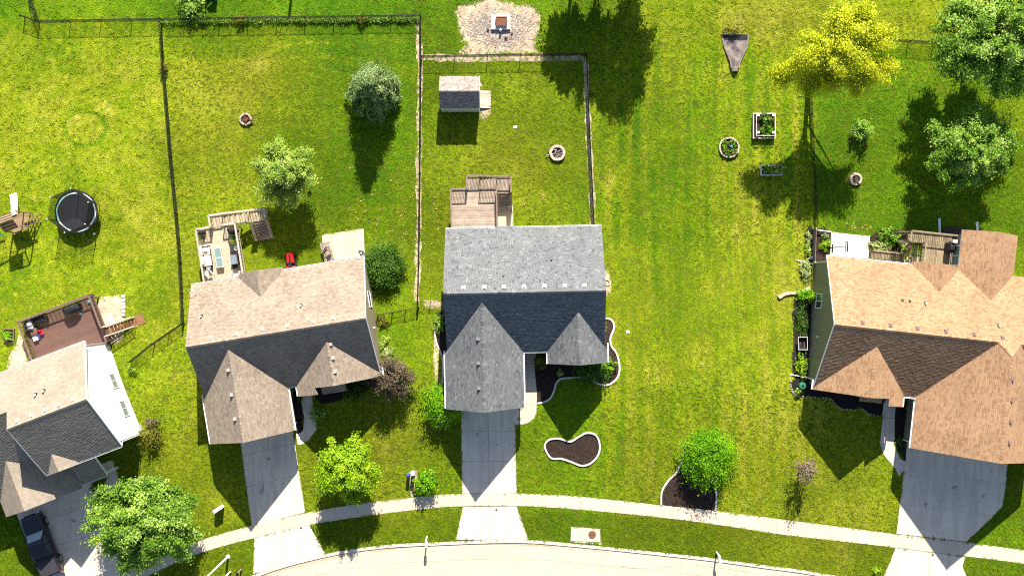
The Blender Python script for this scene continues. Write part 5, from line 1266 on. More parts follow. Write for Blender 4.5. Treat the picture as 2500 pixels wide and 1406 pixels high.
# stone fire pits
M['block'] = mat('ring_block', (0.50, 0.41, 0.32), 0.95, 0.3, 3, .3); M['ash'] = mat('ash', (0.09, 0.075, 0.07), 1.0, 0.5, 6, .4)
def ring(name, px, py, r, label, cat, n=14, h=.3, w=.2, bm='block', fill='ash', logs=0, logm='stick', rows=2):
    p = G(px, py, h); z = zg(p.y); f2 = Fr(p[:2], rnd.uniform(0, 30)); t_ = thing(name, (p.x, p.y, z), label, cat); ban([(p.x + math.cos(R(a)) * (r + .12), p.y + math.sin(R(a)) * (r + .12)) for a in range(0, 360, 24)])
    for row in range(rows):
        for k in range(n):
            a0, a1 = (k + .5 * row) * 2 * math.pi / n, (k + .5 * row + .93) * 2 * math.pi / n; j = rnd.uniform(-.015, .015)
            MB(f2).prism([((r + j) * math.cos(a0), (r + j) * math.sin(a0)), ((r + j) * math.cos(a1), (r + j) * math.sin(a1)), ((r - w + j) * math.cos(a1), (r - w + j) * math.sin(a1)), ((r - w + j) * math.cos(a0), (r - w + j) * math.sin(a0))], z + h * row / rows - .02, z + h * (row + 1) / rows - .006 + rnd.uniform(-.006, .006)).build('block', M[bm], t_)
    MB(f2).lathe((0, 0, z), [(r - w, -.03), (r - w, .05), ((r - w) * .5, .09), (.02, .10)], 18).build('ash_bed' if fill == 'ash' else 'soil', M[fill], t_)
    for k in range(logs):
        a = rnd.uniform(0, 6.28); d = rnd.uniform(.1, .4) * r; l = rnd.uniform(.4, 1.15) * r; zz = z + .12 + rnd.random() * h * .9
        MB(f2).tube((d * math.cos(a * 3), d * math.sin(a * 3), zz), (d * math.cos(a * 3) + l * math.cos(a), d * math.sin(a * 3) + l * math.sin(a), zz + rnd.uniform(-.05, .12)), rnd.uniform(.015, .045), 6).build('stick', M[logm], t_)
    return t_, f2, z
ring('fire_pit', 1361, 373, .74, 'round stone fire pit with ash on the lawn below the garden shed', 'fire pit', 16, .34, .24, logs=8)
ring('fire_pit', 599, 291, .58, 'fire pit heaped with reddish brush in the yard of the taupe-roofed house', 'fire pit', 13, .3, .17, logs=34, logm='rust')
ring('fire_pit', 2090, 437, .58, 'small stone fire pit with burnt logs right of the yellow tree', 'fire pit', 13, .28, .2, logs=12, logm='bark')
t2, f2, z = ring('round_planter', 1781, 360, .95, 'round brick planter full of herbs left of the raised beds', 'planter', 20, .3, .14, bm='block', fill='mulch')
for a, b_, r_, mm in ((-.3, .45, .42, 'lf_bright'), (.35, .4, .28, 'lf_mid'), (-.5, -.1, .26, 'lf_mid'), (-.25, -.45, .28, 'lf_bright'), (.35, -.4, .26, 'lf_soft'), (.55, 0, .18, 'lf_bright')): foliage('herb', t2, np.array(f2.w(a, b_, z + .4)), (r_, r_, .22), 160, .07, M[mm], 8)
MB(f2).ball((.15, .05, z + .42), .13, .13, .13, 10).build('garden_globe', M['cyan'], t2, True)
ring('flower_ring', 1482, 690, .3, 'small brick ring at the right wall of the grey-roofed house', 'planter', 10, .18, .08, fill='soil')
def raised(px0, py0, px1, py1, h, label, wm, leaves, cage=False):
    a, b2 = G(px0, py0, h), G(px1, py1, h); z = zg(a.y); t_ = thing('raised_bed', ((a.x + b2.x) / 2, (a.y + b2.y) / 2, z), label, 'planter'); x0, x1 = a.x, b2.x; y0, y1 = b2.y, a.y
    ban([(x0, y0), (x1, y0), (x1, y1), (x0, y1)])
    for bx_ in ((x0, x1, y0, y0 + .06), (x0, x1, y1 - .06, y1), (x0, x0 + .06, y0 + .06, y1 - .06), (x1 - .06, x1, y0 + .06, y1 - .06)):
        for k in range(3): MB().box(*bx_, z + h * k / 3, z + h * (k + 1) / 3 - .012).build('plank', M[wm], t_)
    MB().box(x0 + .06, x1 - .06, y0 + .06, y1 - .06, z, z + h - .08).build('soil', M['mulch'], t_)
    for bx_ in ((x0 - .03, x1 + .03, y0 - .03, y0 + .07), (x0 - .03, x1 + .03, y1 - .07, y1 + .03), (x0 - .03, x0 + .07, y0 + .07, y1 - .07), (x1 - .07, x1 + .03, y0 + .07, y1 - .07)): MB().box(*bx_, z + h - .01, z + h + .02).build('cap_board', M[wm], t_)
    for u_, v_, r_, mm in leaves: foliage('foliage', t_, np.array((x0 + (x1 - x0) * u_, y0 + (y1 - y0) * v_, z + h + .1)), (r_, r_, .3), 480, .08, M[mm], 12)
    if cage:
        i = .22; q_ = (x0 + i, x1 - i * .4, y0 + i * .9, y1 - i * .3); hh = z + h + .35
        for aa, bb in (((q_[0], q_[2]), (q_[1], q_[2])), ((q_[0], q_[3]), (q_[1], q_[3])), ((q_[0], q_[2]), (q_[0], q_[3])), ((q_[1], q_[2]), (q_[1], q_[3]))): MB().beam((*aa, hh), (*bb, hh), .04, .04, True).build('frame_bar', M['silver'], t_)
        for u_, v_ in ((q_[0] + .16, q_[3] - .12), (q_[1] - .14, q_[3] - .12), (q_[0] + .16, q_[2] + .3), (q_[1] - .14, q_[2] + .3)): MB().box(u_ - .14, u_ + .14, v_ - .1, v_ + .1, hh - .01, hh + .02).build('corner_plate', M['white'], t_); MB().box(u_ - .02, u_ + .02, v_ - .02, v_ + .02, z + h - .1, hh - .01).build('post', M['silver'], t_)
raised(1839, 277, 1893, 338, .45, 'large wooden raised bed with leafy plants in a metal frame', 'rail_pale', [(.45, .75, .5, 'lf_dark'), (.65, .45, .5, 'lf_dark'), (.5, .25, .45, 'lf_mid'), (.6, .7, .45, 'lf_mid'), (.75, .3, .35, 'lf_bright')], True)
raised(1858, 404, 1909, 428, .55, 'smaller grey raised bed with tall green plants below the framed bed', 'silver', [(.3, .55, .45, 'lf_mid'), (.65, .5, .5, 'lf_soft'), (.9, .6, .45, 'lf_mid')])
raised(8, 803, 30, 837, .4, 'small brown raised bed left of the brown composite deck', 'rail_brown', [(.4, .6, .35, 'lf_bright'), (.6, .3, .3, 'lf_mid')])
# concrete pad with rusty hatch
p = G(1223, 54, .3); z = zg(p.y); t_ = thing('hatch_pad', (p.x, p.y, z), 'square concrete pad with rusty brown hatch on the bare ground', 'utility pad'); a, b2 = G(1199.5, 35, .35), G(1246, 72, .35); ban([(a.x, a.y), (b2.x, a.y), (b2.x, b2.y), (a.x, b2.y)])
MB().box(a.x, b2.x, b2.y, a.y, z - .1, z + .35).build('pad', M['edge'], t_)
c, d = G(1211, 41.5, .6), G(1237, 62.5, .6)
h_ = MB().box(c.x, d.x, d.y, c.y, z + .35, z + .53).build('hatch', M['rust'], t_)
for bx_ in ((c.x - .03, d.x + .03, c.y - .06, c.y + .03), (c.x - .03, d.x + .03, d.y - .03, d.y + .06), (c.x - .03, c.x + .06, d.y + .06, c.y - .06), (d.x - .06, d.x + .03, d.y + .06, c.y - .06)): MB().box(*bx_, z + .5, z + .57).build('hatch_rim', M['rust'], h_)
for x_ in (c.x - .05, d.x + .05): MB().tube((x_, (c.y + d.y) / 2 - .1, z + .5), (x_, (c.y + d.y) / 2 + .1, z + .5), .03, 6, raw=True).build('hinge', M['iron'], h_)
p = G(1222, 74, .5); tag(MB().tube((p.x, p.y, p.z), (p.x, p.y, p.z + .5), .09, 10, raw=True).lathe((p.x, p.y, p.z + .5), [(.12, -.02), (.12, .06), (.03, .12)], 10).build('vent_cap', M['vent_white']), 'small grey vent cap below the concrete hatch pad', 'vent')
for k, (x_, y_) in enumerate(((1191, 73), (1250, 82), (1235, 93))): g = G(x_, y_); tag(MB().tube((g.x, g.y, g.z - .05), (g.x, g.y, g.z + .22), .13 + .02 * k, 9, .11, True).build('tree_stump', M['bark']), ('sawn stump left of the concrete hatch pad', 'sawn stump right below the concrete hatch pad', 'sawn stump lowest on the bare stick-strewn ground')[k], 'stump')
# flared drain outlet
z = zg(20); q_ = [G(x_, y_) for x_, y_ in ((1761, 82), (1828, 86), (1822, 118), (1806, 152), (1801, 168), (1784, 168), (1782, 152), (1768, 118))]
t_ = thing('drain_outlet', (q_[0].x + 1.2, q_[4].y, z), 'weathered flared concrete drain outlet tapering into the lawn', 'drain'); M['outlet'] = mat('stained_concrete', (0.27, 0.22, 0.20), 0.9, 0.45, 1.4, .5, c2=(0.10, 0.085, 0.085))
ban([(v_.x, v_.y) for v_ in q_])
ap = MB(); ap.prism([(v_.x, v_.y) for v_ in q_], z - .25, lambda u, v: z + .05, raw=True); ap.build('apron', M['outlet'], t_)
for side in ((0, 7, 6, 5), (1, 2, 3, 4)):
    l_ = [q_[i] for i in side]; A = offset([(v_.x, v_.y) for v_ in l_], .05); B = offset([(v_.x, v_.y) for v_ in l_], -.05); hh = [.12, .2, .3, .4]
    MB().loft([[(a[0], a[1], z), (b_[0], b_[1], z), (b_[0], b_[1], z + h_), (a[0], a[1], z + h_)] for a, b_, h_ in zip(A, B, hh)]).build('wing_wall', M['outlet'], t_)
MB().box(q_[0].x + .12, q_[1].x - .12, q_[1].y - .5, q_[1].y + .02, z + .03, z + .075).build('recess_shade', M['black'], t_)  # flat black slab standing in for the shade inside the outlet's recess
MB().tube((q_[4].x - .3, q_[4].y + .15, z + .15), (q_[4].x - .3, q_[4].y - .3, z + .12), .33, 14, raw=True).build('pipe_collar', M['outlet'], t_)
for x_, y_, nm in ((1258, 311, 'below the garden shed'), (1533, 810, 'beside the front bed of the grey-roofed house')):
    g = G(x_, y_); t_ = thing('meter_pit', g, 'small white utility lid set in the grass ' + nm, 'lid'); MB().box(g.x - .16, g.x + .16, g.y - .12, g.y + .12, g.z - .05, g.z + .07).build('box', M['white'], t_); MB().box(g.x - .13, g.x + .13, g.y - .09, g.y + .09, g.z + .07, g.z + .085).build('cover', M['edge'], t_); ban([(g.x - .2, g.y - .16), (g.x + .2, g.y - .16), (g.x + .2, g.y + .16), (g.x - .2, g.y + .16)])
g = G(757, 420, .8); t_ = thing('bird_feeder', g, 'dark bird feeder on a pole right of the feathery green tree', 'bird feeder'); MB().tube((g.x, g.y, g.z), (g.x, g.y, g.z + 1.5), .025, 6, raw=True).build('pole', M['black'], t_); MB().lathe((g.x, g.y, g.z + 1.45), [(.2, 0), (.22, .05), (.05, .3)], 10).build('hopper', M['iron'], t_)
# mailboxes, pedestals, street lamp
def mailbox(px, py, label, m='white', hh=1.15, bl=.52, arm=True, ang=0, group=None):
    g = G(px, py); f2 = Fr(g[:2], ang); t_ = thing('mailbox', g, label, 'mailbox', group)
    MB(f2).box(-.06, .06, -.06, .06, g.z - .2, g.z + hh + .22).build('post', M[m if m == 'white' else 'rail_grey'], t_)
    MB(f2).loft([[(-.09, -.09, g.z + hh + .22), (.09, -.09, g.z + hh + .22), (.09, .09, g.z + hh + .22), (-.09, .09, g.z + hh + .22)], [(-.02, -.02, g.z + hh + .3), (.02, -.02, g.z + hh + .3), (.02, .02, g.z + hh + .3), (-.02, .02, g.z + hh + .3)]]).build('post_cap', M[m], t_)
    MB(f2).box(-.05, .05, -.72, -.06, g.z + hh - .12, g.z + hh - .04).build('arm', M[m], t_)
    pr = lambda y: [(-.12, y, g.z + hh - .04), (.12, y, g.z + hh - .04), (.12, y, g.z + hh + .12), (.08, y, g.z + hh + .21), (0, y, g.z + hh + .24), (-.08, y, g.z + hh + .21), (-.12, y, g.z + hh + .12)]
    b_ = MB(f2).loft([pr(-.12), pr(-.12 - bl)]).build('box', M[m], t_); MB(f2).loft([pr(-.125 - bl), pr(-.14 - bl)]).build('door', M[m], b_)
    MB(f2).box(.125, .145, -.5, -.46, g.z + hh + .05, g.z + hh + .3).build('flag', M['red'], t_)
mailbox(1043, 1309, 'white mailbox on a white post at the kerb left of the middle driveway apron'); mailbox(1749, 1347, 'white mailbox on a white post at the kerb below the pavement-side mulch bed', ang=10)
mailbox(563, 1394, 'white mailbox at the bottom edge beside the street lamp', ang=-20); mailbox(589, 1389, 'black mailbox at the bottom edge right of the street lamp', 'black', ang=-20)
g = G(557, 1358); t_ = thing('street_lamp', g, 'white street lamp pole leaning out of the bottom left of the picture', 'street lamp')
MB().tube((g.x, g.y, g.z - .2), (g.x, g.y, g.z + 7.2), .1, 12, .06, True).build('pole', M['white'], t_); MB().lathe((g.x, g.y, g.z), [(.2, -.05), (.2, .06), (.12, .12)], 12).build('base', M['white'], t_)
MB().path([Vector((g.x, g.y, g.z + 7.1)), Vector((g.x - .1, g.y - .6, g.z + 7.4)), Vector((g.x - .2, g.y - 1.6, g.z + 7.5))], .04, 8).build('arm', M['white'], t_); MB().ball((g.x - .24, g.y - 1.9, g.z + 7.47), .16, .36, .09, 12).build('lamp_head', M['silver'], t_, True)
def pedestal(px, py, w_, d_, h_, a, m, label, dome=False, mtop=None):
    g = G(px, py, h_ * .5); z = zg(g.y); f2 = Fr(g[:2], a); t_ = thing('utility_pedestal', (g.x, g.y, z), label, 'pedestal')
    if dome: MB(f2).lathe((0, 0, z), [(w_ * .5, -.05), (w_ * .5, h_ * .7)], 14).build('body', M[m], t_); MB(f2).lathe((0, 0, z), [(w_ * .55, h_ * .7), (w_ * .55, h_ * .92), (w_ * .35, h_), (.02, h_ + .02)], 14).build('cap', M[mtop or m], t_)
    else: MB(f2).loft([[(x_ * w_ / 2, y_ * d_ / 2, zz) for x_, y_ in ((-1, -1), (1, -1), (1, 1), (-1, 1))] for zz in (z - .05, z + h_ - .1)]).build('body', M[m], t_); MB(f2).loft([[(x_ * (w_ / 2 + .02), y_ * (d_ / 2 + .02), z + h_ - .098) for x_, y_ in ((-1, -1), (1, -1), (1, 1), (-1, 1))], [(x_ * w_ / 2.4, y_ * d_ / 3, z + h_) for x_, y_ in ((-1, -1), (1, -1), (1, 1), (-1, 1))]]).build('cap', M[mtop or m], t_)
pedestal(533, 1242, .3, .8, 1.15, -55, 'silver', 'white utility cabinet standing on the lawn left of the taupe house driveway')
pedestal(997, 1158, .3, .3, 1.1, 0, 'vent_grey', 'round utility pedestal with blue cap left of the small kerbside shrub', True, 'blue'); pedestal(1008, 1155, .3, .26, 1.15, 10, 'white', 'white box pedestal beside the blue-capped pedestal')
pedestal(1750, 1170, .22, .2, .7, 0, 'silver', 'small grey pedestal right of the round bush on the mulch bed')
g = G(518, -6); t_ = thing('transformer_box', g, 'dark green utility box cut by the top edge beside the bushes', 'utility box'); MB().box(g.x - .5, g.x + .5, g.y - .4, g.y + .4, g.z - .05, g.z + .8).build('body', M['green'], t_); MB().box(g.x - .53, g.x + .53, g.y - .43, g.y + .43, g.z + .8, g.z + .86).build('lid', M['green'], t_)
g = G(714, -26); t_ = thing('marker_post', g, 'dark wooden post just beyond the top edge behind the back fence', 'post'); MB().tube((g.x, g.y, g.z - .2), (g.x, g.y, g.z + 1.95), .13, 8, raw=True).build('shaft', M['bark'], t_); MB().lathe((g.x, g.y, g.z + 1.95), [(.15, 0), (.12, .06), (.02, .1)], 8).build('cap', M['iron'], t_)
# stepping slabs and edging stones by the white house
g = thing('garden_slabs', G(268, 790), 'two pale paving slabs beside the stairs of the brown deck', 'paving'); 
for pl in ([(254, 768), (274, 765), (279, 788), (258, 792)], [(268, 826), (288, 812), (290, 832), (272, 838)]): slab('slab', gpx(pl), g, M['patio'], top=.06); ban(gpx(pl))
g = thing('edging_stones', G(301, 750), 'row of white edging stones right of the straw bed by the brown deck', 'edging')
for k in range(6): a = G(302 + rnd.uniform(-1, 1), 724 + k * 9); rbox(W0, a.x - .16, a.x + .16, a.y - .15, a.y + .15, a.z - .03, a.z + .16, .05).build('stone', M['edge'], g, True)
# tan house back and side garden things
g = thing('garden_wall', G(1930, 720), 'curved row of tan wall blocks left of the bright side shrub', 'wall')
wl_ = gpx(smooth([(1900, 727), (1912, 719), (1928, 715), (1948, 715), (1965, 708), (1976, 703)], 2)); A, B = offset(wl_, .14), offset(wl_, -.14)
for i in range(len(wl_) - 1): MB().prism([A[i], lerp(A[i], A[i + 1], .95), lerp(B[i], B[i + 1], .95), B[i]], zg(A[i][1]) - .1, zg(A[i][1]) + .35 + rnd.uniform(-.02, .02), raw=True).build('block', M['block'], g)
ban(A + B[::-1])
p = G(1958, 838, .3); z = zg(p.y); t_ = thing('wheelbarrow', (p.x, p.y, z), 'black wheelbarrow tray standing in the dark side bed', 'wheelbarrow')
f2 = Fr(p[:2], 0); o4 = lambda a, b_, zz: [(x_ * a, y_ * b_, zz) for x_, y_ in ((-.5, -.5), (.5, -.5), (.5, .5), (-.5, .5))]
MB(f2).loft([o4(.45, .7, z + .3), o4(.8, 1.1, z + .62)], False).add(o4(.45, .7, z + .3), [(0, 1, 2, 3)]).build('tray', M['black'], t_)
for a, b2 in (((-.41, -.56), (.41, -.56)), ((-.41, .56), (.41, .56)), ((-.41, -.56), (-.41, .56)), ((.41, -.56), (.41, .56))): MB(f2).tube((*a, z + .62), (*b2, z + .62), .025, 6).build('rim', M['silver'], t_)
MB(f2).tube((-.05, .75, z + .2), (.05, .75, z + .2), .2, 12).build('wheel', M['rubber'], t_)
for s_ in (-.25, .25): MB(f2).tube((s_ * .4, .75, z + .2), (s_ * 1.2, -1.0, z + .5), .022, 6).build('handle', M['cedar'], t_)
p = G(1958, 941, .4); z = zg(p.y); t_ = thing('rain_barrel', (p.x, p.y, z), 'dark green round barrel at the left corner of the tan-roofed house', 'barrel'); MB().lathe((p.x, p.y, z), [(.24, 0), (.3, .3), (.28, .62), (.3, .66), (.27, .68), (.02, .7)], 18).build('body', M['green'], t_, False); MB().lathe((p.x, p.y, z + .7), [(.1, 0), (.1, .03), (.02, .04)], 12).build('lid_knob', M['black'], t_)
p = G(1979, 632, .4); z = zg(p.y); t_ = thing('hose_reel', (p.x, p.y, z), 'dark garden hose reel at the rear left corner of the tan-roofed house', 'hose reel'); MB().tube((p.x - .2, p.y, z + .4), (p.x + .2, p.y, z + .4), .28, 14, raw=True).build('drum', M['black'], t_)
for s_ in (-1, 1): MB().tube((p.x + s_ * .24, p.y, z), (p.x + s_ * .24, p.y, z + .8), .03, 6, raw=True).build('stand', M['silver'], t_)
t_ = thing('garden_fence', G(1992, 600), 'low wooden fence panel left of the white patio slab', 'fence'); a, b2 = G(1993, 558, 1.2), G(1990, 640, 1.2)
for k in range(3): MB().beam((a.x, a.y, zg(a.y) + .3 + .4 * k), (b2.x, b2.y, zg(b2.y) + .3 + .4 * k), .04, .3, True).build('plank', M['rail_grey'], t_)
for q_ in (a, b2): MB().box(q_.x - .06, q_.x + .06, q_.y - .06, q_.y + .06, zg(q_.y) - .1, zg(q_.y) + 1.3).build('post', M['rail_pale'], t_)
a, b2 = G(1994, 561, .5), G(2031, 566, .5); MB().beam((a.x, a.y, zg(a.y) + .4), (b2.x, b2.y, zg(b2.y) + .4), .08, .1, True).build('top_rail', M['white'], t_); c = G(2029, 622, .5); MB().beam((b2.x, b2.y, zg(b2.y) + .38), (c.x, c.y, zg(c.y) + .38), .06, .1, True).build('top_rail', M['white'], t_)
# basketball hoop
p = G(2022, 606); z = zg(p.y) + .03; t_ = thing('basketball_hoop', (p.x, p.y, z), 'black basketball hoop with clear backboard on the white patio', 'basketball hoop'); f2 = Fr(p[:2], 3)
MB(f2).box(-.4, .4, -.35, .35, z, z + .2).build('base', M['black'], t_); MB(f2).tube((0, 0, z + .2), (0, 0, z + 2.6), .05, 8).build('pole', M['black'], t_); MB(f2).beam((0, 0, z + 2.5), (.75, 0, z + 2.9), .06, .08).build('arm', M['black'], t_)
MB(f2).box(.78, .81, -.45, .45, z + 2.95, z + 3.2).build('backboard', M['glass_pale'], t_)
for a, b2 in (((-.46, 2.54), (.46, 2.54)), ((-.46, 3.21), (.46, 3.21)), ((-.46, 2.54), (-.46, 3.21)), ((.46, 2.54), (.46, 3.21))): MB(f2).beam((.795, a[0], z + a[1]), (.795, b2[0], z + b2[1]), .05, .05).build('board_frame', M['black'], t_)
n = 16; hp = [f2.w(1.1 + .23 * math.cos(2 * math.pi * k / n), .23 * math.sin(2 * math.pi * k / n), z + 2.68) for k in range(n + 1)]; MB().path(hp, .012, 5).build('rim', M['rust'], t_)
# two pale tall posts and a dark tub behind the tan house
for x_, y0, y1, nm in ((2292, 534, 575, 'left'), (2384, 543, 575, 'right')):
    a, b2 = G(x_, y0), G(x_, y1); t_ = thing('drain_pipe', a, 'pale blue pipe on the shaded lawn, %s one of two behind the tan-roofed house' % nm, 'pipe'); MB().tube((a.x, a.y, a.z + .1), (b2.x, b2.y - .8, b2.z + .35), .11, 10, raw=True).build('pipe', M['padpale'], t_); MB().tube((a.x, a.y + .02, a.z + .1), (a.x, a.y - .12, a.z + .11), .13, 10, raw=True).build('end_collar', M['padpale'], t_)
p = G(2338, 575, .5); z = zg(p.y); t_ = thing('hot_tub', (p.x, p.y, z), 'dark covered tub under the deck rail behind the tan-roofed house', 'tub'); f2 = Fr(p[:2], -6)
o8 = lambda w_, d_, zz: [(x_ * w_, y_ * d_, zz) for x_, y_ in ((-.5, -.3), (-.35, -.5), (.35, -.5), (.5, -.3), (.5, .3), (.35, .5), (-.35, .5), (-.5, .3))]
MB(f2).loft([o8(2.5, 1.3, z), o8(2.6, 1.4, z + .5)]).build('shell', M['iron'], t_); MB(f2).loft([o8(2.65, 1.45, z + .5), o8(2.65, 1.45, z + .6), o8(2.4, 1.2, z + .64)]).build('cover', M['blackcloth'], t_)
u, v = FO.px(2331, 589, 1.3); t_ = thing('patio_lantern', FO.w(u, v, .1), 'white lantern box on a post beside the large window of the old deck', 'lantern'); MB(FO).box(u - .04, u + .04, v - .04, v + .04, .1, 1.05).build('post', M['black'], t_); MB(FO).box(u - .2, u + .2, v - .14, v + .14, 1.05, 1.4).build('box', M['white'], t_)
u, v = FO.px(2318, 605, .5); covered_grill(FO, u, v, .1, 0, .6, .9, 'dark covered grill beside the large window on the old deck')

# ================================================================== PICKUP
p = G(100, 1330, .9); z = zg(p.y) + .026; ft = Fr(p[:2], FW.deg - 90)    # +u points to the street end... nose towards the house
ft = Fr(p[:2], FW.deg + 90)
t_ = thing('pickup_truck', (p.x, p.y, z), 'black pickup truck with covered bed parked on the driveway of the white-sided house', 'pickup truck')
M['carblack'] = mat('black_car_paint', (0.012, 0.013, 0.018), 0.22, 0.1, 2, spec=.6); M['tonneau'] = mat('bed_cover', (0.03, 0.03, 0.034), 0.55, 0.1, 3); M['windshield'] = glass_mat('windshield', (0.30, 0.36, 0.44)); M['chrome'] = mat('chrome', (.6, .6, .6), .15, .05, 2, metal=1.0); M['lamp_red'] = mat('tail_lamp', (.35, .01, .01), .2, .1, 2); M['lamp_clear'] = mat('head_lamp', (.6, .62, .65), .15, .05, 2)  # windshield: sky reflection painted into its pale blue base colour
def xsec(x_, w_, zlo, zhi, tw=None):
    tw = tw or w_ * .93; k = .06
    return [(x_, -w_ + k, z + zlo), (x_, w_ - k, z + zlo), (x_, w_, z + zlo + .12), (x_, w_, z + zhi - .3), (x_, tw, z + zhi - .04), (x_, tw - .1, z + zhi), (x_, -tw + .1, z + zhi), (x_, -tw, z + zhi - .04), (x_, -w_, z + zhi - .3), (x_, -w_, z + zlo + .12)]
MB(ft).loft([xsec(2.88, .82, .45, .85), xsec(2.8, .93, .36, 1.02), xsec(2.3, .98, .33, 1.1), xsec(1.2, .99, .33, 1.17), xsec(-.8, .99, .33, 1.15), xsec(-2.7, .98, .36, 1.16), xsec(-2.86, .95, .42, 1.12)]).build('body', M['carblack'], t_)
cab = [(1.25, 1.14, .90), (.55, 1.78, .70), (.3, 1.86, .70), (-.75, 1.86, .71), (-.98, 1.80, .70), (-1.15, 1.14, .90)]
rg = lambda x_, zz, w_: (x_, w_, zz)
lo = [(x_, s_ * w_, z + zz) for s_ in (1,) for x_, zz, w_ in cab]; hi = [(x_, -w_, z + zz) for x_, zz, w_ in cab]
MB(ft).add(lo + hi, [tuple(range(6))[::-1], tuple(range(6, 12))] + [(i, (i + 1) % 6, 6 + (i + 1) % 6, 6 + i) for i in range(6)]).build('cab', M['carblack'], t_)
MB(ft).add([(1.215, .80, z + 1.19), (1.215, -.80, z + 1.19), (.60, -.64, z + 1.755), (.60, .64, z + 1.755)], [(0, 1, 2, 3)]).build('windshield', M['windshield'], t_)
MB(ft).add([(-1.13, .78, z + 1.22), (-1.13, -.78, z + 1.22), (-1.005, -.66, z + 1.72), (-1.005, .66, z + 1.72)], [(3, 2, 1, 0)]).build('rear_window', M['glass'], t_)
for s_ in (-1, 1):
    MB(ft).add([(1.0, s_ * .885, z + 1.2), (.05, s_ * .895, z + 1.2), (.05, s_ * .725, z + 1.78), (.5, s_ * .725, z + 1.76)], [(0, 1, 2, 3)]).build('side_window', M['glass'], t_)
    MB(ft).add([(-.02, s_ * .895, z + 1.2), (-.95, s_ * .895, z + 1.2), (-.85, s_ * .725, z + 1.76), (-.02, s_ * .725, z + 1.78)], [(0, 1, 2, 3)]).build('side_window', M['glass'], t_)
    rbox(ft, .85, 1.02, *sorted((s_ * 1.0, s_ * 1.24)), z + 1.12, z + 1.36, .04).build('mirror', M['carblack'], t_, True)
    for x_, nm in ((1.85, 'front'), (-1.75, 'rear')):
        w = MB(ft).tube((x_, s_ * .78, z + .38), (x_, s_ * 1.03, z + .38), .39, 20).build('wheel', M['rubber'], t_); MB(ft).tube((x_, s_ * 1.0, z + .38), (x_, s_ * 1.04, z + .38), .24, 14).build('rim', M['chrome'], w)
        MB(ft).path([ft.w(x_ + .46 * math.cos(R(a)), s_ * 1.0, z + .38 + .46 * math.sin(R(a))) for a in range(0, 181, 20)], .045, 6).build('fender_flare', M['black'], t_)
    rbox(ft, 2.72, 2.87, *sorted((s_ * .55, s_ * .88)), z + .78, z + .98, .03).build('headlight', M['lamp_clear'], t_); rbox(ft, -2.9, -2.82, *sorted((s_ * .78, s_ * .95)), z + .75, z + 1.1, .02).build('tail_light', M['lamp_red'], t_)
    MB(ft).beam((-1.2, s_ * .88, z + 1.19), (-2.75, s_ * .88, z + 1.19), .08, .06).build('bed_rail', M['carblack'], t_)
rbox(ft, -2.75, -1.22, -.83, .83, z + 1.15, z + 1.215, .03).build('bed_cover', M['tonneau'], t_)
MB(ft).beam((2.9, -.8, z + .55), (2.9, .8, z + .55), .12, .2).build('front_bumper', M['chrome'], t_); MB(ft).beam((-2.95, -.85, z + .55), (-2.95, .85, z + .55), .12, .2).build('rear_bumper', M['chrome'], t_); MB(ft).box(2.84, 2.9, -.5, .5, z + .7, z + .98).build('grille', M['black'], t_)

def vnoise(p, s_, seed):
    g_ = np.random.default_rng(seed).random((256, 256)); q_ = p * s_; i = np.floor(q_).astype(int); f_ = q_ - i; f_ = f_ * f_ * (3 - 2 * f_)
    a = g_[i[:, 0] % 256, i[:, 1] % 256]; b_ = g_[(i[:, 0] + 1) % 256, i[:, 1] % 256]; c_ = g_[i[:, 0] % 256, (i[:, 1] + 1) % 256]; d_ = g_[(i[:, 0] + 1) % 256, (i[:, 1] + 1) % 256]
    return (a * (1 - f_[:, 0]) + b_ * f_[:, 0]) * (1 - f_[:, 1]) + (c_ * (1 - f_[:, 0]) + d_ * f_[:, 0]) * f_[:, 1]
# ================================================================== TREES AND SHRUBS
def tree(name, px, py, zc, rad, n, ls, lm, label, clumps=90, group=None, shape='round', lobes=None, trunk=.16, base=None, clump_r=.16, cat='tree', branches=9, shell=.5, flat=.5):
    """px,py: crown centre in the photo, zc: its height above the ground"""
    g = G(px, py, zc); b0 = base if base is not None else g; t_ = thing(name, (b0.x, b0.y, zg(b0.y)), label, cat, group)
    c = np.array((g.x, g.y, zg(g.y) + zc))
    o, cc = foliage('crown', t_, c, rad, n, ls, M[lm], clumps, shell, lobes, flat, shape, clump_r)
    mb = MB(); B = Vector((b0.x, b0.y, zg(b0.y) - .1)); top = Vector(c) + Vector((0, 0, rad[2] * (.1 if shape != 'cone' else .7))); mid = B.lerp(top, .45)
    mb.tube(B, mid, trunk, 9, trunk * .75, True); mb.tube(mid, top, trunk * .75, 8, trunk * .3, True); mb.build('trunk', M['bark'], t_)
    for k in range(branches):
        e_ = Vector(cc[rng.integers(0, len(cc))]); s_ = B.lerp(top, rnd.uniform(.35, .8)); m_ = s_.lerp(e_, .5) + Vector((0, 0, rnd.uniform(-.1, .2)))
        MB().tube(s_, m_, trunk * .38, 6, trunk * .25, True).tube(m_, e_, trunk * .25, 5, trunk * .08, True).build('branch', M['bark'], t_)
    return t_
def bush(px, py, r, h, lm, label, n=900, ls=.11, name='shrub', clumps=24, group=None, ry=None, cat='shrub', shell=.45):
    g = G(px, py, h * .5); z = zg(g.y); t_ = thing(name, (g.x, g.y, z), label, cat, group)
    foliage('foliage', t_, np.array((g.x, g.y, z + h * .5)), (r, ry or r, h * .55), n, ls, M[lm], clumps, shell, clump_r=.2)
    MB().tube((g.x, g.y, z - .05), (g.x, g.y, z + h * .5), .04, 6, .02, True).build('stem', M['bark'], t_)
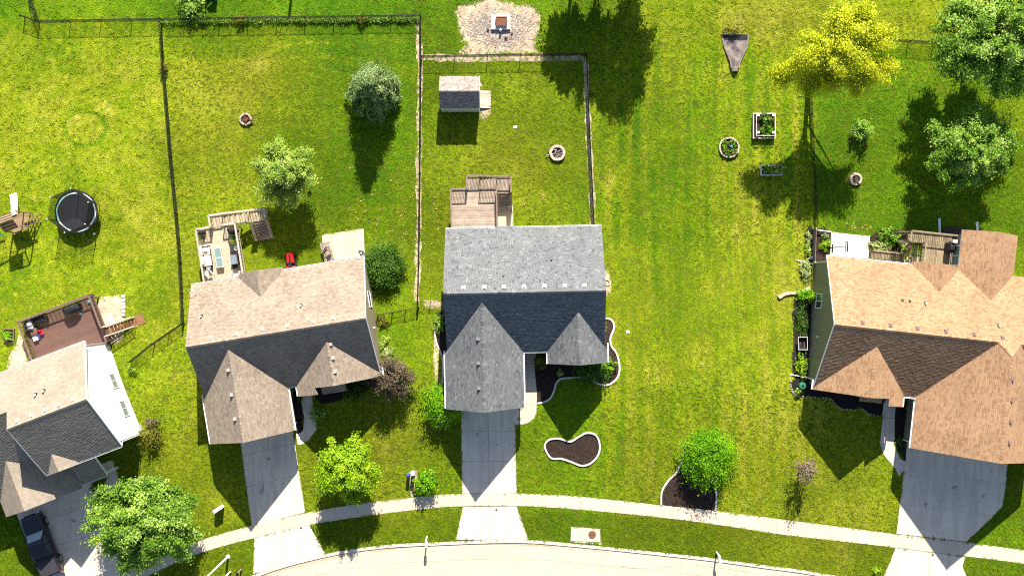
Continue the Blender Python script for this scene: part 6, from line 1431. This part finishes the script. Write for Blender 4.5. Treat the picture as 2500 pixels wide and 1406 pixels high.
tree('evergreen_tree', 907, 213, 3.2, (2.55, 2.75, 3.1), 44000, .085, 'lf_blue', 'dense conical blue-green tree in the fenced yard of the taupe-roofed house', 150, shape='cone', trunk=.17, clump_r=.085, branches=14)
tree('feathery_tree', 694, 428, 3.9, (2.75, 2.6, 2.3), 52000, .085, 'lf_soft', 'light green feathery tree above the pale wooden deck', 110, trunk=.13, shell=.25, clump_r=.10, lobes=[(0, .1, .1, .7), (-.62, .2, 0, .38), (.5, .42, 0, .42), (-.2, .78, .1, .34), (.2, -.6, -.2, .45), (.75, -.1, 0, .3), (-.5, -.42, -.1, .4), (.1, .2, .5, .45)], branches=20)
bt = G(1974, 200)
tree('yellow_tree', 2052, 125, 8.2, (3.7, 3.7, 2.9), 66000, .092, 'lf_yellow', 'tall bright yellow tree with bare trunk in the upper right', 170, trunk=.26, base=bt, clump_r=.105, branches=30, shell=.25,
     lobes=[(.35, .5, .4, .45), (-.6, .05, .1, .38), (.8, -.4, -.1, .38), (-1.15, -.45, -.5, .24), (.1, -.1, .2, .4), (-.45, -.55, -.7, .26), (-.1, .68, .2, .28), (.85, .25, .1, .3), (.0, -.6, -.8, .25), (-.85, -.3, -.2, .25), (.45, -.6, -.5, .26)])
tree('shade_tree', 2435, 95, 6.5, (5.0, 4.6, 4.2), 70000, .115, 'lf_mid', 'big dark green tree in the top right corner', 210, trunk=.3, clump_r=.08, branches=20, flat=.7, lobes=[(0, 0, .1, .7), (-.5, -.25, 0, .5), (.58, -.1, 0, .45), (.25, .6, .1, .42), (-.3, .55, 0, .42), (.2, -.65, 0, .4), (-.65, .2, -.1, .35), (0, 0, .5, .5)])
tree('round_tree', 2368, 360, 4.2, (3.7, 3.4, 3.0), 56000, .105, 'lf_mid', 'round dark green tree at the right edge above the tan-roofed house', 170, trunk=.22, clump_r=.08, flat=.7, lobes=[(0, 0, .1, .78), (-.55, -.1, 0, .48), (.55, .08, 0, .48), (.05, .62, .1, .40), (-.2, -.6, 0, .44), (.38, -.52, 0, .42), (-.52, .38, 0, .40), (.5, .45, 0, .36), (.0, .0, .45, .5)], branches=16)
tree('street_tree', 348, 1275, 4.5, (4.9, 4.1, 3.2), 80000, .11, 'lf_mid', 'large spreading green tree overhanging the driveway at the lower left', 210, trunk=.25, clump_r=.075, flat=.7, lobes=[(0, 0, .1, .78), (-.55, -.1, 0, .48), (.55, .08, 0, .48), (.05, .62, .1, .40), (-.2, -.6, 0, .44), (.38, -.52, 0, .42), (-.52, .38, 0, .40), (.5, .45, 0, .36), (.0, .0, .45, .5)], branches=18, shell=.35)
tree('lime_tree', 848, 1150, 3.4, (2.5, 2.7, 2.2), 46000, .10, 'lf_lime', 'lime green young tree by the pavement left of the middle driveway', 100, trunk=.12, clump_r=.10, lobes=[(0, 0, .1, .7), (-.5, -.25, 0, .5), (.58, -.1, 0, .45), (.25, .6, .1, .42), (-.3, .55, 0, .42), (.2, -.65, 0, .4), (-.65, .2, -.1, .35), (0, 0, .5, .5)], branches=16, shell=.25)
tree('dry_tree', 1968, 1148, 2.2, (.95, 1.0, 1.1), 1500, .08, 'lf_dry', 'small brownish half-bare tree on the lawn left of the right-hand driveway', 45, trunk=.06, clump_r=.2, branches=22, shell=.2)
tree('purple_shrub_tree', 950, 922, 1.9, (1.75, 1.55, 1.5), 14000, .085, 'lf_purple', 'purple-brown leafed bush at the front right corner of the taupe-roofed house', 80, trunk=.08, clump_r=.17, branches=10, shell=.3)
bush(1724, 1113, 2.05, 2.7, 'lf_bright', 'dense round green bush on the mulch bed by the pavement', 20000, .085, clumps=110, ry=2.1, shell=.6)
bush(1081, 988, 1.7, 2.3, 'lf_bright', 'rounded green bush at the front left corner of the grey-roofed house', 11000, .085, clumps=70)
bush(936, 650, 1.6, 2.2, 'lf_dark', 'dark green bushy tree against the right wall of the taupe-roofed house', 18000, .085, clumps=110, ry=1.9, shell=.6)
bush(1037, 1180, 1.0, 1.4, 'lf_bright', 'small green shrub by the pavement beside two utility pedestals', 3200, .10, clumps=35)
bush(2104, 318, .9, 1.6, 'lf_mid', 'small rounded shrub alone on the lawn right of the yellow tree shade', 1700, .1, clumps=40)
bush(369, 1068, 1.0, 1.2, 'lf_olive', 'yellow-green shrub at the front right of the white-sided house', 1500, .09, clumps=36)
bush(371, 1034, .55, .9, 'lf_purple', 'small reddish shrub above the yellow-green shrub by the white wall', 500, .08, clumps=18)
bush(322, 905, .4, .6, 'lf_mid', 'small green plant at the foot of the white wall', 300, .08, clumps=12)
bush(470, 6, 1.3, 1.4, 'lf_mid', 'green bushes cut by the top edge behind the back fence', 2200, .11, clumps=45)
bush(1072, 792, .45, .9, 'lf_mid', 'dark shrub at the upper end of the left bed of the grey-roofed house', 700, .09, clumps=20, ry=.8)
bush(1320, 884, .55, .8, 'lf_olive', 'shaded shrub beside the front path of the grey-roofed house', 600, .09, clumps=18)
bush(1368, 908, .32, .45, 'lf_pale', 'tiny pale shrub alone in the shaded front bed', 260, .07, clumps=10)
bush(1447, 902, 1.5, 1.5, 'lf_dark', 'wide dark shrub under the right gable of the grey-roofed house', 3200, .1, clumps=60, ry=1.0)
bush(1484, 893, .6, 1.1, 'lf_bright', 'bright upright shrub at the right corner of the front bed', 800, .09, clumps=20)
bush(1322, 868, .35, .6, 'lf_dark', 'small dark shrub under the porch eave of the grey-roofed house', 300, .08, clumps=10)
bush(775, 1010, .6, .8, 'lf_mid', 'shaded round shrub beside the curved path of the taupe-roofed house', 700, .09, clumps=20)
bush(862, 955, .9, .9, 'lf_dark', 'dark shrub in the shade below the front gable of the taupe-roofed house', 1000, .09, clumps=24)
bush(937, 788, .5, .7, 'lf_olive', 'yellow-green perennial just below the chain-link gate', 600, .08, clumps=16)
bush(930, 776, .35, .6, 'lf_purple', 'reddish plant tucked under the chain-link gate', 320, .08, clumps=12)
bush(938, 838, .5, .5, 'lf_soft', 'pale green clump halfway along the tan siding', 600, .08, clumps=16, ry=.7)
bush(945, 862, .55, .5, 'lf_pale', 'variegated pale clump just above the purple-brown bush', 600, .08, clumps=16)
bush(730, 975, .25, .7, 'lf_dark', 'narrow shrub in the gap by the front path of the taupe-roofed house', 300, .08, clumps=10, ry=.6)
bush(1967, 662, .5, .7, 'lf_pale', 'pale variegated hosta clump at the left wall of the tan-roofed house', 1300, .09, clumps=30, ry=1.0)
bush(1976, 722, 1.05, 1.6, 'lf_bright', 'bright green spreading shrub under the left window of the tan-roofed house', 1900, .09, clumps=40, ry=.55)
bush(1974, 580, .27, .6, 'lf_pale', 'variegated plant at the top of the side bed behind the wooden fence', 420, .08, clumps=14, ry=.6)
bush(1973, 608, .27, .6, 'lf_soft', 'green and white plant lower in the side bed behind the wooden fence', 420, .08, clumps=14, ry=.6)
bush(1957, 790, .55, .5, 'lf_dark', 'dark ground-hugging plants in the shaded side bed', 1500, .08, clumps=40, ry=1.9)
bush(1957, 893, .5, .7, 'lf_lime', 'yellow-green leafy plant below the wheelbarrow', 700, .09, clumps=18, ry=1.0)
bush(1950, 955, .3, .5, 'lf_soft', 'feathery plant inside the fieldstone corner', 350, .08, clumps=12)
bush(2016, 597, .5, .6, 'lf_lime', 'bright yellow-green shrub beside the basketball hoop', 800, .08, clumps=20)
bush(2015, 578, .3, .5, 'lf_blue', 'blue-green plant above the yellow-green shrub at the patio', 350, .08, clumps=12)
bush(2166, 574, .75, .8, 'lf_mid', 'leafy hosta at the top of the garden between patio and old deck', 1000, .11, clumps=24, ry=.6)
bush(2186, 585, .5, .8, 'lf_bright', 'bright hosta beside the wooden lattice', 600, .1, clumps=16)
bush(2148, 602, .9, .6, 'lf_pale', 'pale hostas above the lower wooden walk', 1000, .1, clumps=24, ry=.45)
bush(2205, 605, .4, .6, 'lf_soft', 'climbing plant on the lattice by the deck stairs', 420, .08, clumps=12)
bush(232, 1190, .4, .5, 'lf_dark', 'dark shrub in the small bed by the path of the white-sided house', 350, .08, clumps=10)
bush(2198, 1078, .3, .35, 'lf_dark', 'low dark plant beside the garage wall of the tan-roofed house', 260, .07, clumps=10, ry=.5)
bush(2142, 1392, .4, .35, 'lf_lime', 'yellow-green tuft at the kerb by the right driveway apron', 350, .08, clumps=12)
bush(1320, 2150, .01, .01, 'lf_dark', 'x', 1) if False else None
for k, (x_, y_, r_) in enumerate(((585, 50, .5), (880, 48, .5), (398, 165, .35), (1790, 76, 1.0))):
    bush(x_, y_, r_, .8, 'lf_olive', ('bright weed clump on the back fence above the brush-filled fire pit', 'bright weed clump on the back fence above the conical tree', 'weeds on the side fence near its top end', 'tall grass tuft along the upper rim of the drain outlet')[k], 700, .07, 'weed_clump', 14, None, .4, 'weeds')
n = 9000; tt = rng.random(n) ** .8; fx = 392 + tt * 630; a_, b_ = G(392, 56), G(1022, 48)
P_ = np.stack([a_.x + (b_.x - a_.x) * tt + rng.normal(0, .1, n), a_.y + (b_.y - a_.y) * tt + rng.normal(0, .13, n), np.full(n, a_.z) + rng.random(n) * (.15 + .4 * vnoise(np.stack([tt * 40, tt], 1), 1.0, 31))], 1)
nr = rng.normal(size=(n, 3)); tt_ = np.cross(nr, rng.normal(size=(n, 3))); tt_ /= np.linalg.norm(tt_, axis=1)[:, None]; bb = np.cross(nr / np.linalg.norm(nr, axis=1)[:, None], tt_)
V = np.stack([P_ + tt_ * .09, P_ + bb * .03, P_ - tt_ * .09, P_ - bb * .03], 1).reshape(-1, 3)
o = npmesh('fence_weeds', V, np.arange(n * 4).reshape(-1, 4), rng.random(n), M['lf_mid']); tag(o, 'uncut grass and weeds along the foot of the back fence', 'weeds', kind='stuff')

# trees standing beyond the top edge; only their shade falls into the picture
for x_, y_, hh, r_, rz_, k in ((1568, -150, 7.0, 2.6, 3.9, 0), (1404, -76, 4.6, 1.7, 2.2, 1), (1475, -126, 6.0, 2.2, 2.8, 2)):
    tree('shade_tree', x_, y_, hh, (r_, r_, rz_), 30000, .12, 'lf_mid', ('tall slim tree beyond the top edge shading the lawn right of the bare ground', 'left-hand tree beyond the top edge beside the bare ground', 'middle tree beyond the top edge')[k], 80, 'trees beyond the top edge', trunk=.2, clump_r=.13, branches=8, shell=.3)

# ================================================================== GRASS
def tuft(name, seed, m):
    r_ = random.Random(seed); vv, ff = [], []
    for k in range(22):
        x_, y_ = r_.uniform(-.10, .10), r_.uniform(-.10, .10); a = r_.uniform(0, 6.28); l_ = r_.uniform(.05, .12); h_ = r_.uniform(.035, .075); w_ = r_.uniform(.010, .018)
        dx, dy = math.cos(a), math.sin(a); b_ = len(vv)
        vv += [(x_ - dy * w_, y_ + dx * w_, 0), (x_ + dy * w_, y_ - dx * w_, 0), (x_ + dx * l_ * .5 + dy * w_ * .8, y_ + dy * l_ * .5 - dx * w_ * .8, h_ * .85), (x_ + dx * l_ * .5 - dy * w_ * .8, y_ + dy * l_ * .5 + dx * w_ * .8, h_ * .85), (x_ + dx * l_, y_ + dy * l_, h_)]
        ff += [(b_, b_ + 1, b_ + 2, b_ + 3), (b_ + 3, b_ + 2, b_ + 4)]
    me = bpy.data.meshes.new(name); me.from_pydata(vv, [], ff); me.materials.append(m); return bpy.data.objects.new(name, me)
gm, t, b, L = nodes('grass_blades')
at = t.nodes.new('ShaderNodeAttribute'); at.attribute_type = 'INSTANCER'; at.attribute_name = 'gcol'
L(at.outputs['Color'], b.inputs['Base Color']); b.inputs['Roughness'].default_value = .7; b.inputs['Specular IOR Level'].default_value = .12
tr = t.nodes.new('ShaderNodeBsdfTranslucent'); L(at.outputs['Color'], tr.inputs[0]); mx = t.nodes.new('ShaderNodeMixShader'); mx.inputs[0].default_value = .25
L(b.outputs[0], mx.inputs[1]); L(tr.outputs[0], mx.inputs[2]); L(mx.outputs[0], t.nodes['Material Output'].inputs[0])
tc = bpy.data.collections.new('grass_tufts')
for k in range(4): tc.objects.link(tuft('grass_tuft', 50 + k, gm))
DENS = 52
x0, x1, y0, y1 = -50, 50, -30, 30.5
n = int((x1 - x0) * (y1 - y0) * DENS)
pt = np.stack([rng.uniform(x0, x1, n), rng.uniform(y0, y1, n)], 1)
keep = np.ones(n, bool)
for poly, sf in zip(EX, SOFT):
    lo, hi = poly.min(0) - sf * 2, poly.max(0) + sf * 2; k = np.where(keep & (pt[:, 0] > lo[0]) & (pt[:, 0] < hi[0]) & (pt[:, 1] > lo[1]) & (pt[:, 1] < hi[1]))[0]
    if len(k): keep[k[inside(poly, pt[k] + rng.normal(0, sf, (len(k), 2)))]] = False
pt = pt[keep]; n = len(pt)
zz = np.array([zg(y_) for y_ in np.linspace(y0, y1, 600)]); pz = np.interp(pt[:, 1], np.linspace(y0, y1, 600), zz)
X_, Y_ = pt[:, 0], pt[:, 1]
# colour: lush to dry, yard by yard, with mowing lanes
px_ = X_ * FPX / (CH + 1.5) + 1250; py_ = 703 - Y_ * FPX / (CH + 1.5)
big = vnoise(pt, .07, 1) * .5 + vnoise(pt, .19, 2) * .32 + vnoise(pt, .5, 8) * .18
med = vnoise(pt, 1.3, 3) * .5 + vnoise(pt, 3.1, 4) * .5
vert = vnoise(pt * np.array([2.3, .14]), 1.0, 5) * .6 + vnoise(pt * np.array([5.5, .4]), 1.0, 9) * .4       # streaks up and down the lot
horz = vnoise(np.stack([X_ * .12, Y_ * 2.2 + .25 * np.sin(X_ * .22)], 1), 1.0, 6) * .6 + vnoise(np.stack([X_ * .4, Y_ * 5.0], 1), 1.0, 10) * .4
fine = rng.normal(0, 1, n)
clump = vnoise(pt, 6.5, 21)
lane = np.sin(2 * math.pi * (X_ + .35 * vnoise(pt, .1, 5)) / 1.72)
def soft(a, lo, hi, w): return 1 / (1 + np.exp(-(a - lo) / w)) * 1 / (1 + np.exp((a - hi) / w))
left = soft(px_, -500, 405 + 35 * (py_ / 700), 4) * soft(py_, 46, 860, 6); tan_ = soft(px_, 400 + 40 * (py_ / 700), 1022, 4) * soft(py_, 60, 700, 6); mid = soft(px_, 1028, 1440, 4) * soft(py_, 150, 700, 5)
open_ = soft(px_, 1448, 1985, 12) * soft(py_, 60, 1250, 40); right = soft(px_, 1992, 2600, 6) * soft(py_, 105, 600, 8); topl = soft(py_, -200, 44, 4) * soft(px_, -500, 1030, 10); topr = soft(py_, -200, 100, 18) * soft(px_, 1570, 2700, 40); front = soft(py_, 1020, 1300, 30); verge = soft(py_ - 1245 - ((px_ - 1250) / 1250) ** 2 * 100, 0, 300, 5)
dry = .17 + .50 * big + .0 * X_
dry += left * (.04 + .30 * (med - .5) + .12 * (clump - .5)) + (1 - left) * .10 * (med - .5)
dry += tan_ * (.16 * (horz - .5) + .10 * (vert - .5) + .17 * np.exp(-(((py_ - 180) / 80) ** 2 + ((px_ - 560) / 170) ** 2)) - .10 * np.exp(-(((py_ - 470) / 130) ** 2 + ((px_ - 900) / 160) ** 2)))
dry += mid * (.02 + .08 * (vert - .5)) + open_ * (.105 + .09 * lane * (.1 + vnoise(pt, .15, 12)) + .36 * (vert - .5)) - right * (.17 - .12 * (horz - .5)) - topl * .06 + topr * (.14 + .22 * (horz - .4)) + front * .02 - verge * .02
rr = np.hypot((px_ - 200) / 50, (py_ - 310) / 40); dry += .10 * (rr < .95) - .20 * ((rr > .95) & (rr < 1.12))
for x0_, x1_, y0_, sl_ in ((640, 760, 108, -.06), (720, 830, 103, -.05), (700, 860, 138, -.02), (740, 850, 160, .12), (730, 760, 176, .2), (760, 830, 127, .02)): dry += .22 * np.exp(-((py_ - y0_ - sl_ * (px_ - x0_) - 3 * np.sin(px_ / 25)) / 2.2) ** 2) * ((px_ > x0_) & (px_ < x1_))
spots = np.array([(1490, 440), (1770, 180), (1800, 560), (1840, 820), (1540, 600), (630, 150), (300, 165), (950, 1100), (2050, 1350), (1660, 520), (1740, 700), (860, 520), (1700, 860), (250, 250), (1600, 900), (1800, 60), (1880, 70)])
for sx, sy in spots: dry += .16 * np.exp(-(((px_ - sx) / 30) ** 2 + ((py_ - sy) / 34) ** 2)) * (.4 + med)
dry += .05 * fine
dry = np.clip(dry, 0, 1)
stops = np.array([0, .25, .42, .58, .78, 1.0]); cols = np.array([(.048, .18, .004), (.125, .285, .005), (.245, .37, .007), (.365, .425, .018), (.50, .49, .06), (.60, .54, .17)])
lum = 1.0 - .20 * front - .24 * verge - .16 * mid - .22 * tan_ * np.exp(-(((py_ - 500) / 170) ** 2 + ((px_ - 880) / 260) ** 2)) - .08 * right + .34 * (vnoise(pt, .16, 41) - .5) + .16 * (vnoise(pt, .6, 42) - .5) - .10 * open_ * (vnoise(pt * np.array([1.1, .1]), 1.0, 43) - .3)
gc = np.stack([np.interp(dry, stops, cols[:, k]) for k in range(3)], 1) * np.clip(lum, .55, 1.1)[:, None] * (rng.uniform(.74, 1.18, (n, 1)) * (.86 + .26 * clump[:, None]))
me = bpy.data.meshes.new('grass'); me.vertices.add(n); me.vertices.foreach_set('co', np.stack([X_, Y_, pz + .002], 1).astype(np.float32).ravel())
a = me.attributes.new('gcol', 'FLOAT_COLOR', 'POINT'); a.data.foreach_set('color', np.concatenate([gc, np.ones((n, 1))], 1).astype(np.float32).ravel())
rough_ = ((px_ < 400) & (py_ < 720)) * .35 + (py_ < 30) * .3
a = me.attributes.new('tscale', 'FLOAT', 'POINT'); a.data.foreach_set('value', (rng.uniform(.7, 1.15, n) * (1 + rough_) * (.75 + .5 * med)).astype(np.float32))
rot = np.zeros((n, 3)); rot[:, 2] = rng.uniform(0, 6.28, n); a = me.attributes.new('trot', 'FLOAT_VECTOR', 'POINT'); a.data.foreach_set('vector', rot.astype(np.float32).ravel())
go = bpy.data.objects.new('grass', me); link(go); tag(go, 'mown green to yellowish lawn grass covering all the yards', 'grass', kind='stuff')
ng = bpy.data.node_groups.new('grass_scatter', 'GeometryNodeTree'); ng.interface.new_socket('Geometry', in_out='INPUT', socket_type='NodeSocketGeometry'); ng.interface.new_socket('Geometry', in_out='OUTPUT', socket_type='NodeSocketGeometry')
gi, g_o = ng.nodes.new('NodeGroupInput'), ng.nodes.new('NodeGroupOutput'); ip = ng.nodes.new('GeometryNodeInstanceOnPoints'); ci = ng.nodes.new('GeometryNodeCollectionInfo')
ci.inputs['Collection'].default_value = tc; ci.inputs['Separate Children'].default_value = True; ci.inputs['Reset Children'].default_value = True; ip.inputs['Pick Instance'].default_value = True
na = ng.nodes.new('GeometryNodeInputNamedAttribute'); na.data_type = 'FLOAT'; na.inputs[0].default_value = 'tscale'
nr_ = ng.nodes.new('GeometryNodeInputNamedAttribute'); nr_.data_type = 'FLOAT_VECTOR'; nr_.inputs[0].default_value = 'trot'
ng.links.new(gi.outputs[0], ip.inputs['Points']); ng.links.new(ci.outputs[0], ip.inputs['Instance']); ng.links.new(na.outputs[0], ip.inputs['Scale']); ng.links.new(nr_.outputs[0], ip.inputs['Rotation']); ng.links.new(ip.outputs[0], g_o.inputs[0])
md = go.modifiers.new('scatter', 'NODES'); md.node_group = ng

# fallen dry leaves on the lawns
mb = MB()
for _ in range(75):
    cx_, cy_, sx_, sy_ = rnd.choice(((930, 530, 45, 40), (870, 500, 40, 40), (960, 590, 25, 40), (1310, 490, 25, 12), (1065, 545, 20, 40), (2085, 555, 15, 6)))
    g = G(rnd.gauss(cx_, sx_), rnd.gauss(cy_, sy_))
    for k in range(rnd.randint(1, 4)):
        x_, y_ = g.x + rnd.gauss(0, .09), g.y + rnd.gauss(0, .07); a = rnd.uniform(0, 6.28); r_ = rnd.uniform(.04, .08); z = zg(y_) + .085
        mb.add([(x_ + r_ * math.cos(a), y_ + r_ * math.sin(a), z), (x_ - r_ * .7 * math.sin(a), y_ + r_ * .7 * math.cos(a), z + .02), (x_ - r_ * math.cos(a), y_ - r_ * math.sin(a), z), (x_ + r_ * .7 * math.sin(a), y_ - r_ * .7 * math.cos(a), z + .015)], [(0, 1, 2, 3)], raw=True)
M['dryleaf'] = mat('dry_leaves', (0.62, 0.38, 0.14), 0.9, 0.3, 3, 0, attr=.4)
tag(mb.build('fallen_leaves', M['dryleaf']), 'dry orange leaves scattered on the lawns behind the houses', 'leaves', kind='stuff')
